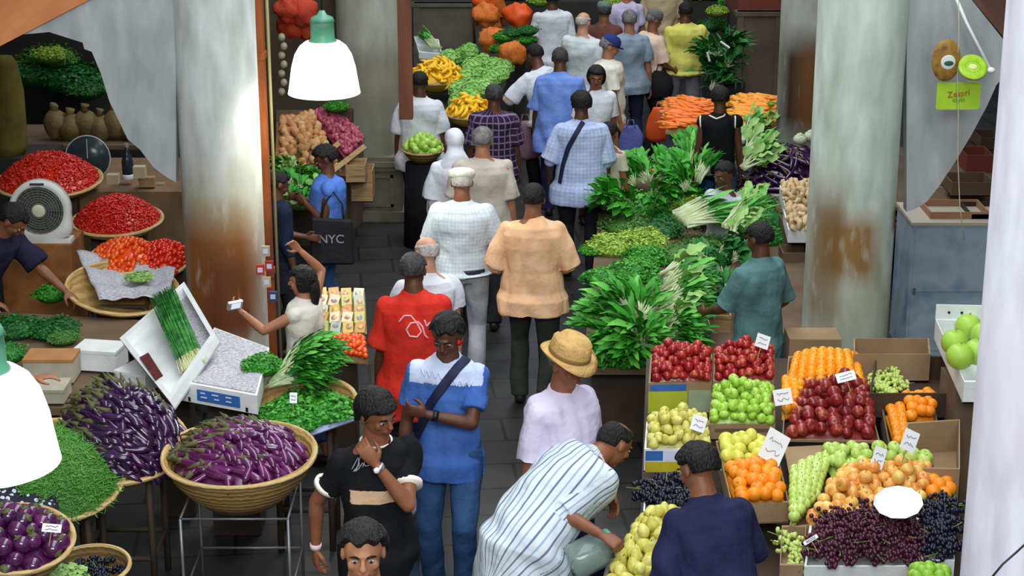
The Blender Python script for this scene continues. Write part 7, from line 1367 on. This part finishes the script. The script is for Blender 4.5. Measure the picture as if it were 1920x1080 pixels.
for k, (x, y) in enumerate(((866, 108), (842, 112), (884, 128), (905, 120), (925, 128), (872, 150), (898, 146), (920, 148), (885, 170), (862, 172), (905, 168), (880, 100), (945, 126), (935, 142), (880, 186), (862, 194))): c = at(x, y, .98 + (.06 if k % 3 else .0)); inst('cabbage', Matrix.Translation(c) @ Matrix.Rotation(k * 1.3, 4, 'Z') @ Matrix.Scale(.125, 4), 'round green cabbage on the back left stall', 'cabbage', 'cabbages on the back left stall')
a_, b2 = at(772, 230, .88), at(960, 90, .88); thing('stall_counter', G().prism([Vector((p.x, p.y, 0)) for p in (at(778, 240, .8), at(905, 240, .8), at(985, 88, .8), at(775, 88, .8))], [at(778, 240, .8), at(905, 240, .8), at(985, 88, .84), at(775, 88, .84)]), MW_DARK, 'dark counter under the cabbages and yellow fruit', 'counter')
# spring onion box
c = at(800, 92, 1.12); s_ = mpp(c); crate('white_box', [c + Vector((-26 * s_, .3, .1)), c + Vector((22 * s_, .1, .1)), c + Vector((30 * s_, -.2, -.02)), c + Vector((-14 * s_, -.1, -.02))], .08, mwhite, 'white box with spring onions at the back left', 'box')
for k in range(5): green('leek', c + Vector((.08 + .02 * k, -.1, .02)), .8, 120 + k * 5, 'bundle of spring onions in the white box at the back', 'bunch_of_spring_onions', 'spring onions', 'spring onions at the back', pitch=25)
# partitions (stall counters seen end-on)
mpar = mat('grey brown partition', ['5c5648', '6e6858'], .8, 3, .2); mpar2 = mat('dark brown partition', ['54443a', '66564a'], .8, 3, .2)
def panel(x0, x1, ytop, ybot, Y, m, label, th=.12):
    Y *= KY; a_ = atY(x0, ytop, Y); b2 = atY(x1, ytop, Y); root = empty('stall_partition', label, 'partition', ((a_.x + b2.x) / 2, Y, 0)); part('panel', G().box(a_.x, b2.x, Y, Y + th, 0, a_.z), m, root); part('top_rail', G().box(a_.x - .03, b2.x + .03, Y - .03, Y + th + .03, a_.z - .05, a_.z), m, root)
    for xx in (a_.x + .03, b2.x - .03): part('post', G().box(xx - .04, xx + .04, Y - .02, Y, 0, a_.z - .05), m, root)
panel(776, 893, 6, 120, 20.6, mpar, 'grey-brown stall partition behind the cabbages'); panel(1384, 1466, 22, 200, 17.6, mpar2, 'dark brown stall partition beside the rusty column')
a_ = atL(1380, 14, 18.4); thing('red_awning', G().box(a_.x, a_.x + 1.5, 22.7, 24.0, a_.z - .12, a_.z + .12), mat('dull red fabric', ['6a3024', '7c3c2c'], .8), 'dull red covering on the counter behind the brown partition', 'cloth'); thing('rear_counter', G().box(a_.x, a_.x + 1.5, 22.7, 24.0, 0, a_.z - .13), MW_DARK, 'dark counter under the dull red covering', 'counter')
# orange sacks at the back
morg = mat('orange net', ['c8601c', 'e88434', 'b04c14'], .6, 50, .5); mor2 = mat('bright orange plastic', ['d84c10', 'e86020'], .5, 6, .2)
for k, (x, y, r_, m_, Y, l_) in enumerate(((912, 28, 24, morg, 17.9, 'orange net bag at the top behind the cabbages'), (924, 74, 26, morg, 17.6, 'orange net bag in the middle of the back stall'), (962, 100, 24, morg, 17.2, 'orange net bag nearest the white T-shirt'), (972, 28, 26, mor2, 18.3, 'bright orange sack at the top edge'), (905, 8, 20, mor2, 18.4, 'small bright orange sack at the top edge'))): c = atL(x, y, Y); s_ = mpp(c); g = G(); g.ell((0, 0, 0), (r_ * s_, r_ * s_ * .8, r_ * s_ * .95), 16, 12); me_ = g.mesh('sack', m_, True); wrinkle(me_, .018, 30, k); o = obj('net_bag', me_); o.location = c; tag(o, l_, 'net bag')
for k, (x, y) in enumerate(((945, 70), (960, 62), (985, 75), (985, 96), (940, 92), (990, 58))): c = atL(x, y, 17.4); green('darkherb' if k % 2 else 'parsley', c, .14, k * 50, 'green leaf heap among the orange net bags', 'heap_of_leaves', 'leafy greens', 'leaf heaps among the orange bags', sz=.12)
thing('rear_counter', G().prism([Vector((p.x, p.y, 0)) for p in (at(895, 110, .9), at(985, 112, .9), at(985, 40, .9), at(890, 40, .9))], [at(895, 110, .92), at(985, 112, .92), at(985, 40, .95), at(890, 40, .95)]), MW_DARK, 'dark counter under the orange net bags', 'counter')
# carrot trays
for k, (x, y, w_, h_, kd, l_, g_) in enumerate(((1292, 220, 88, 46, 'carrot', 'orange carrot in the left carrot tray', 'carrots in the left tray'), (1414, 214, 88, 46, 'golden_carrot', 'golden carrot in the right carrot tray', 'carrots in the right tray'))):
    Qk = [at(x - w_ / 2 + 6, y - h_ / 2, .98), at(x + w_ / 2, y - h_ / 2, .98), at(x + w_ / 2, y + h_ / 2, .9), at(x - w_ / 2, y + h_ / 2, .9)]; crate('wooden_tray', Qk, .06, mwoodc, ['wooden tray of orange carrots left of the black tank top', 'wooden tray of golden carrots right of the black tank top'][k], 'tray')
    heap_quad(kd, Qk, .075, .14, l_, 'carrot', g_, name='carrot', core=('heaped_carrots', KIND[kd][0].materials[0], l_.replace('carrot in', 'carrots buried in')), dirv=(1, -.5, 0), spread=.3, seed=k, sq=.72)
    cc_ = sum(Qk, Vector()) / 4; thing('tray_stand', G().box(cc_.x - .22, cc_.x + .22, cc_.y - .2, cc_.y + .3, 0, .82), mat('grey stand', ['6a6c70', '5a5a5e'], .8), ['grey stand under the left carrot tray', 'grey stand under the right carrot tray'][k], 'stand')
c = atL(1446, 195, 15.0); green('curly', c, .05, 0, 'small yellow leaf at the end of the golden carrots', 'leaf', 'leaf')
c = at(1240, 318, .7); heap_quad('carrot', [at(1205, 318, .62), at(1268, 316, .62), at(1268, 334, .6), at(1205, 334, .6)], .06, .06, 'reddish root lying behind the leafy bunches', 'carrot', 'roots behind the leafy bunches', name='carrot', dirv=(1, 0, 0), spread=.7, seed=9)
# palm-like greenery behind the black tank top
for k in range(12): c = atL(1352 + (k % 4) * 12 - 18, 172 - k * 7, 16.6 + .1 * (k % 3)); green('palmfrond' if k % 2 else 'darkleafy', c, .62 if k % 2 else 1.25, k * 67, 'dark green plant foliage behind the black tank top', 'bunch_of_greens', 'leafy greens', 'dark foliage behind the black tank top', pitch=35)
c = atL(1352, 200, 16.9); thing('plant_stand', G().box(c.x - .2, c.x + .25, 20.8, 21.2, 0, .9), MW_DARK, 'dark stand under the dark green foliage', 'stand')
for k, (x, y, r_, kd, l_) in enumerate(((1345, 22, 22, 'curly', 'yellow-green bunch at the top behind the yellow T-shirt'), (1368, 48, 30, 'darkherb', 'dark foliage above the brown partition'), (1330, 50, 26, 'darkherb', 'dark foliage right of the yellow T-shirt'), (1012, 2, 24, 'curly', 'yellow-green bunch left of the white T-shirt'), (1155, 8, 26, 'curly', 'olive bunch at the top behind the crowd'), (1370, 5, 24, 'parsley', 'green bunch cut by the top edge'))): c = atL(x, y, 19 + .2 * k); green(kd, c, r_ * mpp(c), k * 40, l_, 'heap_of_leaves', 'leafy greens', sz=r_ * mpp(c))
for k, (x, y, l_) in enumerate(((1326, 98, 'white label stuck beside the dark foliage'), (1296 + 55, 78, 'thin white stalk beside the yellow T-shirt'))): c = atL(x, y, 16.2); thing('paper_slip', G().tube([c, c + Vector((.10 - .07 * (1 - k), 0, -.07 if k else -.10))], .012, 4), mat('white card', ['e8e8ea']), l_, 'paper')
thing('rear_counter', G().box(-4.5, 5.5, 26.5, 27.5, 0, .95), MW_DARK, 'long dark counter across the far end', 'counter')
kk = ['green_apple', 'orange', 'yellow_pepper']
for k, (x0, x1, kd, l_, gg) in enumerate(((895, 1010, 'orange', 'orange on the far counter', 'oranges on the far counter'), (1290, 1400, 'green_apple', 'green fruit on the far counter', 'green fruit on the far counter'))):
    a_, b2 = atY(x0, 0, 26.6), atY(x1, 0, 26.6); heap_quad(kd, [Vector((a_.x, 27.3, 1.02)), Vector((b2.x, 27.3, 1.02)), Vector((b2.x, 26.55, .98)), Vector((a_.x, 26.55, .98))], .09, .12, l_, 'fruit', gg, seed=k, parts=False)

# ================================================================== members of small groups named by their place in the row
_ORD = ['leftmost', 'second from the left', 'third from the left', 'fourth from the left', 'fifth from the left', 'sixth from the left', 'seventh from the left', 'eighth from the left', 'ninth from the left', 'tenth from the left', 'eleventh from the left', 'twelfth from the left', 'thirteenth from the left', 'fourteenth from the left', 'fifteenth from the left', 'sixteenth from the left']
bpy.context.view_layer.update(); _by = {}
for o in SC.objects:
    if o.parent is None and o.get('label') and o.get('kind') != 'stuff': _by.setdefault(o['label'], []).append(o)
for lb_, os_ in _by.items():
    if 2 <= len(os_) <= 16:
        def _px(o): d = o.matrix_world.translation - Vector((0, 0, CAMZ)); return d.x / (d.y * CP - d.z * SP)
        os_.sort(key=_px)
        for i, o in enumerate(os_):
            t = _ORD[i] if i < len(os_) - 1 or i < 2 else 'rightmost'
            if len(os_) == 2: t = ('left one', 'right one')[i]
            w_ = lb_.split(); n_ = len(t.split()); o['label'] = ' '.join(w_[:16 - n_]).rstrip(',') + ', ' + t
